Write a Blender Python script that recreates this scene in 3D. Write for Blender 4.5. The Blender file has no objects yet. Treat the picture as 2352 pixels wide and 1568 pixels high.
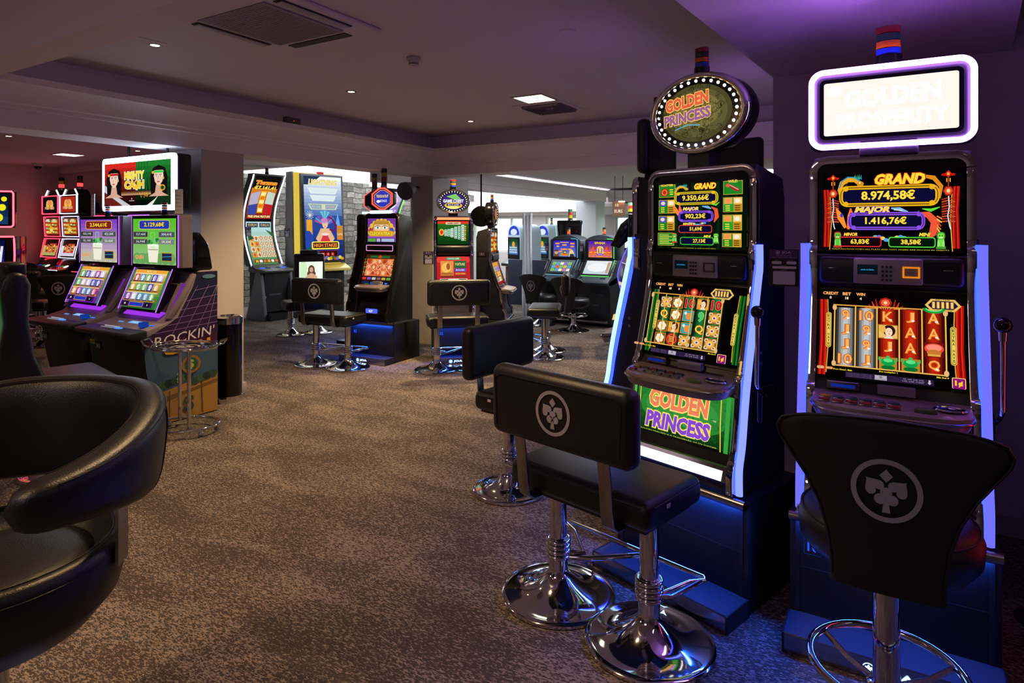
import bpy, bmesh, math, random
from mathutils import Vector, Matrix
random.seed(7)
R = math.radians
PI = math.pi
sc = bpy.context.scene
COL = sc.collection

# ------------------------------------------------------------------ camera, world, exposure
CAM_Z = 1.55
PSI = R(30.8)
cam_d = bpy.data.cameras.new('camera')
cam = bpy.data.objects.new('camera', cam_d)
COL.objects.link(cam)
cam.location = (0, 0, CAM_Z)
cam.rotation_euler = (R(90), 0, PSI)
cam_d.sensor_width = 36.0
cam_d.lens = 1450 / 2352 * 36
cam_d.shift_y = -(784 - 525) / 2352
cam_d.clip_start = 0.05
cam_d.clip_end = 200
sc.camera = cam
sc.view_settings.view_transform = 'Standard'
sc.view_settings.look = 'None'
sc.view_settings.exposure = 0.0
sc.view_settings.gamma = 1.0
sc.view_settings.use_curve_mapping = False
sc.cycles.max_bounces = 8
sc.cycles.diffuse_bounces = 4
sc.cycles.glossy_bounces = 4
sc.cycles.sample_clamp_indirect = 6

w = bpy.data.worlds.new('sky')
sc.world = w
w.use_nodes = True
w.node_tree.nodes['Background'].inputs[0].default_value = (0.86, 0.95, 1.0, 1)
w.node_tree.nodes['Background'].inputs[1].default_value = 5.0


def area_light(name, loc, rot, sx, sy, power, color, parent=None, spread=180):
    d = bpy.data.lights.new(name, 'AREA')
    d.shape = 'RECTANGLE'
    d.size, d.size_y = sx, sy
    d.energy = power
    d.color = color
    d.spread = R(spread)
    o = bpy.data.objects.new(name, d)
    COL.objects.link(o)
    o.location = loc
    o.rotation_euler = rot
    if parent: o.parent = parent
    return o


def spot_light(name, loc, power, color, angle=110, parent=None, blend=0.8, size=0.03):
    d = bpy.data.lights.new(name, 'SPOT')
    d.energy = power
    d.color = color
    d.spot_size = R(angle)
    d.spot_blend = blend
    d.shadow_soft_size = size
    o = bpy.data.objects.new(name, d)
    COL.objects.link(o)
    o.location = loc
    if parent: o.parent = parent
    return o


# ------------------------------------------------------------------ materials
def srgb(h):
    h = h.lstrip('#')
    out = []
    for i in (0, 2, 4):
        c = int(h[i:i + 2], 16) / 255
        out.append(c / 12.92 if c <= 0.04045 else ((c + 0.055) / 1.055) ** 2.4)
    return (*out, 1.0)


_m = {}


def mat(name, color='808080', rough=0.5, metal=0.0, spec=0.5, bump=None, coat=0.0, trans=0.0, alpha=1.0):
    if name in _m: return _m[name]
    m = bpy.data.materials.new(name)
    m.use_nodes = True
    nt = m.node_tree
    b = nt.nodes['Principled BSDF']
    b.inputs['Base Color'].default_value = srgb(color) if isinstance(color, str) else (*color, 1)
    b.inputs['Roughness'].default_value = rough
    b.inputs['Metallic'].default_value = metal
    b.inputs['Specular IOR Level'].default_value = spec
    b.inputs['Coat Weight'].default_value = coat
    b.inputs['Transmission Weight'].default_value = trans
    b.inputs['Alpha'].default_value = alpha
    if bump:
        sc_, st = bump
        tc = nt.nodes.new('ShaderNodeTexCoord')
        n = nt.nodes.new('ShaderNodeTexNoise')
        n.inputs['Scale'].default_value = sc_
        n.inputs['Detail'].default_value = 5
        bp = nt.nodes.new('ShaderNodeBump')
        bp.inputs['Strength'].default_value = st
        bp.inputs['Distance'].default_value = 0.003
        nt.links.new(tc.outputs['Object'], n.inputs['Vector'])
        nt.links.new(n.outputs['Fac'], bp.inputs['Height'])
        nt.links.new(bp.outputs['Normal'], b.inputs['Normal'])
    _m[name] = m
    return m


def em(color, s=1.0):
    key = 'glow_%s_%.2f' % (color if isinstance(color, str) else '_'.join('%.2f' % c for c in color), s)
    if key in _m: return _m[key]
    m = bpy.data.materials.new(key)
    m.use_nodes = True
    nt = m.node_tree
    nt.nodes.clear()
    e = nt.nodes.new('ShaderNodeEmission')
    o = nt.nodes.new('ShaderNodeOutputMaterial')
    e.inputs[0].default_value = srgb(color) if isinstance(color, str) else (*color, 1)
    e.inputs[1].default_value = s
    nt.links.new(e.outputs[0], o.inputs[0])
    _m[key] = m
    return m


def paint(color):
    return mat('print_' + color, color, 0.45)


BLACK = mat('black_plastic', '141416', 0.38, bump=(300, 0.08))
BLACKG = mat('gloss_black', '0a0a0c', 0.12)
CAB = mat('black_cabinet_steel', '101014', 0.45, bump=(500, 0.1))
GREYP = mat('dark_grey_plastic', '2c2d31', 0.4)
MGREY = mat('mid_grey_plastic', '55575c', 0.42)
BLUEG = mat('blue_grey_plastic', '3c454e', 0.4)
CHROME = mat('chrome', 'd8d8da', 0.06, 1.0)
CHROMEB = mat('brushed_chrome', 'a09c9a', 0.24, 1.0)
STEEL = mat('brushed_steel', '8a8480', 0.33, 1.0)
BRONZE = mat('bronze_trim', '6a5a50', 0.3, 1.0)
LEATHER = mat('black_leather', '151416', 0.36, bump=(260, 0.35), spec=0.5)
FABRIC = mat('black_upholstery', '121113', 0.62, bump=(700, 0.3))
EMBLEMG = mat('grey_embroidery', 'aaa6b0', 0.8, bump=(900, 0.5))
RUBBER = mat('black_rubber', '0d0d0e', 0.7)
WHITEPL = mat('white_plastic', 'b9b2b0', 0.5)


# ------------------------------------------------------------------ object helpers
def tag(o, label=None, cat=None, group=None, kind=None):
    if label: o['label'] = label
    if cat: o['category'] = cat
    if group: o['group'] = group
    if kind: o['kind'] = kind
    return o


def thing(name, label, cat, loc=(0, 0, 0), rot=0.0, group=None):
    o = bpy.data.objects.new(name, None)
    COL.objects.link(o)
    o.empty_display_size = 0.1
    o.location = loc
    o.rotation_euler = (0, 0, R(rot))
    return tag(o, label, cat, group)


def copy_tree(o, parent=None):
    c = o.copy()
    COL.objects.link(c)
    c.parent = parent
    for ch in [x for x in o.children]:
        copy_tree(ch, c)
    return c


class MB:
    def __init__(self):
        self.v = []
        self.f = []
        self.s = []          # smooth flags are set by angle

    def add(self, vs, fs):
        b = len(self.v)
        self.v += [tuple(p) for p in vs]
        self.f += [tuple(i + b for i in f) for f in fs]
        return self

    def box(self, x0, y0, z0, x1, y1, z1):
        return self.add([(x0, y0, z0), (x1, y0, z0), (x1, y1, z0), (x0, y1, z0), (x0, y0, z1), (x1, y0, z1), (x1, y1, z1), (x0, y1, z1)],
                        [(0, 3, 2, 1), (4, 5, 6, 7), (0, 1, 5, 4), (1, 2, 6, 5), (2, 3, 7, 6), (3, 0, 4, 7)])

    def rbox(self, x0, y0, z0, x1, y1, z1, r=0.01, seg=3, mtx=None):
        bm = bmesh.new()
        bmesh.ops.create_cube(bm, size=1)
        for v in bm.verts:
            v.co = Vector(((x0 + x1) / 2 + v.co.x * (x1 - x0), (y0 + y1) / 2 + v.co.y * (y1 - y0), (z0 + z1) / 2 + v.co.z * (z1 - z0)))
        r = min(r, 0.49 * min(abs(x1 - x0), abs(y1 - y0), abs(z1 - z0)))
        bmesh.ops.bevel(bm, geom=bm.edges[:], offset=r, segments=seg, profile=0.5, affect='EDGES')
        bm.verts.index_update()
        vs = [(mtx @ v.co) if mtx else v.co.copy() for v in bm.verts]
        fs = [tuple(v.index for v in f.verts) for f in bm.faces]
        bm.free()
        return self.add(vs, fs)

    def prism(self, pts, axis, a0, a1, bevel=0.0):
        """polygon pts extruded from a0 to a1 along axis; pts are the other two coordinates in xyz order"""
        def P(p, a):
            if axis == 'x': return (a, p[0], p[1])
            if axis == 'y': return (p[0], a, p[1])
            return (p[0], p[1], a)
        n = len(pts)
        vs = [P(p, a0) for p in pts] + [P(p, a1) for p in pts]
        fs = [tuple(range(n)), tuple(range(2 * n - 1, n - 1, -1))] + [(i, (i + 1) % n, n + (i + 1) % n, n + i) for i in range(n)]
        if bevel > 0:
            bm = bmesh.new()
            bv = [bm.verts.new(v) for v in vs]
            for f in fs: bm.faces.new([bv[i] for i in f])
            bmesh.ops.recalc_face_normals(bm, faces=bm.faces[:])
            ed = [e for e in bm.edges if len(e.link_faces) == 2 and e.calc_face_angle(0) > R(35)]
            bmesh.ops.bevel(bm, geom=ed, offset=bevel, segments=2, profile=0.5, affect='EDGES', clamp_overlap=True)
            bm.verts.index_update()
            vs = [v.co.copy() for v in bm.verts]
            fs = [tuple(v.index for v in f.verts) for f in bm.faces]
            bm.free()
        return self.add(vs, fs)

    def cyl(self, p0, p1, r, n=20, r2=None):
        p0, p1 = Vector(p0), Vector(p1)
        r2 = r if r2 is None else r2
        d = (p1 - p0).normalized()
        a = d.orthogonal().normalized()
        b = d.cross(a)
        vs = []
        for p, rr in ((p0, r), (p1, r2)):
            for i in range(n):
                t = 2 * PI * i / n
                vs.append(p + (a * math.cos(t) + b * math.sin(t)) * rr)
        fs = [(i, (i + 1) % n, n + (i + 1) % n, n + i) for i in range(n)]
        fs += [tuple(range(n - 1, -1, -1)), tuple(range(n, 2 * n))]
        return self.add(vs, fs)

    def tube(self, pts, r, n=10, closed=False, sx=1.0, sy=1.0, up=None):
        pts = [Vector(p) for p in pts]
        m = len(pts)
        vs = []
        prev = None
        for i, p in enumerate(pts):
            if closed:
                t = (pts[(i + 1) % m] - pts[i - 1]).normalized()
            else:
                t = (pts[min(i + 1, m - 1)] - pts[max(i - 1, 0)]).normalized()
            if up is not None:
                a = Vector(up) - t * Vector(up).dot(t)
                a.normalize()
            elif prev is None:
                a = t.orthogonal().normalized()
            else:
                a = prev - t * prev.dot(t)
                a.normalize()
            prev = a
            b = t.cross(a)
            for k in range(n):
                th = 2 * PI * (k + 0.5) / n
                vs.append(p + a * math.cos(th) * r * sx + b * math.sin(th) * r * sy)
        fs = []
        for i in range(m if closed else m - 1):
            j = (i + 1) % m
            for k in range(n):
                k2 = (k + 1) % n
                fs.append((i * n + k, i * n + k2, j * n + k2, j * n + k))
        if not closed:
            fs += [tuple(range(n - 1, -1, -1)), tuple(range((m - 1) * n, m * n))]
        return self.add(vs, fs)

    def ribbon(self, pts, w, t, wide=(1, 0, 0)):
        """rectangular section w (along wide) by t swept along pts"""
        pts = [Vector(p) for p in pts]
        wd = Vector(wide).normalized()
        m = len(pts)
        vs = []
        for i, p in enumerate(pts):
            tg = (pts[min(i + 1, m - 1)] - pts[max(i - 1, 0)]).normalized()
            nn = tg.cross(wd).normalized()
            for a, b in ((-1, -1), (1, -1), (1, 1), (-1, 1)):
                vs.append(p + wd * a * w / 2 + nn * b * t / 2)
        fs = [(0, 1, 2, 3), tuple(range(4 * m - 1, 4 * m - 5, -1))]
        for i in range(m - 1):
            for k in range(4):
                fs.append((i * 4 + k, i * 4 + (k + 1) % 4, i * 4 + 4 + (k + 1) % 4, i * 4 + 4 + k))
        return self.add(vs, fs)

    def lathe(self, prof, n=48, c=(0, 0, 0)):
        vs = []
        for r, z in prof:
            for i in range(n):
                t = 2 * PI * i / n
                vs.append((c[0] + r * math.cos(t), c[1] + r * math.sin(t), c[2] + z))
        fs = []
        for j in range(len(prof) - 1):
            for i in range(n):
                fs.append((j * n + i, j * n + (i + 1) % n, (j + 1) * n + (i + 1) % n, (j + 1) * n + i))
        if prof[0][0] > 1e-4: fs.append(tuple(range(n - 1, -1, -1)))
        if prof[-1][0] > 1e-4: fs.append(tuple(range((len(prof) - 1) * n, len(prof) * n)))
        return self.add(vs, fs)

    def ball(self, c, r, sx=1, sy=1, sz=1, n=20, m=12):
        prof = [(max(1e-5, r * math.sin(PI * j / m)), -r * math.cos(PI * j / m)) for j in range(m + 1)]
        b = len(self.v)
        self.lathe(prof, n, (0, 0, 0))
        for i in range(b, len(self.v)):
            x, y, z = self.v[i]
            self.v[i] = (c[0] + x * sx, c[1] + y * sy, c[2] + z * sz)
        return self

    def ring(self, c, R_, r, n=40, m=10, axis='z', ex=1.0):
        pts = []
        for i in range(n):
            t = 2 * PI * i / n
            x, y = R_ * math.cos(t) * ex, R_ * math.sin(t)
            if axis == 'z': pts.append((c[0] + x, c[1] + y, c[2]))
            else: pts.append((c[0] + x, c[1], c[2] + y))
        return self.tube(pts, r, m, True)

    def xf(self, mtx, start=0):
        for i in range(start, len(self.v)):
            self.v[i] = tuple(mtx @ Vector(self.v[i]))
        return self

    def build(self, name, m, parent=None, ang=38, flat=False, bevel=0.0):
        me = bpy.data.meshes.new(name)
        me.from_pydata([tuple(v) for v in self.v], [], self.f)
        bm = bmesh.new()
        bm.from_mesh(me)
        bmesh.ops.remove_doubles(bm, verts=bm.verts[:], dist=1e-6)
        bmesh.ops.recalc_face_normals(bm, faces=bm.faces[:])
        if bevel > 0:
            ed = [e for e in bm.edges if len(e.link_faces) == 2 and e.calc_face_angle(0) > R(40)]
            bmesh.ops.bevel(bm, geom=ed, offset=bevel, segments=2, profile=0.5, affect='EDGES', clamp_overlap=True)
        bm.to_mesh(me)
        bm.free()
        if not flat:
            me.polygons.foreach_set('use_smooth', [True] * len(me.polygons))
            me.set_sharp_from_angle(angle=R(ang))
        me.materials.append(m)
        o = bpy.data.objects.new(name, me)
        COL.objects.link(o)
        if parent: o.parent = parent
        return o


# ------------------------------------------------------------------ flat artwork: screens, prints, lettering (one mesh per panel)
_tc = {}


def text_mesh(s, offset=0.0, shear=0.0, res=2, spacing=1.0):
    key = (s, round(offset, 3), shear, res, spacing)
    if key in _tc: return _tc[key]
    cu = bpy.data.curves.new('t', 'FONT')
    cu.body = s
    cu.size = 1.0
    cu.offset = offset
    cu.shear = shear
    cu.resolution_u = res
    cu.space_character = spacing
    cu.align_x = 'CENTER'
    cu.align_y = 'CENTER'
    o = bpy.data.objects.new('t', cu)
    COL.objects.link(o)
    dg = bpy.context.evaluated_depsgraph_get()
    me = bpy.data.meshes.new_from_object(o.evaluated_get(dg))
    vs = [(v.co.x, v.co.y) for v in me.vertices]
    fs = [tuple(p.vertices) for p in me.polygons]
    bpy.data.objects.remove(o)
    bpy.data.curves.remove(cu)
    bpy.data.meshes.remove(me)
    if vs:
        x0, x1 = min(v[0] for v in vs), max(v[0] for v in vs)
        y0, y1 = min(v[1] for v in vs), max(v[1] for v in vs)
        cx, cy = (x0 + x1) / 2, (y0 + y1) / 2
        vs = [(x - cx, y - cy) for x, y in vs]
        dim = (x1 - x0, y1 - y0)
    else:
        dim = (1, 1)
    _tc[key] = (vs, fs, dim)
    return _tc[key]


def lerp(a, b, t): return a + (b - a) * t


def mix_hex(a, b, t):
    return ''.join('%02x' % int(lerp(int(a[i:i + 2], 16), int(b[i:i + 2], 16), t)) for i in (0, 2, 4))


class Art:
    def __init__(self, W, H, s=1.0, lit=True):
        self.W, self.H, self.s, self.lit = W, H, s, lit
        self.items = []

    def _m(self, c, k=1.0):
        if not isinstance(c, str): return c
        return em(c, self.s * k) if self.lit else paint(c)

    def poly(self, pts, c, k=1.0):
        self.items.append((list(pts), [tuple(range(len(pts)))], self._m(c, k)))
        return self

    def rect(self, x, y, w_, h, c, k=1.0):
        return self.poly([(x, y), (x + w_, y), (x + w_, y + h), (x, y + h)], c, k)

    def rrect(self, x, y, w_, h, r, c, k=1.0, n=4):
        pts = []
        for cx, cy, a in ((x + w_ - r, y + r, -90), (x + w_ - r, y + h - r, 0), (x + r, y + h - r, 90), (x + r, y + r, 180)):
            for i in range(n + 1):
                t = R(a + 90 * i / n)
                pts.append((cx + r * math.cos(t), cy + r * math.sin(t)))
        return self.poly(pts, c, k)

    def ell(self, cx, cy, rx, ry, c, k=1.0, n=20, a0=0, a1=360):
        pts = [(cx + rx * math.cos(R(lerp(a0, a1, i / n))), cy + ry * math.sin(R(lerp(a0, a1, i / n)))) for i in range(n if a1 - a0 >= 360 else n + 1)]
        return self.poly(pts, c, k)

    def band(self, pts, wd, c, k=1.0):
        """polyline of width wd"""
        vs = []
        for i, p in enumerate(pts):
            q0, q1 = pts[max(i - 1, 0)], pts[min(i + 1, len(pts) - 1)]
            dx, dy = q1[0] - q0[0], q1[1] - q0[1]
            L = math.hypot(dx, dy) or 1
            ww = wd[i] if isinstance(wd, (list, tuple)) else wd
            vs += [(p[0] - dy / L * ww / 2, p[1] + dx / L * ww / 2), (p[0] + dy / L * ww / 2, p[1] - dx / L * ww / 2)]
        fs = [(2 * i, 2 * i + 1, 2 * i + 3, 2 * i + 2) for i in range(len(pts) - 1)]
        self.items.append((vs, fs, self._m(c, k)))
        return self

    def arc(self, cx, cy, rx, ry, a0, a1, wd, c, k=1.0, n=14):
        return self.band([(cx + rx * math.cos(R(lerp(a0, a1, i / n))), cy + ry * math.sin(R(lerp(a0, a1, i / n)))) for i in range(n + 1)], wd, c, k)

    def frame(self, x, y, w_, h, t, c, k=1.0):
        vs = [(x, y), (x + w_, y), (x + w_, y + h), (x, y + h), (x + t, y + t), (x + w_ - t, y + t), (x + w_ - t, y + h - t), (x + t, y + h - t)]
        self.items.append((vs, [(0, 1, 5, 4), (1, 2, 6, 5), (2, 3, 7, 6), (3, 0, 4, 7)], self._m(c, k)))
        return self

    def grad(self, x, y, w_, h, c0, c1, n=8, k=1.0, horiz=False):
        for i in range(n):
            c = mix_hex(c0, c1, i / max(1, n - 1))
            if horiz: self.rect(x + w_ * i / n, y, w_ / n, h, c, k)
            else: self.rect(x, y + h * i / n, w_, h / n, c, k)
            self.items[-1] = self.items[-1] + (True,) if i else self.items[-1]
        return self

    def text(self, s, cx, cy, h, c, wid=None, out=None, ow=0.03, rot=0, shear=0.0, bold=0.012, k=1.0, res=2):
        vs, fs, dim = text_mesh(s, bold, shear, res)
        # h = cap height of the whole string's box
        sy = h / dim[1]
        sx = sy if wid is None else wid / dim[0]
        ca, sa = math.cos(R(rot)), math.sin(R(rot))
        if out:
            outs = out if isinstance(out, list) else [out]
            for j, oc in enumerate(outs):
                v2, f2, _ = text_mesh(s, bold + ow * (len(outs) - j), shear, res)
                self.items.append(([(cx + (x * sx) * ca - (y * sy) * sa, cy + (x * sx) * sa + (y * sy) * ca) for x, y in v2], f2, self._m(oc, k)))
        self.items.append(([(cx + (x * sx) * ca - (y * sy) * sa, cy + (x * sx) * sa + (y * sy) * ca) for x, y in vs], fs, self._m(c, k)))
        return self

    def stack(self, s, cx, cy, h, step, c, **kw):
        n = len(s)
        for i, ch in enumerate(s):
            if ch != ' ': self.text(ch, cx, cy + ((n - 1) / 2 - i) * step, h, c, **kw)
        return self

    def build(self, name, parent, fmap, e=0.0003, cuts=None):
        """fmap(u, v, off) -> Vector with u, v in 0..1"""
        V, F, MI, mats = [], [], [], []
        layer = 0
        for it in self.items:
            vs, fs, m = it[0], it[1], it[2]
            if len(it) < 4: layer += 1
            if cuts:
                bm = bmesh.new()
                bv = [bm.verts.new((x, y, 0)) for x, y in vs]
                for f in fs:
                    try: bm.faces.new([bv[i] for i in f])
                    except ValueError: pass
                for cv in cuts:
                    bmesh.ops.bisect_plane(bm, geom=bm.verts[:] + bm.edges[:] + bm.faces[:], plane_co=(0, cv * self.H, 0), plane_no=(0, 1, 0))
                bm.verts.index_update()
                vs = [(v.co.x, v.co.y) for v in bm.verts]
                fs = [tuple(v.index for v in f.verts) for f in bm.faces]
                bm.free()
            if m not in mats: mats.append(m)
            mi = mats.index(m)
            b = len(V)
            V += [tuple(fmap(min(max(x / self.W, 0), 1), min(max(y / self.H, 0), 1), layer * e)) for x, y in vs]
            F += [tuple(i + b for i in f) for f in fs]
            MI += [mi] * len(fs)
        me = bpy.data.meshes.new(name)
        me.from_pydata(V, [], F)
        for m in mats: me.materials.append(m)
        me.polygons.foreach_set('material_index', MI)
        o = bpy.data.objects.new(name, me)
        COL.objects.link(o)
        if parent: o.parent = parent
        return o


def plane_map(o, ux, vy):
    """o: lower-left corner, ux and vy: full edge vectors"""
    o, ux, vy = Vector(o), Vector(ux), Vector(vy)
    n = ux.cross(vy).normalized()
    return lambda u, v, off: o + ux * u + vy * v + n * off


def front(x0, x1, a, b):
    """panel across local x from x0 to x1 whose bottom is at (y,z)=a and top at (y,z)=b, facing -y"""
    return plane_map((x0, a[0], a[1]), (x1 - x0, 0, 0), (0, b[0] - a[0], b[1] - a[1]))


# suit emblem: ring with diamond, heart, spade and club, unit radius
def emblem_shapes():
    def blob(pts): return pts
    out = []
    n = 40
    ringv = []
    for i in range(n):
        t = 2 * PI * i / n
        ringv.append((math.cos(t), math.sin(t)))
    for i in range(n):
        t = 2 * PI * i / n
        ringv.append((0.84 * math.cos(t), 0.84 * math.sin(t)))
    out.append((ringv, [(i, (i + 1) % n, n + (i + 1) % n, n + i) for i in range(n)]))
    out.append(([(0, .68), (.19, .47), (0, .26), (-.19, .47)], [(0, 1, 2, 3)]))

    def heart(cx, cy, s, rot, flip=1):
        pts = []
        for i in range(24):
            t = 2 * PI * i / 24
            x = 16 * math.sin(t) ** 3
            y = 13 * math.cos(t) - 5 * math.cos(2 * t) - 2 * math.cos(3 * t) - math.cos(4 * t)
            pts.append((x / 17 * s, y / 17 * s))
        ca, sa = math.cos(R(rot)), math.sin(R(rot))
        return [(cx + x * ca - y * sa, cy + x * sa + y * ca) for x, y in pts]
    out.append((heart(-.36, .12, .32, -140 + 180 + 180), [tuple(range(24))]))
    out.append((heart(.36, .12, .32, 140 + 180 + 180), [tuple(range(24))]))
    out.append(([(.17, -.02), (.30, .02), (.16, .10)], [(0, 1, 2)]))
    for cx, cy in ((0, -.06), (-.17, -.28), (.17, -.28)):
        c = [(cx + .17 * math.cos(2 * PI * i / 18), cy + .17 * math.sin(2 * PI * i / 18)) for i in range(18)]
        out.append((c, [tuple(range(18))]))
    out.append(([(-.05, -.25), (.05, -.25), (.12, -.70), (-.12, -.70)], [(0, 3, 2, 1)]))
    return out


def emblem(parent, fmap, r, m, name='emblem', th=0.0015):
    """fmap(x,z,off)->Vector on the carrying surface"""
    V, F = [], []
    for vs, fs in emblem_shapes():
        b = len(V)
        V += [tuple(fmap(x * r, y * r, th)) for x, y in vs]
        F += [tuple(i + b for i in f) for f in fs]
    me = bpy.data.meshes.new(name)
    me.from_pydata(V, [], F)
    me.materials.append(m)
    o = bpy.data.objects.new(name, me)
    COL.objects.link(o)
    o.parent = parent
    return o


def emblem_art(a, cx, cy, r, c, k=1.0):
    for vs, fs in emblem_shapes():
        a.items.append(([(cx + x * r, cy + y * r) for x, y in vs], fs, a._m(c, k)))


# pixel -> ground helpers (real positions from the photograph's perspective)
SP, CP = math.sin(PSI), math.cos(PSI)


def at(px, d):
    """world x,y at image column px and depth d from the camera"""
    l = (px - 1176) / 1450 * d
    return (d * -SP + l * CP, d * CP + l * SP)


def fl(px, py, z=0.0):
    return at(px, 1450 * (CAM_Z - z) / (py - 525))

# ================================================================== ROOM SHELL
WALLP = mat('wall_paint', 'bdb2b1', 0.7, bump=(120, 0.04))
CEILP = mat('ceiling_paint', 'd2c8ce', 0.75)
BEAMP = mat('beam_paint', 'e6dcde', 0.6)
DARKP = mat('recess_paint', '6a6266', 0.8)


def node_mat(name):
    m = bpy.data.materials.new(name)
    m.use_nodes = True
    return m, m.node_tree, m.node_tree.nodes['Principled BSDF']


def carpet_material():
    m, nt, b = node_mat('patterned_carpet')
    N = nt.nodes.new
    L = nt.links.new
    tc = N('ShaderNodeTexCoord')
    mp = N('ShaderNodeMapping'); mp.inputs['Rotation'].default_value = (0, 0, R(-30)); mp.inputs['Scale'].default_value = (.85, 2.4, 1)
    L(tc.outputs['Object'], mp.inputs['Vector'])
    n1 = N('ShaderNodeTexNoise'); n1.inputs['Scale'].default_value = 60; n1.inputs['Detail'].default_value = 1.2; n1.inputs['Distortion'].default_value = 1.1
    L(mp.outputs[0], n1.inputs['Vector'])
    mp2 = N('ShaderNodeMapping'); mp2.inputs['Rotation'].default_value = (0, 0, R(-12)); mp2.inputs['Scale'].default_value = (0.9, 2.4, 1)
    L(tc.outputs['Object'], mp2.inputs['Vector'])
    n2 = N('ShaderNodeTexNoise'); n2.inputs['Scale'].default_value = 1.7; n2.inputs['Detail'].default_value = 2; n2.inputs['Distortion'].default_value = 0.6
    L(mp2.outputs[0], n2.inputs['Vector'])
    thr = N('ShaderNodeMapRange'); thr.inputs['From Min'].default_value = 0.32; thr.inputs['From Max'].default_value = 0.68
    thr.inputs['To Min'].default_value = 0.60; thr.inputs['To Max'].default_value = 0.465
    L(n2.outputs['Fac'], thr.inputs['Value'])
    sub = N('ShaderNodeMath'); sub.operation = 'SUBTRACT'
    L(n1.outputs['Fac'], sub.inputs[0]); L(thr.outputs[0], sub.inputs[1])
    rp = N('ShaderNodeMapRange'); rp.inputs['From Min'].default_value = -0.03; rp.inputs['From Max'].default_value = 0.05
    L(sub.outputs[0], rp.inputs['Value'])
    fine = N('ShaderNodeTexNoise'); fine.inputs['Scale'].default_value = 420; fine.inputs['Detail'].default_value = 2
    L(tc.outputs['Object'], fine.inputs['Vector'])
    fr = N('ShaderNodeMapRange'); fr.inputs['To Min'].default_value = 0.55; fr.inputs['To Max'].default_value = 1.45
    L(fine.outputs['Fac'], fr.inputs['Value'])
    mx = N('ShaderNodeMix'); mx.data_type = 'RGBA'
    mx.inputs['A'].default_value = (0.070, 0.054, 0.048, 1)
    mx.inputs['B'].default_value = (0.275, 0.218, 0.182, 1)
    L(rp.outputs[0], mx.inputs['Factor'])
    mul = N('ShaderNodeVectorMath'); mul.operation = 'SCALE'
    L(mx.outputs['Result'], mul.inputs[0]); L(fr.outputs[0], mul.inputs['Scale'])
    L(mul.outputs[0], b.inputs['Base Color'])
    b.inputs['Roughness'].default_value = 0.95
    b.inputs['Specular IOR Level'].default_value = 0.1
    ad = N('ShaderNodeMath'); ad.operation = 'MULTIPLY_ADD'; ad.inputs[1].default_value = 0.8
    L(fine.outputs['Fac'], ad.inputs[0]); L(rp.outputs[0], ad.inputs[2])
    bp = N('ShaderNodeBump'); bp.inputs['Strength'].default_value = 0.5; bp.inputs['Distance'].default_value = 0.004
    L(ad.outputs[0], bp.inputs['Height']); L(bp.outputs[0], b.inputs['Normal'])
    return m


def stone_material():
    m, nt, b = node_mat('stacked_stone')
    N = nt.nodes.new
    L = nt.links.new
    tc = N('ShaderNodeTexCoord')
    mp = N('ShaderNodeMapping'); mp.inputs['Rotation'].default_value = (R(90), 0, R(90))
    sep = N('ShaderNodeSeparateXYZ'); L(tc.outputs['Object'], sep.inputs[0])
    cmb = N('ShaderNodeCombineXYZ')
    nz = N('ShaderNodeTexNoise'); nz.inputs['Scale'].default_value = 2.2; nz.inputs['Detail'].default_value = 3
    L(tc.outputs['Object'], nz.inputs['Vector'])
    d = N('ShaderNodeMath'); d.operation = 'MULTIPLY_ADD'; d.inputs[1].default_value = 0.12
    L(nz.outputs['Fac'], d.inputs[0]); L(sep.outputs['Z'], d.inputs[2])
    L(sep.outputs['Y'], cmb.inputs[0]); L(d.outputs[0], cmb.inputs[1])
    br = N('ShaderNodeTexBrick')
    br.inputs['Scale'].default_value = 1.0
    br.inputs['Brick Width'].default_value = 0.42
    br.inputs['Row Height'].default_value = 0.13
    br.inputs['Mortar Size'].default_value = 0.010
    br.inputs['Mortar Smooth'].default_value = 0.6
    br.squash = 0.6; br.squash_frequency = 2; br.offset = 0.41
    br.inputs['Color1'].default_value = (0.05, 0.044, 0.038, 1)
    br.inputs['Color2'].default_value = (0.20, 0.172, 0.15, 1)
    br.inputs['Mortar'].default_value = (0.025, 0.022, 0.02, 1)
    L(cmb.outputs[0], br.inputs['Vector'])
    n2 = N('ShaderNodeTexNoise'); n2.inputs['Scale'].default_value = 9; n2.inputs['Detail'].default_value = 6
    L(tc.outputs['Object'], n2.inputs['Vector'])
    mr = N('ShaderNodeMapRange'); mr.inputs['To Min'].default_value = 0.45; mr.inputs['To Max'].default_value = 1.5
    L(n2.outputs['Fac'], mr.inputs['Value'])
    sc2 = N('ShaderNodeVectorMath'); sc2.operation = 'SCALE'
    L(br.outputs['Color'], sc2.inputs[0]); L(mr.outputs[0], sc2.inputs['Scale'])
    L(sc2.outputs[0], b.inputs['Base Color'])
    h = N('ShaderNodeMath'); h.operation = 'MULTIPLY_ADD'; h.inputs[1].default_value = -1.2
    L(br.outputs['Fac'], h.inputs[0]); L(n2.outputs['Fac'], h.inputs[2])
    bp = N('ShaderNodeBump'); bp.inputs['Strength'].default_value = 0.9; bp.inputs['Distance'].default_value = 0.04
    L(h.outputs[0], bp.inputs['Height']); L(bp.outputs[0], b.inputs['Normal'])
    b.inputs['Roughness'].default_value = 0.85
    return m


def struct(name, mb, m, bevel=0.0):
    o = mb.build(name, m, None, bevel=bevel)
    o['kind'] = 'structure'
    return o


X0, X1, Y0, Y1 = -12.7, 3.6, -4.0, 16.0
struct('floor', MB().box(X0 - .2, Y0 - .2, -.12, X1 + .2, Y1 + .2, 0), carpet_material())

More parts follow.
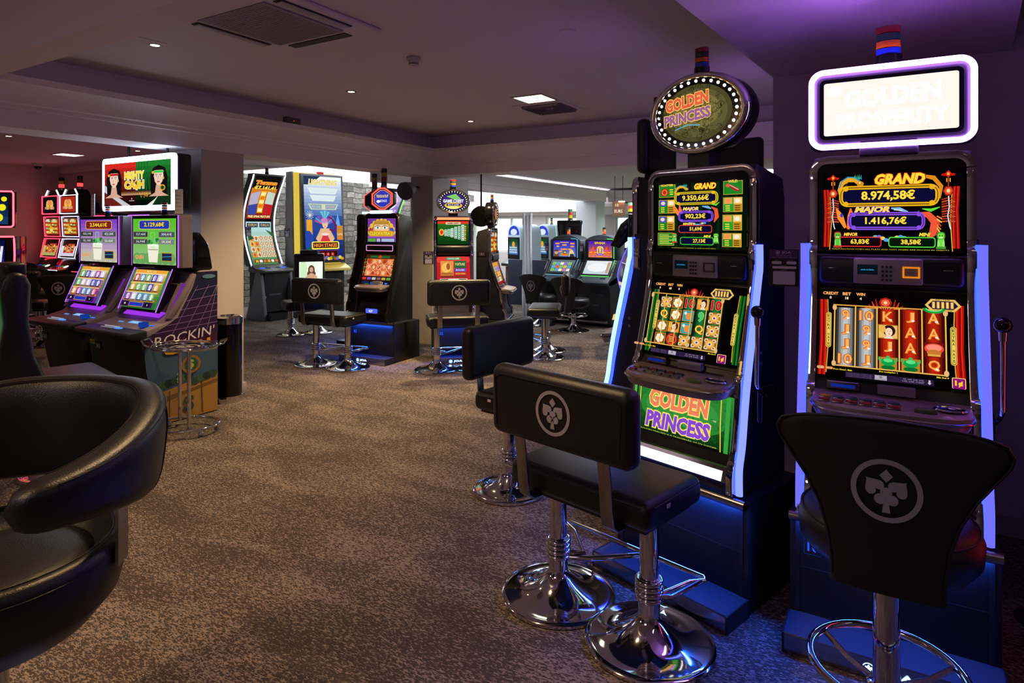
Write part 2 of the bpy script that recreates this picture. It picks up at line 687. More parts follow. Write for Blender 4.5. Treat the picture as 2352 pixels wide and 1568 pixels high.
struct('wall_south', MB().box(X0 - .2, Y0 - .2, 0, X1 + .2, Y0, 2.95), WALLP)
struct('wall_east', MB().box(X1, Y0, 0, X1 + .2, Y1, 2.95), WALLP)
struct('wall_west', MB().box(X0 - .2, Y0, 0, X0, 5.75, 2.95), WALLP)
struct('wall_gallery', MB().box(X0, 5.6, 0, -8.62, 5.75, 2.9), WALLP)
struct('wall_stone', MB().box(-11.1, 5.75, 0, -10.9, Y1, 2.64), stone_material())
struct('wall_middle', MB().box(-.59, 4.03, 0, X1, 4.5, 2.8), WALLP)

# north wall with its openings
nb = MB()
zt = 1.9
segs = [(-11.1, -10.9), (-9.05, -8.42), (-7.02, -6.32), (-4.75, X1)]
for a, b in segs: nb.box(a, Y1, 0, b, Y1 + .2, zt)
nb.box(-10.9, Y1, 0, -9.05, Y1 + .2, .85)
nb.box(-6.32, Y1, 0, -4.75, Y1 + .2, .8)
nb.box(-11.1, Y1, zt, X1, Y1 + .2, 2.95)
struct('wall_north', nb, WALLP)

FRAMEW = mat('window_frame_white', 'c9c6c0', 0.5)
_gm, _nt, _b = node_mat('clear_glass')
_tr = _nt.nodes.new('ShaderNodeBsdfTransparent'); _tr.inputs[0].default_value = (0.93, 0.97, 0.98, 1)
_gl = _nt.nodes.new('ShaderNodeBsdfGlossy'); _gl.inputs['Roughness'].default_value = 0.02
_mx = _nt.nodes.new('ShaderNodeMixShader'); _mx.inputs[0].default_value = 0.07
_nt.links.new(_tr.outputs[0], _mx.inputs[1]); _nt.links.new(_gl.outputs[0], _mx.inputs[2])
_nt.links.new(_mx.outputs[0], _nt.nodes['Material Output'].inputs[0])
GLASS = _gm


def window(name, x0, x1, z0, z1, mull, rails=(), y=Y1 + .06):
    fr = MB()
    t = .06
    fr.box(x0, y, z0, x0 + t, y + .08, z1).box(x1 - t, y, z0, x1, y + .08, z1)
    fr.box(x0 + t, y, z0, x1 - t, y + .08, z0 + t).box(x0 + t, y, z1 - t, x1 - t, y + .08, z1)
    for mx_ in mull: fr.box(mx_ - .035, y + .005, z0 + t, mx_ + .035, y + .075, z1 - t)
    for rz in rails: fr.box(x0 + t, y + .01, rz - .03, x1 - t, y + .07, rz + .03)
    o = struct(name, fr, FRAMEW)
    g = MB().box(x0 + t, y + .035, z0 + t, x1 - t, y + .043, z1 - t).build('pane', GLASS, o)
    return o


window('window_1', -10.9, -9.05, .85, 1.9, [-10.3, -9.6])
window('door_1', -8.42, -7.02, .0, 1.9, [-7.72], [1.02])
window('window_2', -6.32, -4.75, .8, 1.9, [-5.5])
# a low planted slope outside, and the wall past the door
struct('ground', MB().box(-16, Y1 + .2, -.15, 8, Y1 + 14, -.02), mat('outside_lawn', '8fae6c', 0.9, bump=(30, .5)))

# ceilings
cm = MB()
cm.box(-5.4, 1.29, 2.8, -.59, 6.95, 2.95)
cm.box(-.59, 1.29, 2.8, X1, 4.03, 2.95)
cm.box(-.59, 4.5, 2.8, X1, 6.95, 2.95)
cm.box(X0, Y0, 2.8, X1, 1.15, 2.95)
struct('ceiling', cm, CEILP)
cw = MB()
cw.box(X0, 1.29, 2.64, -5.65, 7.6, 2.78)
cw.box(-8.6, 7.6, 2.64, -5.65, 9.0, 2.78)
cw.box(-8.6, 9.0, 2.64, -6.75, Y1, 2.78)
struct('ceiling_gallery', cw, CEILP)
cn = MB()
cn.box(-6.4, 7.12, 2.6, X1, Y1, 2.75)
struct('ceiling_north', cn, CEILP)
# roof lights: shafts of frosted glass
sk = MB().box(-10.9, 7.6, 2.92, -8.6, Y1, 2.96)
o = sk.build('window_3', em((0.86, 0.95, 1.0), 7.0)); o['kind'] = 'structure'
struct('trim_1', MB().box(-8.6, 7.6, 2.78, -8.55, Y1, 2.96).box(-10.9, 7.55, 2.64, -8.6, 7.6, 2.96).box(-11.1, 7.6, 2.64, -10.9, Y1, 2.96), CEILP)

# soffit above the right-hand machines
struct('ceiling_soffit', MB().prism([(-.59, 4.03), (-.722, 2.464), (-.95, -1.0), (.2, -1.0), (.40, 2.6), (.536, 4.03)][::-1], 'z', 2.45, 2.79), CEILP)

# beams with stepped cornice
PROF = [(0, 2.256), (0, 2.385), (.03, 2.39), (.032, 2.415), (.045, 2.425), (.05, 2.455), (.065, 2.50), (.10, 2.545), (.12, 2.555), (.125, 2.60), (-.12, 2.60), (-.12, 2.8), (-.37, 2.8), (-.37, 2.256)]


def beam_ns(name, x, y0, y1, s=1, prof=PROF):   # outward = +x * s
    return struct(name, MB().prism([(x + s * a, z) for a, z in prof], 'y', y0, y1), BEAMP)


def beam_ew(name, y, x0, x1, s=-1, prof=PROF):  # outward = y * s
    return struct(name, MB().prism([(y + s * a, z) for a, z in prof], 'x', x0, x1), BEAMP)


beam_ns('beam_west', -5.24, 1.29, 6.86)
beam_ew('beam_north', 6.72, -5.60, X1)
PROF2 = [(0, 2.256), (0, 2.36), (.03, 2.37), (.04, 2.43), (.08, 2.49), (.10, 2.50), (.10, 2.54), (-.2, 2.6), (-.35, 2.6), (-.35, 2.256)]
beam_ns('beam_far', -6.4, 7.12, 15.6, 1, PROF2)
beam_ew('beam_window', 15.6, -6.35, X1, -1, PROF2)
struct('beam_skylight', MB().box(-11.0, 15.55, 2.02, -6.75, 15.75, 2.34), BEAMP)
struct('beam_near', MB().box(X0, 1.15, 2.256, -.8, 1.29, 2.95), BEAMP)
o = MB().box(-8.55, 9.0, 2.36, -6.76, 15.55, 2.40).build('window_4', em((0.87, 0.95, 1.0), 3.6)); o['kind'] = 'structure'
struct('trim_2', MB().prism([(15.99, 1.93), (15.93, 1.93), (15.91, 1.97), (15.86, 2.1), (15.80, 2.14), (15.80, 2.22), (15.99, 2.22)], 'x', -10.9, X1), BEAMP)

# columns
struct('column_1', MB().box(-5.75, 3.40, 0, -5.24, 3.83, 2.256), WALLP)
struct('column_2', MB().box(-5.62, 6.72, 0, -5.24, 7.55, 2.256), WALLP)
struct('column_3', MB().box(-6.95, 14.9, 0, -6.40, 15.5, 2.256), mat('column_white', 'c4c4c8', 0.6))
struct('baseboard_column', MB().box(-5.77, 3.38, 0, -5.222, 3.85, .10), mat('skirting', 'a89d9b', 0.5), bevel=.004)
struct('baseboard_wall', MB().box(-.605, 4.012, 0, X1, 4.03, .10), mat('skirting', 'a89d9b', 0.5))
struct('baseboard_gallery', MB().box(X0, 5.585, 0, -8.6, 5.6, .10), mat('skirting', 'a89d9b', 0.5))


# ------------------------------------------------------------------ ceiling fittings
def downlight_or_fill(x, y, z, power, label, color=(1.0, .66, .34), angle=105):
    t = thing('downlight_or_fill', label, 'light', (x, y, z), 0, 'recessed spotlights in the ceiling')
    MB().lathe([(.030, -.002), (.034, -.006), (.046, -.006), (.048, 0), (.030, 0)], 28).build('rim', CHROMEB, t)
    MB().lathe([(1e-5, -.004), (.029, -.004), (.029, -.001), (1e-5, -.001)], 24).build('bulb', em((1.0, .82, .55), 14), t)
    spot_light('lamp', (0, 0, -.03), power, color, angle, t)
    return t


def atz(px, py, z):
    return at(px, 1450 * (z - CAM_Z) / (525 - py))


WARM = (1.0, .65, .32)
GOLDW = (1.0, .72, .34)
p = atz(356, 103, 2.8); downlight_or_fill(p[0], p[1], 2.8, 110, 'round ceiling spotlight beside the air conditioning unit', WARM)
p = atz(807, 210, 2.8); downlight_or_fill(p[0], p[1], 2.8, 300, 'round ceiling spotlight between the air conditioner and the cornice', GOLDW)
p = atz(1081, 278, 2.8); downlight_or_fill(p[0], p[1], 2.8, 380, 'star-bright ceiling spotlight nearest the corner of the cornice', GOLDW)
p = atz(20, 312, 2.64); downlight_or_fill(p[0], p[1], 2.64, 50, 'ceiling spotlight at the far left of the photo under the lower ceiling', WARM)
p = atz(316, 346, 2.64); downlight_or_fill(p[0], p[1], 2.64, 50, 'small ceiling spotlight just above the lit picture sign', WARM)
for x, y, z, pw, lb in ((-2.05, 1.62, 2.8, 150, 'ceiling spotlight just beyond the top edge of the photo'), (-4.6, .1, 2.8, 45, 'unseen fill spotlight added over the aisle left of the round armchair'), (-2.7, -.5, 2.8, 190, 'unseen fill spotlight added behind the round armchair'),
                      (-1.3, -2.4, 2.8, 60, 'unseen fill spotlight added farthest behind the camera'), (.9, -.9, 2.8, 30, 'unseen fill spotlight added behind the camera to the right'), (-9.2, 1.6, 2.64, 60, 'unseen gallery fill spotlight outside the left edge'), (-11.2, 2.4, 2.64, 40, 'unseen gallery fill spotlight nearest the west wall')):
    downlight_or_fill(x, y, z, pw, lb, WARM)  # unseen spots added as fill, apart from the one past the top edge


def panel_light(px, py, z, label, s, power):
    x, y = atz(px, py, z)
    t = thing('ceiling_lamp_or_fill', label, 'light', (x, y, z), 0)
    f = MB()
    f.box(-s / 2, -s / 2, -.008, s / 2, -s / 2 + .02, 0).box(-s / 2, s / 2 - .02, -.008, s / 2, s / 2, 0).box(-s / 2, -s / 2 + .02, -.008, -s / 2 + .02, s / 2 - .02, 0).box(s / 2 - .02, -s / 2 + .02, -.008, s / 2, s / 2 - .02, 0)
    f.build('frame', WHITEPL, t)
    MB().box(-s / 2 + .02, -s / 2 + .02, -.005, s / 2 - .02, s / 2 - .02, -.001).build('diffuser', em((1.0, .93, .68), power), t)


panel_light(1228, 226, 2.8, 'square glowing ceiling lamp in front of the air vent', .34, 5)
for x_, y_, lb in ((-3.2, 9.6, 'unseen square fill panel added over the sloping machines'), (-2.2, 12.6, 'unseen square fill panel added near the far windows')):
    t = thing('ceiling_lamp_or_fill', lb, 'light', (x_, y_, 2.6), 0)
    MB().box(-.6, -.6, -.02, .6, .6, 0).build('diffuser', em((.93, .97, 1.0), 26), t)  # glowing panels hidden by the beam, added to brighten the far room
for x_, y_, lb, pw in ((-1.6, -1.6, 'unseen square fill panel added behind the camera', 6.5), (-6.5, -1.6, 'unseen square fill panel added over the aisle behind the round armchair', 7)):
    t = thing('ceiling_lamp_or_fill', lb, 'light', (x_, y_, 2.8), 0)
    MB().box(-.45, -.45, -.02, .45, .45, 0).build('diffuser', em((1.0, .76, .92), pw), t)  # fill panels added out of view to lift the room and cornice
panel_light(157, 355, 2.64, 'square glowing ceiling lamp above the red-lit machines', .34, 4)

# air conditioning cassette
t = thing('air_conditioner', 'square ceiling air conditioning cassette with a perforated grille', 'air conditioner', (-3.18, 2.52, 2.8))
s = .46
MB().rbox(-s, -s, -.025, s, s, 0, .012).build('housing', CEILP, t)
g = MB()
for i in range(31):
    y = -.27 + i * .018
    g.box(-.27, y - .006, -.036, .27, y + .006, -.026)
g.box(-.29, -.29, -.036, -.27, .29, -.026).box(.27, -.29, -.036, .29, .29, -.026).box(-.27, -.29, -.036, .27, -.28, -.026).box(-.27, .28, -.036, .27, .29, -.026)
g.build('grille', mat('grille_grey', '8c8492', 0.6), t)
for a in range(4):
    f = MB().box(-.26, .335, -.031, .26, .40, -.0255).xf(Matrix.Rotation(R(90 * a), 4, 'Z'))
    f.build('air_outlet', mat('outlet_dark', '242026', 0.6), t)
    f = MB().rbox(-.25, .345, -.038, .25, .395, -.0315, .003).xf(Matrix.Rotation(R(90 * a), 4, 'Z'))
    if a: f.build('flap', mat('flap_grey', '9c94a0', 0.5), t)

# smoke detector, sprinkler plate, vent
x, y = atz(950, 132, 2.8)
t = thing('smoke_detector', 'white round smoke detector on the ceiling', 'smoke detector', (x, y, 2.8))
MB().lathe([(.05, 0), (.055, -.012), (.052, -.02), (1e-5, -.02)][::-1], 32).build('base', WHITEPL, t)
MB().lathe([(1e-5, -.062), (.022, -.062), (.034, -.055), (.043, -.02), (1e-5, -.02)], 32).build('cap', WHITEPL, t)
MB().ring((0, 0, -.048), .035, .003, 28, 6).build('slot', BLACK, t)
x, y = atz(1303, 72, 2.8)
o = MB().lathe([(1e-5, -.008), (.05, -.008), (.056, 0), (1e-5, 0)], 32).build('ceiling_plate', CEILP)
o.location = (x, y, 2.8); tag(o, 'flat round cover plate flush with the purple-lit ceiling', 'plate')
x, y = atz(1262, 247, 2.8)
t = thing('air_vent', 'square louvred air vent in the ceiling behind the square lamp', 'vent', (x, y, 2.8))
MB().box(-.28, -.28, -.006, .28, .28, 0).build('plate', CEILP, t)
for i in range(4):
    s = .20 - i * .045
    f = MB()
    for k in range(4):
        f2 = MB().prism([(s, -.007), (s + .026, -.007), (s + .008, -.030)], 'x', -s, s).xf(Matrix.Rotation(R(90 * k), 4, 'Z'))
        f.add(f2.v, f2.f)
    f.build('louvre', DARKP, t)
# access flap line in ceiling near left beam
o = MB().box(-.25, -.15, -.004, .25, .15, 0).build('access_hatch', CEILP)
x, y = atz(285, 100, 2.8); o.location = (x, y, 2.8); tag(o, 'flat rectangular access hatch in the ceiling next to the near beam', 'hatch')

# little box on the ledge
t = thing('alarm_box', 'small grey box with a red light on the cornice ledge', 'box', (-5.20, 4.36, 2.60))
MB().rbox(-.03, -.09, 0, .03, .09, .075, .006).build('housing', MGREY, t)
MB().ball((.031, .0, .04), .004).build('indicator', em('ff2020', 2), t)

# camera dome
x, y = atz(123, 385, 2.64)
t = thing('security_camera', 'small dome security camera on the gallery ceiling above the red machines', 'camera', (-12.2, 5.0, 2.64))
MB().lathe([(1e-5, -.05), (.07, -.05), (.085, 0), (1e-5, 0)], 28).build('mount', WHITEPL, t)
MB().ball((0, 0, -.05), .055).build('dome', BLACKG, t)
struct('trim_3', MB().box(-12.7, 5.54, 2.53, -8.62, 5.6, 2.64), BEAMP)


def speaker(x, y, z, rot, label, m, sc_=1.0):
    t = thing('loudspeaker', label, 'speaker', (x, y, z), rot)
    MB().lathe([(1e-5, -.16), (.05, -.155), (.09, -.10), (.115, 0), (.12, .05), (.112, .06)], 32).xf(Matrix.Scale(sc_, 4) @ Matrix.Rotation(R(105), 4, 'X')).build('body', m, t)
    MB().lathe([(1e-5, .058), (.108, .058), (.108, .05), (1e-5, .05)], 32).xf(Matrix.Scale(sc_, 4) @ Matrix.Rotation(R(105), 4, 'X')).build('grille', mat('speaker_mesh', '3a3638', .7), t)
    MB().tube([(0, .02, .0), (0, .12, .06), (0, .325, .06)], .014 * sc_, 8).build('bracket', BLACK, t)
    return t

# ================================================================== SEATING
def pedestal(t, zt, x=0.0, y=0.0, r=.24, pr=.036, fluted=True):
    """trumpet base, pole, ribbed collar as parts of t"""
    prof = [(1e-5, .004), (r, .004), (r, .014), (r - .008, .020)]
    for i in range(1, 12):
        k = i / 11
        rr = lerp(r - .008, pr + .006, k)
        z = .020 + .085 * (k ** 2.6)
        prof.append((rr, z))
    prof += [(pr + .004, .125), (pr + .004, .17), (1e-5, .17)]
    MB().lathe(prof, 64, (x, y, 0)).build('base', CHROME, t, ang=50)
    p = MB().lathe([(1e-5, .17), (pr, .17), (pr, zt), (1e-5, zt)], 36, (x, y, 0)).build('pole', CHROMEB if False else CHROME, t)
    c = MB()
    for i in range(4):
        c.ring((x, y, .175 + .021 * i), pr + .008, .010, 36, 10)
    c.build('collar', CHROME, t)


def bench(label, loc=(0, 0, 0), rot=0.0, group=None, seatz=.62, bz=(.115, .39), br=.24):
    """two-pole padded bench, sitter faces +y"""
    t = thing('padded_bench', label, 'bench', (*loc, 0) if len(loc) == 2 else loc, rot, group)
    for s in (-1, 1):
        pedestal(t, seatz - .11, x=.222 * s, r=br)
    # footrest
    f = MB()
    z = .19
    y = .22
    pts = [(-.185, .01, z), (-.13, .055, z), (-.27, .17, z + .004), (-.35, y - .02, z + .008), (-.34, y, z + .01), (.33, y, z + .01), (.345, y - .02, z + .008), (.30, y - .06, z + .004), (.262, .02, z)]
    f.tube(pts, .0105, 10)
    f.tube([(-.185, .012, z - .02), (-.10, .05, z - .01), (.08, y, z + .008)], .0105, 10)
    f.tube([(.262, .0, z), (.30, .03, z), (.335, .19, z + .008)], .009, 8)
    f.build('footrest', CHROME, t)
    s = MB().rbox(-.335, -.185, seatz - .125, .335, .205, seatz, .035, 5)
    for i, (a, b, c) in enumerate(s.v):
        if c > seatz - .06: s.v[i] = (a, b, c - .018 * ((a / .335) ** 2) - .012 * ((b / .2) ** 2) + .006)
    so = s.build('seat', LEATHER, t, ang=60)
    pp = MB()
    for zz in (seatz - .035,):
        pp.tube([(-.30, -.187, zz), (.30, -.187, zz)], .003, 6).tube([(.337, -.15, zz), (.337, .17, zz)], .003, 6).tube([(-.337, -.15, zz), (-.337, .17, zz)], .003, 6)
    pp.build('piping', LEATHER, so)
    MB().box(.337, -.07, seatz - .06, .3385, -.045, seatz - .045).build('maker_tag', mat('tag_white', 'c8c0c0', .6), so)
    MB().box(-.30, -.15, seatz - .14, .30, .16, seatz - .12).build('seat_plate', BLACK, t)
    b = MB().rbox(-.335, -.295, seatz + bz[0], .335, -.205, seatz + bz[1], .040, 5)
    bo = b.build('backrest', LEATHER, t, ang=60)
    MB().tube([(-.29, -.2955, seatz + bz[0] + .04), (-.30, -.2955, seatz + bz[1] - .05), (-.27, -.2955, seatz + bz[1] - .033), (.27, -.2955, seatz + bz[1] - .033), (.30, -.2955, seatz + bz[1] - .05), (.29, -.2955, seatz + bz[0] + .04)], .0022, 6).build('piping', LEATHER, bo)
    emblem(bo, lambda x, z, off: Vector((x, -.2955 - off, seatz + .255 + z)), .082, EMBLEMG)
    for sx in (-.2, .2):
        st = MB().ribbon([(sx, -.262, seatz + .20), (sx, -.258, seatz + .12), (sx, -.245, seatz + .02), (sx, -.238, seatz - .07), (sx, -.228, seatz - .115), (sx, -.20, seatz - .135), (sx, .05, seatz - .137)], .052, .009)
        st.build('strap', CHROMEB, t, bevel=.0015)
    return t


def fan_back_shape(v):
    """half width at height v 0..1 of the flared backrest"""
    ks = [(0, .135), (.12, .134), (.3, .145), (.45, .165), (.6, .200), (.72, .240), (.80, .268), (.86, .277), (.92, .262), (.96, .21), (.985, .13), (1.0, .03)]
    for (a, x), (b, y) in zip(ks, ks[1:]):
        if a <= v <= b: return lerp(x, y, (v - a) / (b - a))
    return ks[-1][1]


def fan_stool(label, loc=(0, 0), rot=0.0, group=None, seatz=.72, ring=True, r=.24, cr=.082):
    t = thing('casino_stool', label, 'stool', (*loc, 0), rot, group)
    pr = .036
    prof = [(1e-5, .004), (r, .004), (r, .014), (r - .008, .020)]
    for i in range(1, 12):
        k = i / 11
        prof.append((lerp(r - .008, pr + .006, k), .020 + .085 * (k ** 2.6)))
    prof += [(pr + .004, .125), (1e-5, .125)]
    MB().lathe(prof, 64).build('base', CHROME, t, ang=50)
    ph = seatz - .23
    MB().lathe([(1e-5, .12), (pr, .12), (pr, ph), (pr - .004, ph + .004), (1e-5, ph + .004)], 36).build('pole', CHROME, t)
    b = MB()
    prof = [(1e-5, ph - .004)]
    n = 7
    for i in range(n * 2 + 1):
        prof.append((pr + (.004 if i % 2 else -.002), ph + (seatz - .13 - ph) * i / (n * 2)))
    prof.append((1e-5, seatz - .13))
    b.lathe(prof, 32).build('bellows', RUBBER, t)
    if ring:
        f = MB().ring((0, 0.02, .245), .205, .0125, 56, 10)
        for a in (30, 150, 270):
            f.tube([(pr * math.cos(R(a)), pr * math.sin(R(a)), .20), (.12 * math.cos(R(a)), .12 * math.sin(R(a)), .215), (.20 * math.cos(R(a)), .02 + .20 * math.sin(R(a)), .24)], .009, 8)
        f.ring((0, 0, .20), pr + .006, .012, 32, 8)
        f.build('foot_ring', CHROME, t)
    # seat: rounded disc
    s = MB()
    prof = [(1e-5, -.145), (.14, -.155), (.210, -.135), (.236, -.10), (.240, -.05), (.230, -.02), (.198, -.003), (.10, .002), (1e-5, .003)]
    s.lathe(prof, 48, (0, .02, seatz))
    so = s.build('seat', LEATHER, t, ang=70)
    MB().ring((0, .02, seatz - .018), .2305, .003, 48, 6).build('piping', LEATHER, so)
    MB().box(-.244, .0, seatz - .06, -.240, .025, seatz - .045).build('maker_tag', mat('tag_white', 'c8c0c0', .6), so)
    # backrest: curved shell
    H = .47
    zb = seatz - .14
    th = .035

    def yc(x, v):
        return -.215 + .55 * x * x - .03 * v
    nv, nu = 30, 16
    V, F = [], []
    vv = []
    for j in range(nv + 1):
        v = j / nv
        vv.append(v + .0)
    for side in (0, 1):
        for j, v in enumerate(vv):
            hw = fan_back_shape(v)
            for i in range(nu + 1):
                x = lerp(-hw, hw, i / nu)
                edge = min(1.0, (1 - abs(2 * i / nu - 1)) * hw / .035 + 0)
                edge2 = min(1.0, (1 - v) * H / .03, v * H / .03 + .3)
                e = math.sqrt(max(0, 1 - (1 - min(edge, edge2)) ** 2))
                hh = th / 2 * (.35 + .65 * e)
                y = yc(x, v) + (hh if side else -hh)
                V.append((x, y, zb + v * H))
    M_ = (nv + 1) * (nu + 1)
    for side in (0, 1):
        for j in range(nv):
            for i in range(nu):
                a = side * M_ + j * (nu + 1) + i
                F.append((a, a + 1, a + nu + 2, a + nu + 1))
    for j in range(nv):
        for i in (0, nu):
            a = j * (nu + 1) + i
            F.append((a, a + nu + 1, M_ + a + nu + 1, M_ + a))
    for i in range(nu):
        for j in (0, nv):
            a = j * (nu + 1) + i
            F.append((a, a + 1, M_ + a + 1, M_ + a))
    m = MB(); m.add(V, F)
    bo = m.build('backrest', FABRIC, t, ang=70)
    rim = []
    for j in range(3, nv * 2 + 1):
        v = min(1.0, j / (nv * 2)); rim.append((-fan_back_shape(v) + .006, v))
    path = [(x, yc(x, v) - th / 2 * .55, zb + v * H) for x, v in rim]
    path += [(-x, y, z) for x, y, z in path[::-1]]
    MB().tube(path, .004, 8).build('piping', LEATHER, bo)
    emblem(bo, lambda x, z, off: Vector((x, yc(x, .62) - th / 2 - .005 - off, zb + .61 * H + z)), cr, EMBLEMG)
    return t


GB = 'padded benches drawn up to the slot machines'
GS = 'casino stools with a flared backrest'
b0 = bench('padded double bench nearest the camera, with suit emblem, on two chrome trumpet bases', (-.985, 2.345), -13.5, GB)


def bench_at(label, loc, rot, dz=0):
    c = copy_tree(b0)
    c.location = (*loc, dz); c.rotation_euler = (0, 0, R(rot)); c['label'] = label
    return c


bench('dark padded bench half hidden behind the nearest bench, its plain deep back turned sideways', (-1.90, 3.42), -97, GB, .60, (.03, .355), .215)
bench_at('padded bench with emblem in front of the machine with the red hexagonal sign', (-5.375, 5.06), 8)
bench_at('padded bench with emblem before the small bulb-ringed oval sign machine', (-4.08, 5.66), 40.7)
bench_at('padded bench seen end-on before the black cabinet numbered 181', (-3.63, 6.90), 114)

s0 = fan_stool('large black stool with flared emblem backrest in front of the rightmost slot machine', (-.005, 2.17), 0, GS, .72)


def stool_at(label, loc, rot, dz=0.0, sc_=1.0):
    c = copy_tree(s0)
    c.location = (*loc, dz); c.rotation_euler = (0, 0, R(rot)); c['label'] = label
    c.scale = (sc_, sc_, sc_)
    return c


lowA = fan_stool('flared-back stool in front of the left of the two blue-grey sloping machines', (-4.80, 8.95), -10, GS, .50, cr=.085)
lowB = copy_tree(lowA); lowB.location = (-4.10, 8.70, 0); lowB.rotation_euler = (0, 0, R(-6)); lowB['label'] = 'flared-back stool in front of the machine with the orange pyramids screen'
p = at(62, 9.7); stool_at('emblem stool farthest left beside the red neon machine, in shadow', p, 35)
p = at(88, 8.9); stool_at('emblem stool standing below the red-lit three-screen machine', p, 35, 0, .97)
p = at(160, 7.9); stool_at('emblem stool nearest the lilac-edged machine console, left gallery', p, 38, 0, .95)


def highback(label, loc, rot, art=None, name='gaming_chair', seatz=.52, H=.72, two=True, hw=.25):
    """large chair with a tall back, picture panel on the rear"""
    t = thing(name, label, 'chair', (*loc, 0), rot, 'tall-backed gaming chairs')
    for s in ((-1, 1) if two else (0,)):
        pedestal(t, seatz - .12, x=.2 * s, r=.2)
    MB().rbox(-.30, -.20, seatz - .14, .30, .24, seatz, .05, 5).build('seat', LEATHER, t, ang=60)
    side = [(-.20, seatz - .12), (-.12, seatz + .02), (-.17, seatz + .15), (-.20, seatz + .35), (-.19, seatz + H - .08), (-.215, seatz + H - .02), (-.26, seatz + H), (-.31, seatz + H - .03), (-.335, seatz + H - .12), (-.32, seatz + .35), (-.35, seatz + .15), (-.36, seatz - .02), (-.33, seatz - .12)]
    b = MB().prism([(y, z) for y, z in side], 'x', -hw, hw, bevel=.03)
    bo = b.build('backrest', LEATHER, t, ang=60)
    MB().rbox(-.12, -.30, seatz + H - .03, .12, -.20, seatz + H + .045, .02, 3).build('headrest', BLACK, t)
    if art:
        fr = MB().rbox(-.20, -.375, seatz + .10, .20, -.31, seatz + H - .07, .03, 4)
        fo = fr.build('picture_frame', BLACK, bo)
        art.build('picture', bo, plane_map((.165, -.3765, seatz + .14), (-.33, 0, 0), (0, 0, H - .26)) if False else plane_map((-.165, -.3765, seatz + .14), (.33, 0, 0), (0, 0, H - .26)))
    return t


def lady_art(lit=True, s=1.0):
    a = Art(33, 46, s, lit)
    a.grad(0, 0, 33, 46, 'b8d8a8', 'f0ffe8', 6)
    a.ell(6, 36, 5, 12, 'd8f0c8').ell(27, 30, 5, 14, 'f8fff4')
    a.ell(17, 34, 4.6, 7, '6a4030').ell(17, 28, 6, 6, '6a4030')
    a.ell(17, 34, 2.6, 3.8, 'd8a888').ell(16, 34.6, .4, .3, '302020').ell(18.2, 34.6, .4, .3, '302020').ell(17.1, 32.2, .8, .3, 'a04040')
    a.poly([(9, 24), (15.5, 29), (18.5, 29), (25, 24), (24, 10), (20, 0), (13, 0), (11, 12)], 'd8a888')
    a.poly([(11, 20), (23, 20), (22, 12), (12, 12)], 'f2e8e0').poly([(12, 8), (22, 8), (24, 0), (11, 0)], '9a6048')
    return a


# tall chair seen from its side at the left, turned towards the picture-sign machines
p = at(35, 3.55)
hc = highback('tall dark gaming chair at the left edge, seen from the side behind the round armchair', at(146, 3.85), -12, None, seatz=.67, H=.64, hw=.19)
ga = Art(33, 46, 1.0)
ga.grad(0, 0, 33, 46, 'f4f0c8', '4fd070', 8).ell(16, 18, 10, 14, 'f8f4d8').frame(0, 0, 33, 46, 1.2, '50ff70')
ga.build('picture', hc, plane_map((-.18, -.368, .80), (.36, 0, 0), (0, 0, .40)))
p = at(735, 9.0)
highback('tall gaming chair with a lit picture of a long-haired figure on its back', at(700, 9.3), 62, lady_art(), seatz=.50, H=.70, hw=.21)
p = at(62, 6.9)
c = copy_tree(b0); c.location = (*at(60, 8.3), 0); c.rotation_euler = (0, 0, R(35)); c['label'] = 'padded bench partly hidden behind the tall dark chair, left gallery'


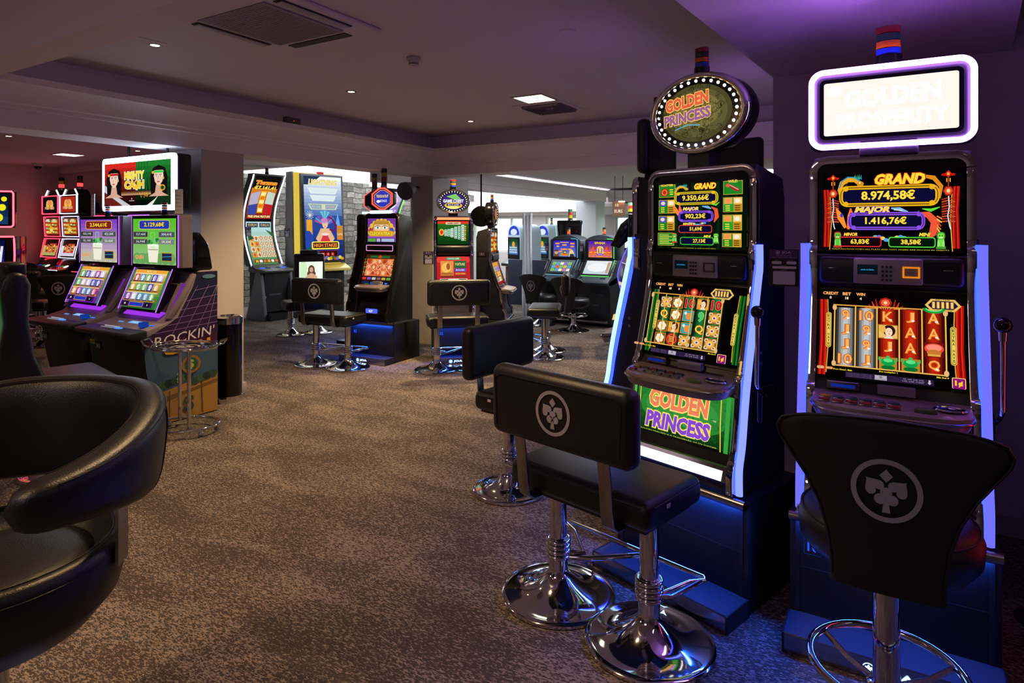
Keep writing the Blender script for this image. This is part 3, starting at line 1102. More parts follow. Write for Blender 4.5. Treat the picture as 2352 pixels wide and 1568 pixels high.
# ------------------------------------------------------------------ round armchair in the left foreground
def tub_chair():
    cx, cy = (at(1176 - 1.34 / 1.62 * 1450, 1.62))
    t = thing('round_armchair', 'black leather round armchair with wrap-around back, left foreground', 'armchair', (cx, cy, 0), math.degrees(PSI))
    sz = .70
    # base
    prof = [(1e-5, .004), (.25, .004), (.25, .014), (.24, .02), (.06, .09), (.045, .12), (1e-5, .12)]
    MB().lathe(prof, 48).build('base', CHROME, t)
    MB().lathe([(1e-5, .11), (.04, .11), (.04, sz - .17), (1e-5, sz - .17)], 28).build('pole', CHROME, t)
    # seat tub
    prof = [(1e-5, -.20), (.15, -.20), (.235, -.17), (.285, -.11), (.302, -.04), (.303, .005), (.296, .028), (.280, .036), (.262, .028), (.245, .005), (.232, -.012), (.222, -.016)]
    tub = MB().lathe(prof, 72, (0, 0, sz)).build('seat_tub', LEATHER, t, ang=75)
    MB().lathe([(1e-5, -.03), (.20, -.03), (.228, -.024), (.222, -.012), (.18, .002), (.09, .006), (1e-5, .007)], 64, (0, 0, sz)).build('seat_cushion', LEATHER, t, ang=75)
    for rr, zz in ((.262, .0295), (.268, .0335), (.3035, .004)):
        MB().ring((0, 0, sz + zz), rr, .0016, 72, 6).build('stitching', LEATHER, tub)
    # wrap-around back
    a0, a1 = -47, 214
    n = 84
    m = 28
    V, F = [], []

    def sect(th):
        k = (th - a0) / (a1 - a0)
        e = min(k, 1 - k) * (a1 - a0)              # degrees from the nearest tip
        g = min(1, max(0, e / 100))
        g = g * g * (3 - 2 * g)
        top = lerp(.985, 1.092, g)
        bot = lerp(.875, .80, g)
        s = 1.0
        if e < 12: s = math.sqrt(max(0.0, 1 - ((12 - e) / 12) ** 2)) * .97 + .03
        tk = lerp(.052, .050, g)
        rc = lerp(.352, .345, g)
        return top, bot, tk, rc, s

    def pt(th, ph, grow=0.0):
        top, bot, tk, rc, s = sect(th)
        zc = (top + bot) / 2
        hh = (top - bot) / 2 + grow
        tt = tk + grow
        c_, s_ = math.cos(ph), math.sin(ph)
        ex = .62
        u = math.copysign(abs(c_) ** ex, c_) * tt * s
        v = math.copysign(abs(s_) ** ex, s_) * hh * s
        r = rc + u + .10 * (v + zc - .95)
        return (r * math.cos(R(th)), r * math.sin(R(th)), zc + v)
    for i in range(n + 1):
        th = lerp(a0, a1, i / n)
        # cluster sections near tips
        for j in range(m):
            V.append(pt(th, 2 * PI * j / m))
    for i in range(n):
        for j in range(m):
            F.append((i * m + j, i * m + (j + 1) % m, (i + 1) * m + (j + 1) % m, (i + 1) * m + j))
    F.append(tuple(range(m))); F.append(tuple(range(n * m, n * m + m))[::-1])
    mb = MB(); mb.add(V, F)
    bk = mb.build('backrest', LEATHER, t, ang=80)
    # seams along the inner edge of the roll and down the outside
    for ph, nm in ((2 * PI * .31, 'stitching'), (2 * PI * .325, 'stitching'), (2 * PI * .13, 'stitching')):
        MB().tube([pt(lerp(a0 + 14, a1 - 14, i / 70), ph, .0008) for i in range(71)], .0016, 6).build(nm, LEATHER, bk)
    for th in (22, 25):
        MB().tube([pt(th, lerp(-PI / 2, PI * .26, i / 24), .0006) for i in range(25)], .0015, 6).build('stitching', LEATHER, bk)
    # support plates
    for th in (10, 160):
        c_, s_ = math.cos(R(th)), math.sin(R(th))
        MB().box(-.004, -.03, 0, .004, .03, .18).xf(Matrix.Translation((.31 * c_, .31 * s_, sz - .03)) @ Matrix.Rotation(R(th), 4, 'Z')).build('support', CHROMEB, t)
    return t


tub_chair()

# ================================================================== SCREEN ARTWORK
GOLD, YEL = 'e8b020', 'ffe860'


def flower(a, x, y, r, c='f4e4c0', c2='e8c040'):
    for i in range(6):
        t = R(60 * i + 15)
        a.ell(x + r * .5 * math.cos(t), y + r * .5 * math.sin(t), r * .42, r * .42, c, n=10)
    a.ell(x, y, r * .25, r * .25, c2, n=8)


def dragon(a, x, y, s, flip=1, c='f0a820', c2='2a90c0'):
    pts = [(x + flip * s * px, y + s * py) for px, py in ((-1.0, -1.2), (-1.15, -.5), (-.9, .15), (-.3, .5), (.4, .45), (.9, .1), (1.2, -.1))]
    a.band(pts, [s * .2, s * .4, s * .5, s * .5, s * .45, s * .45, s * .25], c)
    a.band([(p[0], p[1] + s * .22) for p in pts[1:6]], s * .12, c2)
    a.ell(x + flip * s * .95, y + s * .05, s * .35, s * .25, 'd89018').ell(x + flip * s * .9, y + s * .15, s * .09, s * .07, 'ffffff')
    for i in range(4): a.poly([(x + flip * s * (.3 + i * .2), y + s * .55), (x + flip * s * (.45 + i * .2), y + s * .95), (x + flip * s * (.5 + i * .2), y + s * .45)], ['40c060', '2a90c0'][i % 2])
    for i in range(6): a.arc(x + flip * s * (-1.0 + i * .12), y + s * (-.9 + i * .22), s * .12, s * .1, 200, 380, s * .03, 'a86808', n=5)


def plaque(a, x, y, w_, h, c, txt, th, tw=None, c2=None):
    a.rrect(x, y, w_, h, h * .4, c).rrect(x + h * .06, y + h * .06, w_ - h * .12, h * .88, h * .36, c2 or mix_hex(c, '000000', .45))
    a.rrect(x + h * .12, y + h * .12, w_ - h * .24, h * .76, h * .28, c).rrect(x + h * .2, y + h * .18, w_ - h * .4, h * .64, h * .2, '0c0a30')
    for sx in (x + h * .35, x + w_ - h * .35):
        a.ell(sx, y + h * .14, h * .14, h * .12, c, n=8).ell(sx, y + h * .86, h * .14, h * .12, c, n=8)
    a.text(txt, x + w_ / 2, y + h * .5, th, 'ffe24a', tw, out='7a4a00', ow=.02, bold=.03)
    a.rect(x + w_ / 2 - (tw or w_ * .5) / 2, y + h * .5 - th * .05, 0.01, 0.01, 'ffe24a')


def brush(a, s, x, y, h, wid, c='ffdf40', o=None, rot=0):
    a.text(s, x, y, h, c, wid, out=o or ['7a1408', 'f07818'], ow=.035, shear=.25, bold=.045, rot=rot)


def lion(a, x, y, s, c, c2):
    a.rect(x - s * .75, y - s * 1.5, s * 1.5, s * .4, c2)
    a.poly([(x - s * .6, y - s * 1.1), (x + s * .6, y - s * 1.1), (x + s * .5, y + s * .2), (x - s * .5, y + s * .2)], c)
    a.rrect(x - s * .65, y, s * 1.3, s * 1.15, s * .4, c2).rrect(x - s * .48, y + s * .08, s * .96, s * .9, s * .3, c)
    a.ell(x - s * .2, y + s * .6, s * .1, s * .1, '103008', n=8).ell(x + s * .2, y + s * .6, s * .1, s * .1, '103008', n=8)
    a.rect(x - s * .28, y + s * .22, s * .56, s * .12, 'f8f8d0')
    for k in (-1, 1): a.rrect(x + k * s * .4 - s * .16, y - s * 1.15, s * .32, s * .9, s * .12, mix_hex(c, 'ffffff', .25))


def art_grand(side=None, vals=('8.974,58€', '1.416,76€', '63,83€', '38,58€')):
    a = Art(100, 56)
    a.rect(0, 0, 100, 56, '050304')
    for sx, fl_ in ((0, 1), (100, -1)):
        for i in range(6): a.band([(sx + fl_ * (.6 + i * .9), 2), (sx + fl_ * (1.4 + i * .9), 28), (sx + fl_ * (.6 + i * .8), 44)], .8, ['b01008', 'e03020', '800806'][i % 3])
        a.band([(sx + fl_ * 5.2, 0), (sx + fl_ * 6.6, 20), (sx + fl_ * 5.4, 42)], .7, 'd8b030')
        x = sx + fl_ * 8
        a.poly([(x, 55), (x + 2.6, 52.5), (x, 50), (x - 2.6, 52.5)], 'e02818').ell(x - 3, 52, 1.8, .9, 'c01810').ell(x + 3, 52, 1.8, .9, 'c01810').ell(x, 52.5, 1, 1, 'ffb040', n=8)
        a.rect(x - .25, 44, .5, 6, 'ff4020').rect(x - 1.4, 47, .6, 2.6, 'ffc020').rect(x + .9, 47, .6, 2.6, 'ffc020')
        a.ell(x, 41, 3.8, 3.6, 'a02010', n=6).ell(x, 41, 2.9, 2.7, 'e05030', n=6).ell(x, 41, 1.3, 1.3, 'ffd890', n=8)
        for i in range(10):
            y = 36 - i * 1.75
            for k in (-1, 1):
                a.band([(x, y + .3), (x + k * 4.6, y - .5 + (i - 4) * .1)], .95, ['a03018', 'c8502c'][i % 2])
        a.band([(x, 37.5), (x + .5, 30), (x - .5, 24), (x + .8, 17), (x + 1.5, 15)], .8, 'd8e4ff')
    dragon(a, 22, 47, 7.6)
    a.band([(73, 52), (82, 50), (87, 44), (86, 36)], [1.5, 3.2, 3, 1.2], 'e08c18')
    plaque(a, 13, 31, 73, 15, 'f0b418', vals[0], 7.6, 39)
    brush(a, 'GRAND', 58, 50, 7.5, 36)
    a.band([(11, 30), (14, 24), (18, 16)], [1, 5, 2], 'ff9030').band([(22, 30), (22, 24), (20, 15)], [1, 5, 2], 'ff7838')
    a.ell(15, 25, 1.2, 1.6, '3040c0', n=8).ell(22.4, 25.4, 1.2, 1.6, '3040c0', n=8)
    a.band([(70, 26), (78, 25), (83, 20), (81, 12), (77, 8)], [1, 4.5, 6.5, 5, 1], 'f05838').band([(74, 29), (80, 28), (86, 30)], [.6, 2.2, .6], '60e040').band([(72, 27), (68, 25.5)], [1.8, .3], '3060e0')
    for i in range(7): a.band([(84, 24 - i * 2), (87.5 - i * .3, 22 - i * 2.4)], .9, ['ff8838', 'ffd048', 'f03828'][i % 3])
    for i in range(12): a.ell(38 + i * 2.6, 8.5 + 1.3 * math.sin(i), 1.9, 1.3, ['50a0ff', '60d0c0', '7868e0', 'f0d060'][i % 4], n=8)
    a.band([(52, 29.6), (58, 29), (64, 27)], [1, 2.6, .8], '80b8f0').band([(54, 28.6), (60, 28)], .7, 'e0f0ff')
    plaque(a, 20, 14.5, 56, 12.5, '8a50e8', vals[1], 6.0, 30)
    brush(a, 'MAJOR', 38, 28.4, 5.2, 26, 'ffe040', ['301060', 'a060f0'])
    a.rrect(12, 2.5, 33, 7.2, 2, 'e03030').rrect(12.7, 3.2, 31.6, 5.8, 1.6, '160406').text(vals[2], 29, 6.1, 4.1, 'ffe24a', 14, out='7a4a00', bold=.03)
    a.rrect(50, 2.5, 33, 7.2, 2, '50d840').rrect(50.7, 3.2, 31.6, 5.8, 1.6, '041608').text(vals[3], 66, 6.1, 4.1, 'ffe24a', 14, out='7a4a00', bold=.03)
    brush(a, 'MINOR', 22, 11.4, 2.4, 10.5, 'ffd840', 'a01808')
    brush(a, 'MINI', 75.5, 11.4, 2.4, 8, 'ffd840', '186010')
    lion(a, 12.2, 8.2, 4.3, '58c838', 'c03828')
    lion(a, 86.5, 8.2, 4.3, '78e048', '489830')
    a.text('MALFUNCTION VOIDS ALL PLAYS AND PAYS. PRIZES ARE SHOWN IN CREDITS', 50, .9, .8, 'c8c030', 84, bold=.0, res=1)
    return a


def reel_common(a, cols, curtain, tint, labels, cell):
    """shared screen frame of the two near machines; cell(a, col, row, x, y) draws one symbol"""
    a.rect(0, 0, 100, 74, '050303')
    for sx, k in ((0, 1), (100, -1)):
        for i in range(5): a.band([(sx + k * (.5 + i * 1.1), 2), (sx + k * (1.6 + i * 1.0), 30), (sx + k * (.9 + i * 1.0), 66)], 1.1, curtain[i % len(curtain)])
        a.band([(sx + k * 6, 4), (sx + k * 7.5, 34), (sx + k * 6.2, 66)], .9, 'c89828')
        x = sx + k * 7.4
        a.rrect(x - 2.0, 25 if sx == 0 else 19, 4.0, 30, 1.9, 'f8d858').rrect(x - 1.6, 25.5 if sx == 0 else 19.5, 3.2, 29, 1.6, '302008').rrect(x - 1.3, 26 if sx == 0 else 20, 2.6, 28, 1.3, 'f0d060')
        a.stack('EXTRA WAYS', x, 40 if sx == 0 else 34, 2.0, 2.65, '201404', wid=1.7, bold=.02)
    for t_, x, wd, v in zip(('CREDIT', 'BET', 'WIN'), (8.5, 20.5, 30.5), (11.5, 6.2, 6.4), labels):
        a.text(t_, x, 71.2, 2.6, 'ffb060', wd, bold=.04).text(v, x, 67.5, 2.3, 'ffe8c0', bold=.03)
    # lantern dome ornament
    for k in (-1, 1):
        for i in range(4): a.band([(48 + k * (5 + i * 2), 59), (48 + k * (7 + i * 2.4), 68 - i * 2.4)], [1.8, .5], ['c01810', 'e84020'][i % 2])
        a.band([(48 + k * 6, 60), (48 + k * 18, 58.5), (48 + k * 28, 57.2)], [2.2, 2, .6], 'd8882c')
    a.ell(48, 65, 4.6, 4.4, 'b01c10', n=8).ell(48, 65, 3.2, 3.0, 'f06040', n=8).ell(48, 65, 1.3, 1.3, 'ffd8a0', n=8)
    for i in range(9): a.band([(48, 58), (48 + 9 * math.cos(R(20 + i * 17.5)), 57.5 + 4.5 * math.sin(R(20 + i * 17.5)))], .5, 'ffa050')
    # reels
    n = 5
    x0, w_ = 12.5, 14.9
    for c in range(n):
        x = x0 + c * w_
        t0, t1 = tint[c]
        a.rect(x, 10, w_, 49, t1)
        for i in range(8): a.rect(x + w_ * (i + .5) / 9, 10, w_ / 9 + .1, 49, mix_hex(t1, t0, math.sin(PI * (i + .5) / 8)))
        for r in range(4):
            cell(a, c, r, x + w_ / 2, 52.8 - r * 12.2)
    for c in range(n + 1): a.rect(x0 + c * w_ - .55, 9.5, 1.1, 50, 'c88420').rect(x0 + c * w_ - .2, 9.5, .4, 50, 'ffe890')
    a.rect(x0 - 1, 9, n * w_ + 2, 1.1, 'd08820').rect(x0 - 1, 58.8, n * w_ + 2, 1.0, 'e0a040').rect(x0 - 1, 9.4, n * w_ + 2, .35, 'ffe890')
    for x, y in ((x0, 57), (x0 + n * w_, 57), (x0, 11), (x0 + n * w_, 11)): a.ell(x, y, 1.6, 2.4, 'e8b878', n=10)
    # reels-active plaque
    a.poly([(74, 63), (78, 68), (93, 68), (97, 63), (93, 58.5), (78, 58.5)], 'e8c060').poly([(76, 63), (79, 66.6), (92, 66.6), (95, 63), (92, 60), (79, 60)], '181040')
    for i in range(5): a.rect(78.6 + i * 2.9, 60.8, 2.0, 5, 'e0a030').rect(79.3 + i * 2.9, 60.8, .6, 5, 'fff0a0')
    a.text('5 REELS ACTIVE', 85.5, 59.1, .9, '603008', 11, bold=.02, res=1).text('REEL POWER', 85.5, 67.3, 1.0, '603008', 9, bold=.02, res=1)
    a.rrect(.6, 5.6, 5.2, 2.2, 1, 'e8b080').rrect(6.6, 5.6, 5.6, 2.2, 1, 'd8783c').text('GAME RULES', 9.4, 6.7, .8, 'fff0c0', 4.6, res=1).text('+60 -)', 3.2, 6.7, .9, '402008', 4, res=1)
    a.text('Door Closed - Main', 19, 6.3, 1.3, 'ffe030', 13, bold=.03, res=1).text('Bet multiplier 1', 50, 7.6, 1.4, 'ffe030', 12, bold=.03, res=1).text('Min Bet 8', 84.5, 7.6, 1.3, 'ffe030', 7.5, bold=.03, res=1)
    a.rrect(90, 0.6, 8.4, 8, .9, 'f8d070').rrect(90.5, .6, 7.4, 7.5, .8, '90107c').text('1¢', 94.2, 4.2, 4.8, 'ffc840', 5, out='602000', bold=.05)
    # notice band
    a.rect(21, 0.6, 58, 4.4, '2c1c3c')
    for i in range(3): a.text('Les joueurs sont invites a consulter les regles', 30.5, 1.6 + i * 1.1, .7, '8878a0', 17, bold=0, res=1)
    a.rect(41, 1.0, 8, 3.6, 'b8b0c0'); emblem_art(a, 45, 3.2, 1.1, '40304c'); a.text('JOACASINO', 45, 1.5, .7, '40304c', 7, res=1)
    a.text('5€, 10€, 20€, 50€', 66, 3.7, 1.2, 'a8a0c0', 13, bold=0, res=1).text('100€, 200€, TICKET', 66, 2.1, 1.2, 'a8a0c0', 14, bold=0, res=1)
    a.poly([(75.6, 4.6), (76.8, 4.6), (76.8, 2.6), (77.5, 2.6), (76.2, 1.1), (74.9, 2.6), (75.6, 2.6)], 'c8c0d0')
    return a


def golden(a, t, x, y, h, wid):
    a.text(t, x, y, h, 'f07020', wid, out=['7a3000'], ow=.02, bold=.05)
    a.items.append(([(x, y), (x, y), (x, y)], [], a._m('ffb060')))
    vs, fs, dim = text_mesh(t, .0, 0, 2)
    sy, sx = h / dim[1] * .93, (wid / dim[0] if wid else h / dim[1]) * .93
    a.items.append(([(x + px * sx, y + py * sy) for px, py in vs], fs, a._m('ffb45c')))


def pot(a, x, y, s):
    a.rect(x - s * 1.15, y - s * 1.1, s * 2.3, s * 1.9, 'b88428')
    a.ell(x, y - s * .75, s * .9, s * .35, '0c7030').ell(x, y + s * .1, s * .95, s * .6, '10a048').ell(x, y + s * .35, s * .6, s * .3, '60e080')
    a.ell(x, y + s * .85, s * .25, s * .2, '30c060', n=8)
    for k in (-1, 1): a.band([(x + k * s * .8, y + s * .1), (x + k * s * 1.15, y + s * .4), (x + k * s * 1.1, y + s * .8)], s * .22, '40b860')


def princess(a, x, y, s, bg='f0c070'):
    a.rect(x - s * 1.2, y - s, s * 2.4, s * 2, bg).frame(x - s * 1.2, y - s, s * 2.4, s * 2, s * .12, 'c08828')
    a.ell(x + s * .15, y + s * .15, s * .75, s * .8, '2c1410').ell(x + s * .1, y - s * .05, s * .45, s * .62, 'ffd8b8').ell(x - s * .65, y + s * .3, s * .4, s * .5, 'e8b850')
    a.ell(x - s * .05, y + s * .08, s * .06, s * .05, '201008', n=6).ell(x + s * .3, y + s * .08, s * .06, s * .05, '201008', n=6).ell(x + s * .14, y - s * .34, s * .12, s * .05, 'c02020', n=8)
    a.poly([(x - s * .5, y - s), (x + s * .7, y - s), (x + s * .3, y - s * .6), (x - s * .1, y - s * .6)], 'f0e0d0')


def art_reels_R():
    g = ('c8c8c8', '161616')
    tint = [g, g, ('d02810', '280402'), ('d02810', '280402'), ('c02410', '200402')]
    sym = [['9', 'J', 'J', '10'], ['10', '9', '9', 'J'], ['K', '#', 'J', '@'], ['J', 'A', 'A', '@'], ['A', 'A', '%', 'Q']]

    def cell(a, c, r, x, y):
        s = sym[c][r]
        if s == '#': princess(a, x, y, 5.6)
        elif s == '@': pot(a, x, y - .4, 5.2)
        elif s == '%':
            a.rect(x - 6, y - 5.6, 12, 11.2, '701008').ell(x, y + 1, 6.2, 4, 'f04838').ell(x, y + 1.6, 5, 2.6, 'ff9078').ell(x, y - 2.2, 4.6, 2.4, 'c87830').rect(x - 4, y - 5, 8, 1.6, 'e0a848')
        else:
            golden(a, s, x, y, 8.6, 10.4 if s == '10' else (7.6 if s in 'AKQ' else 5.6))
            a.ell(x + 1.8, y - 2.6, 1.1, .8, 'fff4e8', n=6)
    a = Art(100, 74)
    reel_common(a, 5, ('b01008', 'e02818', '780804'), tint, ('0', '18', '4'), cell)
    a.arc(87.0 - 7.4, 60, 6.5, 3.2, 180, 360, 1.6, '18a040').arc(79.6, 60, 5.0, 2.2, 180, 360, .8, '70e888')
    return a


def art_reels_GP():
    t = ('187838', '06180c')
    d = ('c03018', '200804')
    sym = [['o', 'Q', 'f', 'f'], ['f', 'f', '#', '$'], ['10', 'b', 'b', 'o'], ['#', '9', 'Q', 'o'], ['10', 'o', 'o', 'o']]

    def cell(a, c, r, x, y):
        s = sym[c][r]
        if s == 'o':
            a.rect(x - 6, y - 5.4, 12, 10.8, 'a86c18')
            for k in range(4): a.ell(x + (3.8 if k % 2 else -3.8), y + (3.2 if k > 1 else -3.2), 2.2, 1.8, 'e8dcc8', n=10).ell(x + (3.8 if k % 2 else -3.8), y + (3.2 if k > 1 else -3.2), 1.1, .9, 'a86c18', n=8)
            a.ell(x, y, 4.4, 3.9, 'f0b050').ell(x, y, 2.2, 1.9, 'ffe0a0').ell(x, y, 1.1, 1.0, '3828c0', n=8)
        elif s == 'f':
            a.rect(x - 6, y - 5.4, 12, 10.8, 'c88828').rect(x - 5.2, y - 4.8, 10.4, 9.6, '8a5410')
            flower(a, x, y, 5.2, 'fff0d8', 'ffd040')
        elif s == 'b':
            a.rect(x - 6, y - 5.4, 12, 10.8, 'c88828').rect(x - 5.2, y - 4.8, 10.4, 9.6, '38a0a8').ell(x + .8, y - .4, 3.2, 3.4, 'e89040').ell(x - 2.8, y + 2.4, 1.6, 1.6, 'c8f0f0', n=8)
        elif s == '#': princess(a, x, y, 5.2, 'f09838')
        elif s == '$':
            a.ell(x, y, 6.4, 6.2, 'a81c10').ell(x, y, 5.4, 5.2, 'e85030').ell(x, y, 4.2, 4.0, '8c1408')
            for k in (-2.4, -.8, .8, 2.4): a.rect(x - 3, y + k - .25, 6, .5, 'ffb050').rect(x + k - .25, y - 3, .5, 6, 'ffb050')
        elif s == 'Q': golden(a, 'Q', x, y, 9, 8.6); a.items[-1] = (a.items[-1][0], a.items[-1][1], a._m('ffe858'))
        elif s == '10': a.text('10', x, y, 9.4, 'd01820', 10.4, out=['ffc0a0'], ow=.015, bold=.04)
        elif s == '9': a.text('9', x, y, 9.4, '48c858', 6.0, out=['e0ffd0'], ow=.015, bold=.04)
    a = Art(100, 74)
    reel_common(a, 5, ('0c4818', '188028', '083010'), [t, t, t, t, t], ('0', '68', '0'), cell)
    return a


def art_grand_GP():
    a = Art(100, 76)
    a.rect(0, 0, 100, 76, '04120a')
    for i in range(10): a.rect(2 + i * 9.6, 0, 3, 76, '06240e')
    for x in (2, 78):
        ys = [(60, 15), (41, 16), (21, 17), (3, 15)]
        for j, (y, h) in enumerate(ys):
            a.rect(x, y, 20, h, 'd8b040').rect(x + .5, y + .5, 19, h - 1, '1c8424' if (j in (0, 3) or x < 50) else '28a030')
            if (j in (1, 2)) or (x > 50 and j == 3):
                a.rect(x + 11, y + .5, 8.5, h - 1, 'c89020').rect(x + 1.2, y + h * .55, 8.6, h * .4, 'e0a848' if x > 50 else '584cc0').rect(x + 11.2, y + h * .55, 8.2, h * .4, 'ffd080')
                a.ell(x + 5.5, y + h * .75, 2.6, 2.2, 'ff9050' if x > 50 else 'f0d8c0').ell(x + 15.3, y + h * .75, 2.6, 2.2, 'f8f0d8')
                for k in range(3): a.rect(x + 3, y + 1.6 + k * 2.3, 4.5, 1, 'ffe840').rect(x + 12.5, y + 1.6 + k * 2.3, 5.5, 1, '503000')
            elif x < 50 and j == 0:
                a.text('SCATTER', x + 10, y + h - .8, 2.6, 'ffe060', 15, out='7a2000', bold=.03)
                a.ell(x + 7, y + 6, 4.6, 4.8, 'a81c10').ell(x + 7, y + 6, 3.6, 3.8, 'f07838').ell(x + 7, y + 6, 2.2, 2.4, 'c03018')
                for k in range(3): a.rect(x + 13.5, y + 3 + k * 2.6, 4, 1.2, 'ffe840')
            elif j == 0:
                a.text('WILD', x + 10, y + h - .6, 3.0, 'ffe060', 10, out='7a2000', bold=.03)
                a.band([(x + 5, y + 11), (x + 11, y + 7), (x + 17, y + 4)], [1.5, 4.5, 3], 'a03020').band([(x + 6, y + 11), (x + 11, y + 8), (x + 16, y + 5)], .9, 'f0b0a0')
                a.ell(x + 5, y + 10, 2.2, 2.2, 'e05840', n=10)
            else:
                for k in range(6): a.rect(x + 2, y + 2 + k * 2, 16 - (k % 2) * 4, .8, 'f0e860')
    dragon(a, 33, 68, 6.4)
    plaque(a, 25, 50, 50, 15, 'e0c020', '9.350,66€', 7.4, 30)
    brush(a, 'GRAND', 61, 70.5, 6.8, 24)
    a.band([(25, 50), (28, 44), (32, 37)], [1, 4.5, 2], 'ff8838').band([(32, 50), (33, 44), (33, 37)], [1, 4, 2], 'ff7050')
    a.band([(68, 47), (73, 44), (74, 36), (71, 30)], [1, 4, 4.5, 1], 'f05838').band([(68, 50), (73, 49), (77, 52)], [.6, 2, .6], '70e048')
    a.band([(58, 48), (64, 47), (68, 45)], [1, 3, 1], '70b0f0')
    for i in range(9): a.ell(42 + i * 2.4, 28.2 + math.sin(i), 1.8, 1.2, ['50a0ff', '60d0c0', '7868e0', 'f0d060'][i % 4], n=8)
    plaque(a, 31, 30.5, 40, 12.5, '8a50e8', '902,23€', 6.4, 23)
    brush(a, 'MAJOR', 46, 45, 4.8, 18, 'ffe040', ['301060', 'a060f0'])
    a.rrect(32, 18, 38, 9, 2.5, 'c83838').rrect(33, 19, 36, 7, 2, '0c0a30').text('51,69€', 52, 22.5, 5, 'ffe24a', 14, out='7a4a00', bold=.03)
    a.rrect(34, 4.5, 38, 9, 2.5, '38b838').rrect(35, 5.5, 36, 7, 2, '0c0a30').text('27,13€', 56, 9, 5, 'ffe24a', 14, out='7a4a00', bold=.03)
    brush(a, 'MINOR', 43, 28.3, 2.6, 11, 'ffd840', 'a01808'); brush(a, 'MINI', 65, 14.5, 2.6, 8, 'ffd840', '186010')
    lion(a, 28, 13, 4.2, '60c848', 'c83828'); lion(a, 75, 13, 4.2, '80e050', '489830')
    a.text('GOLDEN PRINCESS IS A TRADEMARK. ALL PRIZES SHOWN IN CREDITS', 50, .9, 1.0, 'c8c030', 50, bold=.0, res=1)
    return a


def golden_princess(a, x, y, W_, k=1.0, rot=0, dx=0.0, vivid=True):
    c1 = ['ffd040', 'fff0a0'] if vivid else ['e8a030', 'f8e088']
    a.text('GOLDEN', x + dx, y + W_ * .19, W_ * .27, 'f08058' if vivid else 'e86040', W_, out=c1, ow=.028, bold=.05, rot=rot, shear=.1, k=k)
    a.text('PRINCESS', x - dx, y - W_ * .13, W_ * .24, '8848d0' if vivid else '986090', W_ * 1.08, out=c1, ow=.028, bold=.05, rot=rot, shear=.1, k=k)


def swirls(a, x0, y0, x1, y1, n, c, s=3, seed=3, inside=None):
    rnd = random.Random(seed)
    for _ in range(n):
        x, y = rnd.uniform(x0, x1), rnd.uniform(y0, y1)
        if inside and not inside(x, y): continue
        r = rnd.uniform(.5, 1) * s
        a0 = rnd.uniform(0, 360)
        a.arc(x, y, r, r, a0, a0 + 250, r * .18, c, n=8)
        a.arc(x + r * .3, y, r * .5, r * .5, a0 + 90, a0 + 300, r * .16, c, n=6)


def art_lower_GP():
    a = Art(100, 46)
    a.grad(0, 0, 100, 46, '0c3814', '2c8c34', 8)
    a.ell(50, 25, 46, 20, '2a8432').ell(48, 26, 38, 15, '349440')
    swirls(a, 4, 3, 96, 43, 46, '1c6428', 3)
    a.band([(6.5, 0), (7.5, 22), (7, 46)], 1, 'e8c850').band([(93, 0), (91.5, 22), (91, 46)], 1, 'e8c850')
    a.rect(0, 0, 3, 46, '58b050').rect(96, 0, 4, 46, '38a040')
    golden_princess(a, 49, 21, 62)
    a.text('TM', 86, 24, 1.6, 'e0c090', 3).text('GOLDEN PRINCESS IS A TRADEMARK OF ITS OWNER', 50, 2.4, .9, 'd8c850', 80, res=1)
    return a


def art_jackpot(top='2.129,68€', bg=('58c028', '2a8018'), bar='2038b0', v=('527,46€', '304,41€', '36,94€', '20,35€')):
    a = Art(60, 64)
    a.grad(0, 0, 60, 64, mix_hex(bg[1], 'f0f0e0', .55), bg[0], 10)
    for i in range(7): a.ell(6 + i * 8, 8, 6, 8, mix_hex(bg[1], 'e0e8d8', .35), n=12)
    a.rrect(9, 49, 43, 13, 3, 'e0c060').rrect(9.8, 49.8, 41.4, 11.4, 2.4, bar).text(top, 30.5, 55.5, 7, 'ffe030', 28, out='604000', bold=.02)
    a.rrect(1, 38, 21, 8, .6, '989070').rrect(1.5, 38.5, 20, 7, .5, '303438').text(v[0], 12, 42, 4.2, 'c8ccd0', 14)
    a.rrect(37, 38, 22, 8, .6, '989070').rrect(37.5, 38.5, 21, 7, .5, '485058').text(v[1], 48, 42, 4.2, 'd8e0e0', 14)
    a.rrect(1, 28, 21, 7.5, .6, '989070').rrect(1.5, 28.5, 20, 6.5, .5, '404448').text(v[2], 12, 31.7, 4, 'd0d0d0', 13)
    a.rrect(37, 28, 22, 7.5, .6, 'a8a898').rrect(37.5, 28.5, 21, 6.5, .5, '788078').text(v[3], 48, 31.7, 4, 'e0e8e0', 13)
    a.poly([(24, 3), (36, 3), (38, 27), (22, 27)], 'f0ecd8').poly([(23.4, 20), (36.6, 20), (36.8, 21.4), (23.2, 21.4)], 'a8a488').ell(30, 27, 8, 1.6, 'fffff0')
    for i in range(9): a.ell(24 + (i * 5) % 13, 30 + (i * 7) % 6, 2.4, 2.0, ['3c9048', '68c068', '2a7038'][i % 3], n=8)
    a.frame(27.2, 24, 5.6, 21, .5, '60ff60')
    a.text('CASH', 11, 10, 5, 'e87830', 12, out='f8e8b0', bold=.03)
    a.rect(42, 5, 15, 12, 'c09030').rect(43, 6, 13, 10, '182848').band([(43, 11), (56, 12)], .5, '58c0e0')
    return a


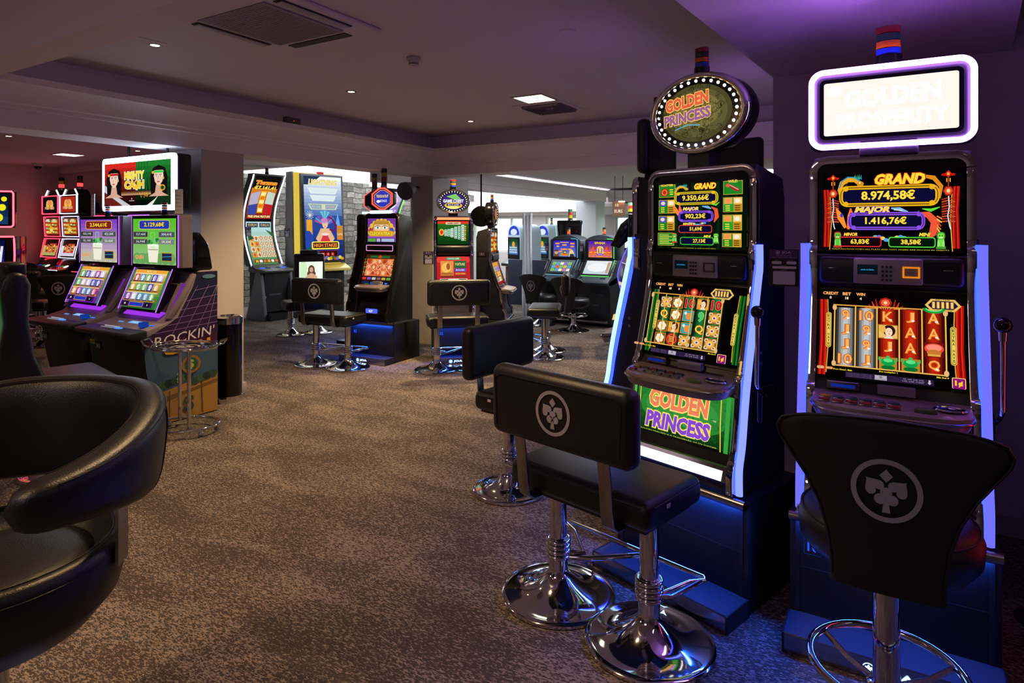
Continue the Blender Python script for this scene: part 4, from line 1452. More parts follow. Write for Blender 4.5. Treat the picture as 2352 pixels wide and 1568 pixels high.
def art_pokerows(seed=1, top='f0a030', bg='e8c070', side='7030a0'):
    rnd = random.Random(seed)
    a = Art(60, 48)
    a.grad(0, 0, 60, 48, side, bg, 6)
    a.rect(0, 0, 3.5, 48, '308040').rect(56.5, 0, 3.5, 48, '308040').rect(4, 44.5, 52, 3, top).text('MIGHTY CASH', 30, 46, 1.8, 'fff0a0', 16)
    cs = ['6090c8', 'a050b8', '5050c0', '70b068', 'c05060', '40a8b0', 'e0a040', 'd0c8e0']
    for r in range(3):
        y = 34 - r * 12
        a.rect(4, y - 1.8, 52, 2.6, 'c87c28').rect(4, y + 8.6, 52, .8, 'ffe8a0')
        for c in range(5):
            x = 5.5 + c * 10
            k = rnd.choice(cs)
            a.rect(x, y, 8.6, 8.4, k).rect(x, y - 1.2, 8.6, 1.4, mix_hex(k, '000000', .5))
            a.ell(x + 4.3, y + 4.4, 2.6, 3.0, mix_hex(k, 'ffffff', .75), n=10).poly([(x + 2, y + .4), (x + 6.6, y + .4), (x + 4.3, y + 3)], 'ffffff')
            if rnd.random() < .5: a.rect(x + 4.5, y + 1, 2.6, 5, mix_hex(k, 'ffffff', .5))
    a.rect(4, 1, 52, 6.4, '401060').rrect(7, 1.8, 9, 4.8, 1.5, '181020').rrect(44, 1.8, 9, 4.8, 1.5, '181020').rect(19, 2, 22, 4.4, '2038c0').frame(18.4, 1.4, 23.2, 5.6, .6, 'e09830')
    a.text('80', 11.5, 4.2, 2.2, 'ffffff').text('0', 48.5, 4.2, 2.2, 'ffffff')
    return a


def face(a, x, y, s, band, hair='141010', earring='e0b030', k=1.0):
    """simple portrait: long dark hair, headband"""
    a.poly([(x - s * 1.15, y - s * 2.4), (x - s * 1.25, y + s * .2), (x - s * .85, y + s * 1.25), (x, y + s * 1.6), (x + s * .95, y + s * 1.2), (x + s * 1.3, y), (x + s * 1.2, y - s * 2.4)], hair)
    a.poly([(x - s * .38, y - s * 1.0), (x + s * .38, y - s * 1.0), (x + s * .55, y - s * 2.1), (x + s * 1.5, y - s * 2.6), (x - s * 1.5, y - s * 2.6), (x - s * .55, y - s * 2.1)], 'd8a890')
    a.poly([(x - s * .62, y + s * .9), (x + s * .62, y + s * .9), (x + s * .72, y + s * .1), (x + s * .55, y - s * .65), (x + s * .15, y - s * 1.15), (x - s * .15, y - s * 1.15), (x - s * .55, y - s * .65), (x - s * .72, y + s * .1)], 'f0cdb8')
    a.rect(x - s * .75, y + s * .55, s * 1.5, s * .3, band)
    for q in (-1, 1):
        a.ell(x + q * s * .3, y + s * .1, s * .17, s * .07, 'ffffff', n=10).ell(x + q * s * .3, y + s * .1, s * .07, s * .07, '201810', n=8)
        a.band([(x + q * s * .12, y + s * .27), (x + q * s * .5, y + s * .32)], s * .07, '301810')
    a.band([(x - s * .02, y + s * .05), (x - s * .09, y - s * .35), (x + s * .06, y - s * .38)], s * .05, 'c09078')
    a.ell(x, y - s * .66, s * .22, s * .08, 'b83838', n=10)
    a.ell(x - s * .8, y + s * .62, s * .2, s * .2, earring, n=10).ell(x + s * .78, y - s * .2, s * .1, s * .2, earring, n=8)


def art_mighty(big=True):
    a = Art(100, 58, 1.0)
    a.grad(0, 0, 50, 58, '180808', 'd82820', 8).grad(50, 0, 50, 58, '061008', '208030', 8)
    for i in range(5): a.band([(50 + i * 4, 58), (50 + i * 5, 20)], 1.2, '186828')
    a.grad(0, 14, 100, 5, 'c8986a', '604028', 3)
    a.poly([(0, 30), (22, 12), (42, 0), (0, 0)], 'c8c8d0').poly([(0, 20), (18, 8), (30, 0), (0, 0)], '6a2018')
    a.poly([(100, 22), (84, 14), (66, 0), (100, 0)], '123018').poly([(84, 14), (78, 8), (66, 0), (74, 0)], 'e8e8e0')
    face(a, 16, 36, 9.5, 'c02020'); face(a, 84, 36, 9.5, '38d048')
    a.ell(90, 22, 4, 4, 'd8a030').ell(90, 22, 2.4, 2.4, '104818')
    a.text('MIGHTY', 49, 40, 11, 'f8e040', 30, out=['106020', 'ffffff'], ow=.03, bold=.07).text('CA$H', 49, 27, 13, 'f0c828', 30, out=['106020', 'ffffff'], ow=.03, bold=.07)
    a.text('女供', 62, 14, 7, 'e8a030', 12, bold=.02) if False else a.band([(57, 17), (60, 10), (62, 17)], .8, 'e8a030').band([(56.5, 14.5), (63, 14.5)], .8, 'e8a030').band([(65, 17), (64, 10)], .8, 'e8a030').band([(66, 15), (70, 15)], .7, 'e8a030').band([(67, 17), (67, 11)], .7, 'e8a030').band([(69, 17), (69, 11)], .7, 'e8a030').band([(66, 12.6), (70.4, 12.6)], .7, 'e8a030')
    a.text('AINSWORTH' if False else 'ARISTO', 45, 6.5, 1.6, 'c8c8c8', 8) if False else a.rect(42, 6, 8, .8, 'c8c8c8').ell(46, 9, .8, 1.2, 'c8c8c8', n=8)
    return a


def simple_screen(W_, H_, bg, seed=0, title=None, tc='ffe040', style='rows'):
    rnd = random.Random(seed)
    a = Art(W_, H_)
    a.grad(0, 0, W_, H_, bg[0], bg[1], 6)
    cs = ['f0b030', 'e04828', '40a0d0', '70c050', 'd060b0', 'f8f0d0', '8858d0']
    if style == 'rows':
        for r in range(3):
            for c in range(5):
                x, y = W_ * (.10 + c * .165), H_ * (.12 + r * .24)
                k = rnd.choice(cs)
                a.rect(x, y, W_ * .14, H_ * .2, mix_hex(k, 'ffffff', .35)).ell(x + W_ * .07, y + H_ * .1, W_ * .05, H_ * .07, k, n=8)
    elif style == 'pays':
        for i in range(14):
            x, y = rnd.uniform(.05, .8) * W_, rnd.uniform(.05, .7) * H_
            a.rect(x, y, W_ * .14, H_ * .08, rnd.choice(cs))
    if title: a.text(title, W_ / 2, H_ * .88, H_ * .12, tc, W_ * .6, out='602000', bold=.04)
    return a


def art_pyramids():
    a = Art(60, 44)
    a.grad(0, 0, 60, 44, 'f08830', '5020b0', 9)
    a.poly([(1, 10), (13, 31), (25, 10)], 'f05828').poly([(13, 31), (25, 10), (18, 10)], 'b83018').poly([(35, 10), (47, 31), (59, 10)], 'f05828').poly([(47, 31), (59, 10), (52, 10)], 'b83018')
    a.rrect(22, 4, 16, 26, 6, 'f8e080').rrect(24, 12, 12, 16, 5, 'e8a838').ell(30, 22, 4, 5, 'f8c860').ell(28.6, 22.6, .8, .4, '301008', n=6).ell(31.4, 22.6, .8, .4, '301008', n=6)
    for x in (24.5, 33.5): a.rect(x, 12, 2, 12, '5040c0')
    a.ell(30, 8, 9, 3.4, '6838c0').text('FREE SPINS', 30, 8, 1.8, 'ffffff', 12)
    for x in (3, 14, 38, 49):
        for y in (2, 12, 17): a.rect(x, y, 8, 3, ['ffb040', 'f87858', 'c858c0'][y % 3])
    a.text('SPHINX', 30, 38.5, 6, 'f0c030', 28, out='402000', bold=.05)
    return a


def art_adventure():
    a = Art(60, 44)
    a.grad(0, 0, 60, 44, '6080e0', '3828c0', 6)
    for x, y, w_ in ((5, 34, 12), (24, 30, 12), (45, 34, 12), (8, 26, 8), (20, 18, 18), (46, 26, 10), (14, 12, 10), (40, 18, 9)): a.rrect(x, y, w_, 4.4, 1, 'e89828').text('50', x + w_ / 2, y + 2.2, 2, 'fff0a0')
    a.text('Adventurer', 30, 39.5, 3.4, 'ffd840', 24, shear=.2, out='c04010', bold=.03)
    a.poly([(1, 0), (3, 12), (10, 14), (15, 6), (15, 0)], '704828').ell(8, 11, 4.6, 5, 'e0a880').ell(8, 16, 6.5, 2, '5a3818').ell(8, 18, 4, 3, '6a4420').rect(5.8, 11.4, 1.2, .7, '201008').rect(9, 11.4, 1.2, .7, '201008')
    a.poly([(42, 0), (44, 16), (49, 20), (54, 17), (58, 0)], 'f0d870').ell(50, 13, 3.4, 4.4, 'f0c8a0').poly([(44, 0), (46, 8), (55, 8), (58, 0)], '283050')
    a.rect(20, 2, 20, 8, 'd88820').rect(28, 8, 8, 8, '482810').ell(32, 12, 3, 2.4, 'f8d850')
    return a


def art_eyes():
    a = Art(70, 54)
    a.grad(0, 0, 70, 54, '9050b0', '7838a0', 4)
    for i in range(11): a.ell(35 + 30 * math.cos(R(180 - i * 18)), 22 + 27 * math.sin(R(180 - i * 18)), 5, 5, 'e8c038', n=10)
    a.rrect(14, 16, 42, 34, 12, 'c8903c').rrect(17, 14, 36, 32, 10, 'f0c8a0').rect(17, 40, 36, 7, 'b88830')
    for x in (26, 44): a.ell(x, 33, 6, 2.8, 'ffffff').ell(x, 33, 2.6, 2.6, '309878').ell(x, 33, 1.2, 1.2, '102010', n=8).band([(x - 7, 35), (x, 38), (x + 7, 35.5)], 1.3, '301810')
    a.ell(8, 24, 5, 9, 'c03828').ell(62, 24, 5, 9, '3858c0')
    a.rrect(3, 13, 64, 13, 6, 'e0a020').text('CLEOPATRA II', 35, 19.5, 8.4, 'f8e048', 58, out=['a05010', '603000'], ow=.025, bold=.04)
    a.rect(0, 0, 70, 9, '482878').rrect(2, 1, 20, 7, 1, '58a838').rrect(24, 1, 9, 7, 1, 'c0b0d0').rrect(36, 1, 32, 7, 1, 'a8b8d8')
    return a


def art_orange_reels():
    a = Art(70, 50)
    a.rect(0, 0, 70, 50, '402010').rect(4, 9, 62, 33, 'e07040')
    for r in range(3):
        for c in range(5):
            x, y = 5.5 + c * 12.2, 10 + r * 10.8
            a.rect(x, y, 11, 9.8, ['e88850', 'd86838', 'c85028'][(r + c) % 3]).ell(x + 5.5, y + 5, 3.4, 3.6, ['f8c080', 'a84020', 'f0a060'][(r * 2 + c) % 3], n=10)
    for p in (((4, 36), (30, 14), (56, 38), (66, 20)), ((4, 14), (24, 38), (48, 12), (66, 36)), ((4, 25), (35, 40), (66, 12)), ((10, 9), (40, 30), (66, 28))): a.band(list(p), .6, 'f8e0c8')
    a.rect(12, 43.5, 46, 4, '206830').poly([(31, 43), (39, 43), (35, 50)], 'e83818')
    a.rect(0, 0, 70, 8.4, '281418')
    for i, c in enumerate(('e03020', '8058c0', 'c8c0c0', '906050', 'c8a040', '50a838')): a.rrect(2 + i * 11.4, 1.6, 9, 4.6, 1, c)
    for y in range(9, 42, 3): a.rect(1, y, 2, 2, ['e83828', '38a848', 'e8c028'][(y // 3) % 3]).rect(67, y, 2, 2, ['38a848', 'e8c028', 'e83828'][(y // 3) % 3])
    return a


def art_chest_top():
    a = Art(70, 54)
    a.grad(0, 0, 70, 54, '0c3c10', '2c7020', 6).rect(0, 48, 70, 6, 'e83828').rrect(18, 46, 34, 6, 2, 'f0c8a0').text('GAME CHEST', 35, 49, 3, '582010', 26, bold=.04)
    a.ell(9, 28, 6, 8, 'f0b848').ell(9, 28, 3.4, 5, 'd83828')
    for i, (x, h) in enumerate(((15, 16), (22, 18), (29, 22), (37, 28), (45, 32), (53, 38))):
        a.rect(x, 27 - h / 2, 7, h, ['b8e0d0', 'a0d8b0', 'd0e8d8'][i % 3]).frame(x, 27 - h / 2, 7, h, .4, '406848')
        for k in range(int(h // 5)): a.rect(x + 2.4, 27 - h / 2 + 1.6 + k * 5, 2.4, 2.2, ['e03030', '3858c0', '38a040'][(i + k) % 3])
    for k in range(8): a.rect(60.5, 8 + k * 4.6, 3, 3, ['e0a030', 'f0d060'][k % 2])
    return a


def art_chest_main():
    a = Art(70, 46)
    a.rect(0, 0, 70, 46, 'c82028').ell(35, 40, 40, 8, 'e04038').rrect(20, 40, 30, 4.6, 2, '38a060').text('CHOOSE A GAME', 35, 42.3, 2.4, 'ffffff', 24)
    a.rect(8, 12, 27, 26, 'e09848').ell(20, 26, 10, 9, 'f8c060').ell(24, 28, 4, 6, 'a85830').rect(9, 13, 25, 4, 'b06830')
    a.rect(37, 25, 25, 13, '286838').text('FORTUNE', 49, 32, 5, 'f8e8a0', 20, out='104010').rect(37, 18.5, 25, 6, '6848b0').rect(37, 12, 25, 6, 'c03028').text('GOLD RUSH', 49, 15, 2.6, 'ffe060', 20).text('RICHES', 49, 21.5, 2.6, 'ffffff', 18)
    a.rect(8, 8, 26, 3.4, '803828').rect(37, 8, 25, 3.4, '803828').rrect(6, 1.5, 58, 4.6, 1.5, 'f0e8e0').rect(26, 2, 16, 3.6, 'f8fff8').rrect(8, 2.2, 15, 3.2, .8, '303030').rrect(46, 2.2, 15, 3.2, .8, '303030')
    return a


def art_fortune(kind=0):
    a = Art(60, 62)
    a.grad(0, 0, 60, 62, 'a02810', 'c83818', 5)
    a.rect(0, 48, 60, 14, '7a5030')
    for i in range(2):
        for j in range(4):
            x, y = 3 + i * 29, 4 + j * 14
            a.rect(x, y, 25, 10, ['d8b050', '8c7830', 'c09838', '605020'][(i + j) % 4]).rect(x + 1, y + 4, 8, 5, ['f0e0a0', 'b8c0d8'][j % 2]).text('88', x + 17, y + 5, 5, 'ffe860', 11, out='503000')
    a.ell(30, 22, 9, 11, 'e8a820').ell(30, 18, 6, 6, 'f8d860').rect(10, 50, 14, 10, 'd8d0c0').rect(38, 50, 14, 10, 'd8c8a0')
    return a


def art_fort_reels(frame_='f0e8f8'):
    a = Art(60, 50)
    a.grad(0, 0, 60, 50, mix_hex(frame_, '000000', .12), frame_, 5)
    for c in range(3):
        x = 12 + c * 15
        a.rect(x, 10, 13, 30, 'e04030').ell(x + 6.5, 25, 4.6, 15, '8a5020').ell(x + 6.5, 25, 3.6, 12, 'd8a850')
        for r in range(3): a.rect(x + 3.4, 14 + r * 8, 6.2, 4.4, ['402010', 'f8d040', 'a82820'][(r + c) % 3])
    return a

# ================================================================== SLOT MACHINES
def plaque_card(t, x, y, z, w_=.115, h=.15, rot=0, two=True):
    """hanging notice card with the casino name"""
    M4 = Matrix.Translation((x, y, z)) @ Matrix.Rotation(R(rot), 4, 'Z')
    c = MB().box(-w_ / 2, -.004, -h / 2, w_ / 2, .004, h / 2).xf(M4).build('notice_card', mat('card_black', '16121c', .35), t)
    a = Art(46, 60, lit=False)
    a.rect(2, 45, 42, 14, '4a2468'); emblem_art(a, 14, 54.5, 3.2, 'd0c8d8'); a.text('JOA', 27, 54.5, 5, 'd8d0e0', 14)
    a.text('CESAR PALACE', 23, 49.8, 1.8, 'a898b8', 24, res=1).text('CASINO DE ST-PAUL-LES-DAX', 23, 46.8, 1.7, 'a898b8', 38, res=1)
    a.text('MISE', 12, 42.3, 1.6, '8c8498').text('SOCLE', 34, 42.3, 1.6, '8c8498').rrect(5, 36, 15, 4.6, 2, 'd8d4dc').rrect(27, 36, 15, 4.6, 2, 'd8d4dc')
    a.text('MODELE', 23, 33.8, 1.6, '8c8498').rrect(6, 28.6, 36, 4, 1.8, 'd8d4dc').text('PAIEMENTS', 23, 26.4, 1.6, '8c8498').rrect(7, 3, 33, 21.5, 2, 'c4bccc')
    a.build('notice_text', c, lambda u, v, off: M4 @ Vector(((u - .5) * w_, -.0042 - off, (v - .5) * h)), e=.0002)
    return c


def beacon(t, x, y, z, s=1.0, cols=('1a38b0', 'c86018', '1c3c34', '801820'), lit=None, nm='signal_lamp'):
    b = MB().prism([(.050 * s * math.cos(2 * PI * i / 24), .036 * s * math.sin(2 * PI * i / 24)) for i in range(24)], 'z', 0, .05 * s).xf(Matrix.Translation((x, y, z)))
    root = b.build(nm, BLACKG, t)
    h = .030 * s
    for i, c in enumerate(cols):
        m = em(lit[1], 3) if (lit and lit[0] == i) else mat('lens_' + c, c, .25)
        MB().prism([(.044 * s * math.cos(2 * PI * k / 24), .032 * s * math.sin(2 * PI * k / 24)) for k in range(24)], 'z', .05 * s + i * h, .05 * s + i * h + h * .92).xf(Matrix.Translation((x, y, z))).build('lens', m, root, bevel=.002 * s)
    return root


def round_beacon(t, x, y, z, s=1.0, cols=('ff3018', 'd8c8b0', '28402c'), lit=0):
    root = MB().lathe([(1e-5, 0), (.022 * s, 0), (.022 * s, .02 * s), (1e-5, .02 * s)], 20, (x, y, z)).build('signal_lamp', CHROMEB, t)
    for i, c in enumerate(cols):
        MB().lathe([(1e-5, 0), (.019 * s, 0), (.019 * s, .026 * s), (1e-5, .026 * s)], 20, (x, y, z + .02 * s + i * .027 * s)).build('lens', em(c, 2.5) if i == lit else mat('lens_' + c, c, .25), root)


def neon(t, pts, r, col, s, name='light_strip', closed=False, sx=1.0, sy=1.0, up=None):
    return MB().tube(pts, r, 12, closed, sx, sy, up).build(name, em(col, s), t)


def rr_path(w_, h, r, n=6):
    pts = []
    for cx, cz, a in ((w_ / 2 - r, -h / 2 + r, -90), (w_ / 2 - r, h / 2 - r, 0), (-w_ / 2 + r, h / 2 - r, 90), (-w_ / 2 + r, -h / 2 + r, 180)):
        for i in range(n + 1):
            q = R(a + 90 * i / n)
            pts.append((cx + r * math.cos(q), cz + r * math.sin(q)))
    return pts


def smooth(pts, n=4):
    """Catmull-Rom through 2d/3d points"""
    P = [Vector(p) for p in pts]
    out = []
    for i in range(len(P) - 1):
        p0, p1, p2, p3 = P[max(i - 1, 0)], P[i], P[i + 1], P[min(i + 2, len(P) - 1)]
        for k in range(n):
            t = k / n
            out.append(.5 * ((2 * p1) + (-p0 + p2) * t + (2 * p0 - 5 * p1 + 4 * p2 - p3) * t * t + (-p0 + 3 * p1 - 3 * p2 + p3) * t ** 3))
    out.append(P[-1])
    return [tuple(v) for v in out]


def base_stand(t, W_=.68, D=.5, logo=True, number=None, h=.45, step=True, glow=3.0):
    MB().box(-W_ / 2, 0, 0, W_ / 2, D, h).build('stand', CAB, t, bevel=.003)
    st = t
    if step:
        s = MB().prism([(-.17, 0), (-.17, .062), (-.165, .070), (.0, .070), (0, 0)], 'x', -W_ / 2, W_ / 2)
        so = s.build('foot_step', mat('step_metal', '50505e', .36, .6), t)
        MB().box(-W_ / 2 + .002, -.1725, .003, W_ / 2 - .002, -.1705, .066).build('step_front', CHROMEB, so)
        for q in (-1, 1):
            xs = sorted((q * W_ / 2, q * (W_ / 2 + .006)))
            MB().box(xs[0], -.172, 0, xs[1], .0, .071).build('step_end', CAB, so)
        if logo:
            a = Art(60, 14, 4.0)
            emblem_art(a, 16, 7, 4.6, '9cc4ff'); a.text('JOA', 36, 7, 7, '9cc4ff', 24, bold=.02)
            a.build('lit_logo', so, plane_map((-.125, -.1727, .008), (.25, 0, 0), (0, 0, .056)))
    MB().tube([(-W_ / 2, -.022, h - .004), (W_ / 2, -.022, h - .004)], .019, 16).build('foot_rail', CHROMEB, t)
    MB().box(-W_ / 2 + .03, -.013, h - .022, W_ / 2 - .03, -.002, h - .016).build('light_line', em((.03, .12, 1.0), glow * 10), t)
    area_light('lamp', (0, -.014, h - .024), (R(-14), 0, 0), W_ - .06, .01, glow * 2.0, (.02, .12, 1.0), t)
    MB().box(-W_ / 2 + .02, -.004, .08, -W_ / 2 + .035, 0, h - .03).box(W_ / 2 - .035, -.004, .08, W_ / 2 - .02, 0, h - .03).box(-W_ / 2 + .035, -.003, .245, W_ / 2 - .035, -.001, .248).build('door_panel', mat('panel_edge', '1c1c22', .4), t)
    if number:
        a = Art(30, 20, 1.0)
        a.frame(0, 0, 30, 20, .7, '1838a0', .5).text(number, 15, 10, 12, '2858ff', bold=.02)
        a.build('number_plate', t, plane_map((-W_ / 2 + .05, -.0035, .30), (.09, 0, 0), (0, 0, .06)))


FP = [(.0, .45), (.0, .56), (.035, .62), (.065, .86), (.065, .93), (.095, .965), (.19, 1.32), (.175, 1.335), (.175, 1.455), (.2, 1.465), (.2, 1.853)]


def upright(name, label, loc, rot, group=None, hw=.277, ztop=1.853, D=.5, trim=CHROME, art_top=None, art_main=None, art_low=None, strip=None, topper=None, lever=False,
            card=None, number=None, detail=True, stand_w=.68, reader='silver', console_m=None, beacon_z=None, screen_k=1.0, side_number=None, wings=True, stand=True, logo=True, sides=(-1, 1)):
    t = thing(name, label, 'slot machine', (*loc, 0), rot, group)
    if stand: base_stand(t, stand_w, D, number=number, logo=logo)
    kz = (ztop - .45) / (1.853 - .45)
    Z = lambda z: .45 + (z - .45) * kz
    P = lambda y, z: (y, Z(z))
    prof = [P(*p) for p in FP] + [(D - .02, Z(1.80)), (D, Z(1.7)), (D, .45)]
    MB().prism(prof, 'x', -hw + .012, hw - .012, bevel=.004).build('cabinet', CAB, t)
    # side trim
    tp = smooth([P(-.012, .47), P(-.012, .56), P(.02, .64), P(.052, .86), P(.058, .93), P(.085, .98), P(.172, 1.31), P(.172, 1.46), P(.186, 1.52), P(.186, 1.80)], 4)
    k = .030 if trim is CHROME else .018
    for s in (-1, 1):
        r = MB().ribbon([(s * (hw - k / 2), y, z) for y, z in tp], k, .030)
        r.build('side_trim', trim, t, bevel=.004)
    # arched top
    rr = .05
    ar = [(-hw + k / 2, Z(1.79))] + [(-hw + k / 2 + rr * (1 - math.cos(R(q))), Z(1.853) - k / 2 - rr * (1 - math.sin(R(q)))) for q in range(0, 91, 15)] + [(hw - k / 2 - rr * (1 - math.cos(R(q))), Z(1.853) - k / 2 - rr * (1 - math.sin(R(q)))) for q in range(90, -1, -15)] + [(hw - k / 2, Z(1.79))]
    MB().ribbon([(x, .19, z) for x, z in ar], .045, k, (0, 1, 0)).build('top_trim', trim, t, bevel=.004)
    # upper screen
    wi = hw - k - .004
    MB().box(-wi, .183, Z(1.468), wi, .199, Z(1.825)).build('screen_bezel', BLACKG, t)
    wu = wi - .012 if art_top is None else wi - .012
    if art_top: art_top.build('upper_screen', t, front(-wu * .985, wu * .985, P(.1825, 1.475), P(.1825, 1.785)))
    # middle unit with card reader
    mu = MB().rbox(-wi + .002, .145, Z(1.338), wi - .002, .19, Z(1.452), .02, 3).build('reader_unit', BLACK, t)
    if reader == 'silver':
        MB().rbox(-.118, .138, Z(1.345), .112, .16, Z(1.445), .008, 3).build('keypad_plate', mat('silver_paint', 'a8a0a0', .34, .35), mu)
        a = Art(100, 44)
        a.rect(6, 16, 30, 17, '08121c').text('points de fidelite', 21, 24, 3, '40b8e8', 19)
        a.build('display', mu, front(-.118, .112, (.1378, Z(1.345)), (.1378, Z(1.445))))
        if detail:
            kp = MB()
            for r_ in range(4):
                for c_ in range(3): kp.cyl((-.019 + c_ * .0135, .1375, Z(1.362) + r_ * .0165), (-.019 + c_ * .0135, .134, Z(1.362) + r_ * .0165), .0046, 12)
            kp.build('keypad', mat('keys_navy', '20243c', .4), mu)
        f = MB()
        x0, x1, z0, z1 = .046, .102, Z(1.372), Z(1.415)
        f.box(x0, .134, z0, x1, .139, z0 + .006).box(x0, .134, z1 - .006, x1, .139, z1).box(x0, .134, z0, x0 + .006, .139, z1).box(x1 - .006, .134, z0, x1, .139, z1)
        f.build('card_slot', em('ff9020', .8) if art_low is None else mat('slot_dark', '403840', .4), mu)
        for s in (-1, 1): MB().rbox(s * .19 - .016, .141, Z(1.40), s * .19 + .016, .148, Z(1.406), .002, 2).build('latch', CHROMEB, mu)
    # main screen, leaning back
    a0, a1 = P(.094, .972), P(.187, 1.312)
    n_ = Vector((0, -(a1[1] - a0[1]), a1[0] - a0[0])).normalized()
    MB().prism([(a0[0] + .0, a0[1]), (a0[0] + n_.y * .006, a0[1] + n_.z * .006), (a1[0] + n_.y * .006, a1[1] + n_.z * .006), a1], 'x', -wi, wi).build('screen_bezel', BLACKG, t)
    q0, q1 = (a0[0] + n_.y * .0075, a0[1] + n_.z * .0075), (a1[0] + n_.y * .0075, a1[1] + n_.z * .0075)
    if art_main: art_main.build('main_screen', t, front(-wi * .985, wi * .985, q0, (lerp(q0[0], q1[0], .985), lerp(q0[1], q1[1], .985))))
    # slot panel and console
    pz = Z(.945)
    MB().rbox(-.205, .055, pz - .006, -.095, .085, pz + .024, .004).build('bill_slot', STEEL, t)
    MB().box(-.192, .053, pz + .002, -.108, .056, pz + .014).build('bill_slot_glow', em('1030a0', .7), t)
    MB().rbox(-.035, .052, pz - .008, .085, .08, pz + .026, .003).build('ticket_window', mat('frosted_grey', '8a8494', .35), t)
    cm_ = console_m or mat('console_bronze', 'a09088', .34, .55)
    wc = hw - .025
    out = [(-wc, .075), (-wc, -.02), (-wc + .012, -.055), (-wc + .05, -.078), (-.12, -.088), (0, -.092), (.12, -.088), (wc - .05, -.078), (wc - .012, -.055), (wc, -.02), (wc, .075)]
    cs = MB()
    for zz, g in ((-.052, -.015), (-.018, 0), (0, -.004)):
        for x, y in out: cs.v.append((x * (1 + g / wc * .6), y - g if y < 0 else y, Z(.905) + zz + (y + .09) * .16))
    n = len(out)
    for j in (0, 1):
        for i in range(n): cs.f.append((j * n + i, j * n + (i + 1) % n, (j + 1) * n + (i + 1) % n, (j + 1) * n + i))
    cs.f.append(tuple(range(n))); cs.f.append(tuple(range(2 * n, 3 * n))[::-1])
    co = cs.build('console', cm_, t)
    MB().tube([(x, y - (.002 if y < .05 else 0), Z(.905) - .018 + (y + .09) * .16) for x, y in out], .006, 8).build('console_rim', CHROMEB, co)
    surf = lambda x, y: Z(.905) + (y + .09) * .16
    if detail:
        bc = ['c8a018', '485068', '485068', '485068', '485068', '485068']
        b2 = ['a02838'] * 6
        if art_low is not None: bc = ['806838', '383848', '5c2c20', '2c2c40', '5c2c20', '2c2c34']; b2 = ['702040', '707088', '60605c', '504c48', '504c48', '50504c']
        for row, cols in ((0, bc), (1, b2)):
            for i in range(6):
                x = -wc + .045 + i * .045 + row * .0
                y = -.005 - row * .033
                z = surf(x, y)
                b = MB().rbox(x - .017, y - .010, z, x + .017, y + .010, z + .009, .003, 2).build('button', mat('lens_' + (cols[i]), cols[i], .25), co)
                MB().rbox(x - .020, y - .013, z - .002, x + .020, y + .013, z + .003, .002, 2).build('button_rim', CHROMEB, b)
        x, y = .112, -.035
        MB().prism([(x - .035, y - .012), (x - .022, y + .012), (x + .022, y + .012), (x + .035, y - .012), (x, y - .018)], 'z', surf(x, y) - .002, surf(x, y) + .012, bevel=.003).build('play_button', mat('play_green', '586848', .3), co)
        x, y = .185, .005
        MB().lathe([(.034, 0), (.040, .005), (.045, 0)], 32).xf(Matrix.Translation((x, y, surf(x, y) + .001)) @ Matrix.Diagonal((1.15, .75, 1, 1))).build('tray_rim', CHROME, co)
        MB().lathe([(1e-5, .001), (.035, .001), (.036, 0), (1e-5, 0)], 32).xf(Matrix.Translation((x, y, surf(x, y) + .0015)) @ Matrix.Diagonal((1.15, .75, 1, 1))).build('tray', mat('deep_blue_gloss', '081040', .15), co)
    # belly glass
    b0_, b1_ = P(.033, .625), P(.063, .852)
    if art_low:
        art_low.build('belly_glass', t, lambda u, v, off: Vector((lerp(-wi, wi, u), lerp(b0_[0], b1_[0], v) - .006 - off - .012 * (1 - (2 * u - 1) ** 2), lerp(b0_[1], b1_[1], v))), cuts=None) if False else \
            art_low.build('belly_glass', t, front(-wi, wi, (b0_[0] - .007, b0_[1]), (b1_[0] - .007, b1_[1])))
        MB().prism([(-.004, Z(.50)), (-.022, Z(.515)), (.0, Z(.57)), (.01, Z(.575))], 'x', -wi, wi).build('light_bar_housing', CHROMEB, t)
        MB().prism([(-.023, Z(.517)), (-.0235, Z(.517)), (-.0065, Z(.555)), (-.006, Z(.555))], 'x', -wi + .02, wi - .02).build('light_bar', em((.9, .88, .95), 1.6), t)
    else:
        MB().prism([(-.002, Z(.47)), (-.006, Z(.47)), (-.006, Z(.56)), (.028, Z(.62)), (.05, Z(.80)), (.054, Z(.80)), (.03, Z(.61)), (-.002, Z(.55))], 'x', -wi + .03, wi - .03).build('lower_door', CHROMEB if trim is CHROME else BLACKG, t)
    # light strips
    if strip:
        sp = smooth([P(-.005, .475), P(-.005, .58), P(.02, .68), P(.055, .90), P(.15, 1.33), P(.165, 1.40), P(.165, 1.50)], 5)
        for s in sides:
            neon(t, [(s * (hw + .018), y, z) for y, z in sp], .013, strip[0], strip[1], sx=1.15, sy=1.0, up=(1, 0, 0))
            MB().ribbon([(s * (hw + .006), y + .012, z) for y, z in sp], .02, .035).build('strip_back_glow', em((.012, .025, 1.0) if strip[0][2] > .5 else (1.0, .02, .06), 9), t)  # glowing backing added for the strip's coloured edge and wider spill
    if wings and strip:
        for s in (-1, 1):
            MB().prism([P(.01, .47), P(.03, .60), P(.09, .90), P(.18, 1.30), P(.19, 1.52), (D - .05, Z(1.52)), (D - .05, Z(.47))], 'x', s * (hw - .012), s * (hw + .008)).build('side_panel', CAB, t)
    if name == 'slot_machine' and not lever and strip and detail is False and logo:
        for zz in (.985, 1.03): MB().cyl((hw + .006, .16, Z(zz)), (hw + .016, .16, Z(zz)), .009, 14).build('bolt', CHROME, t)
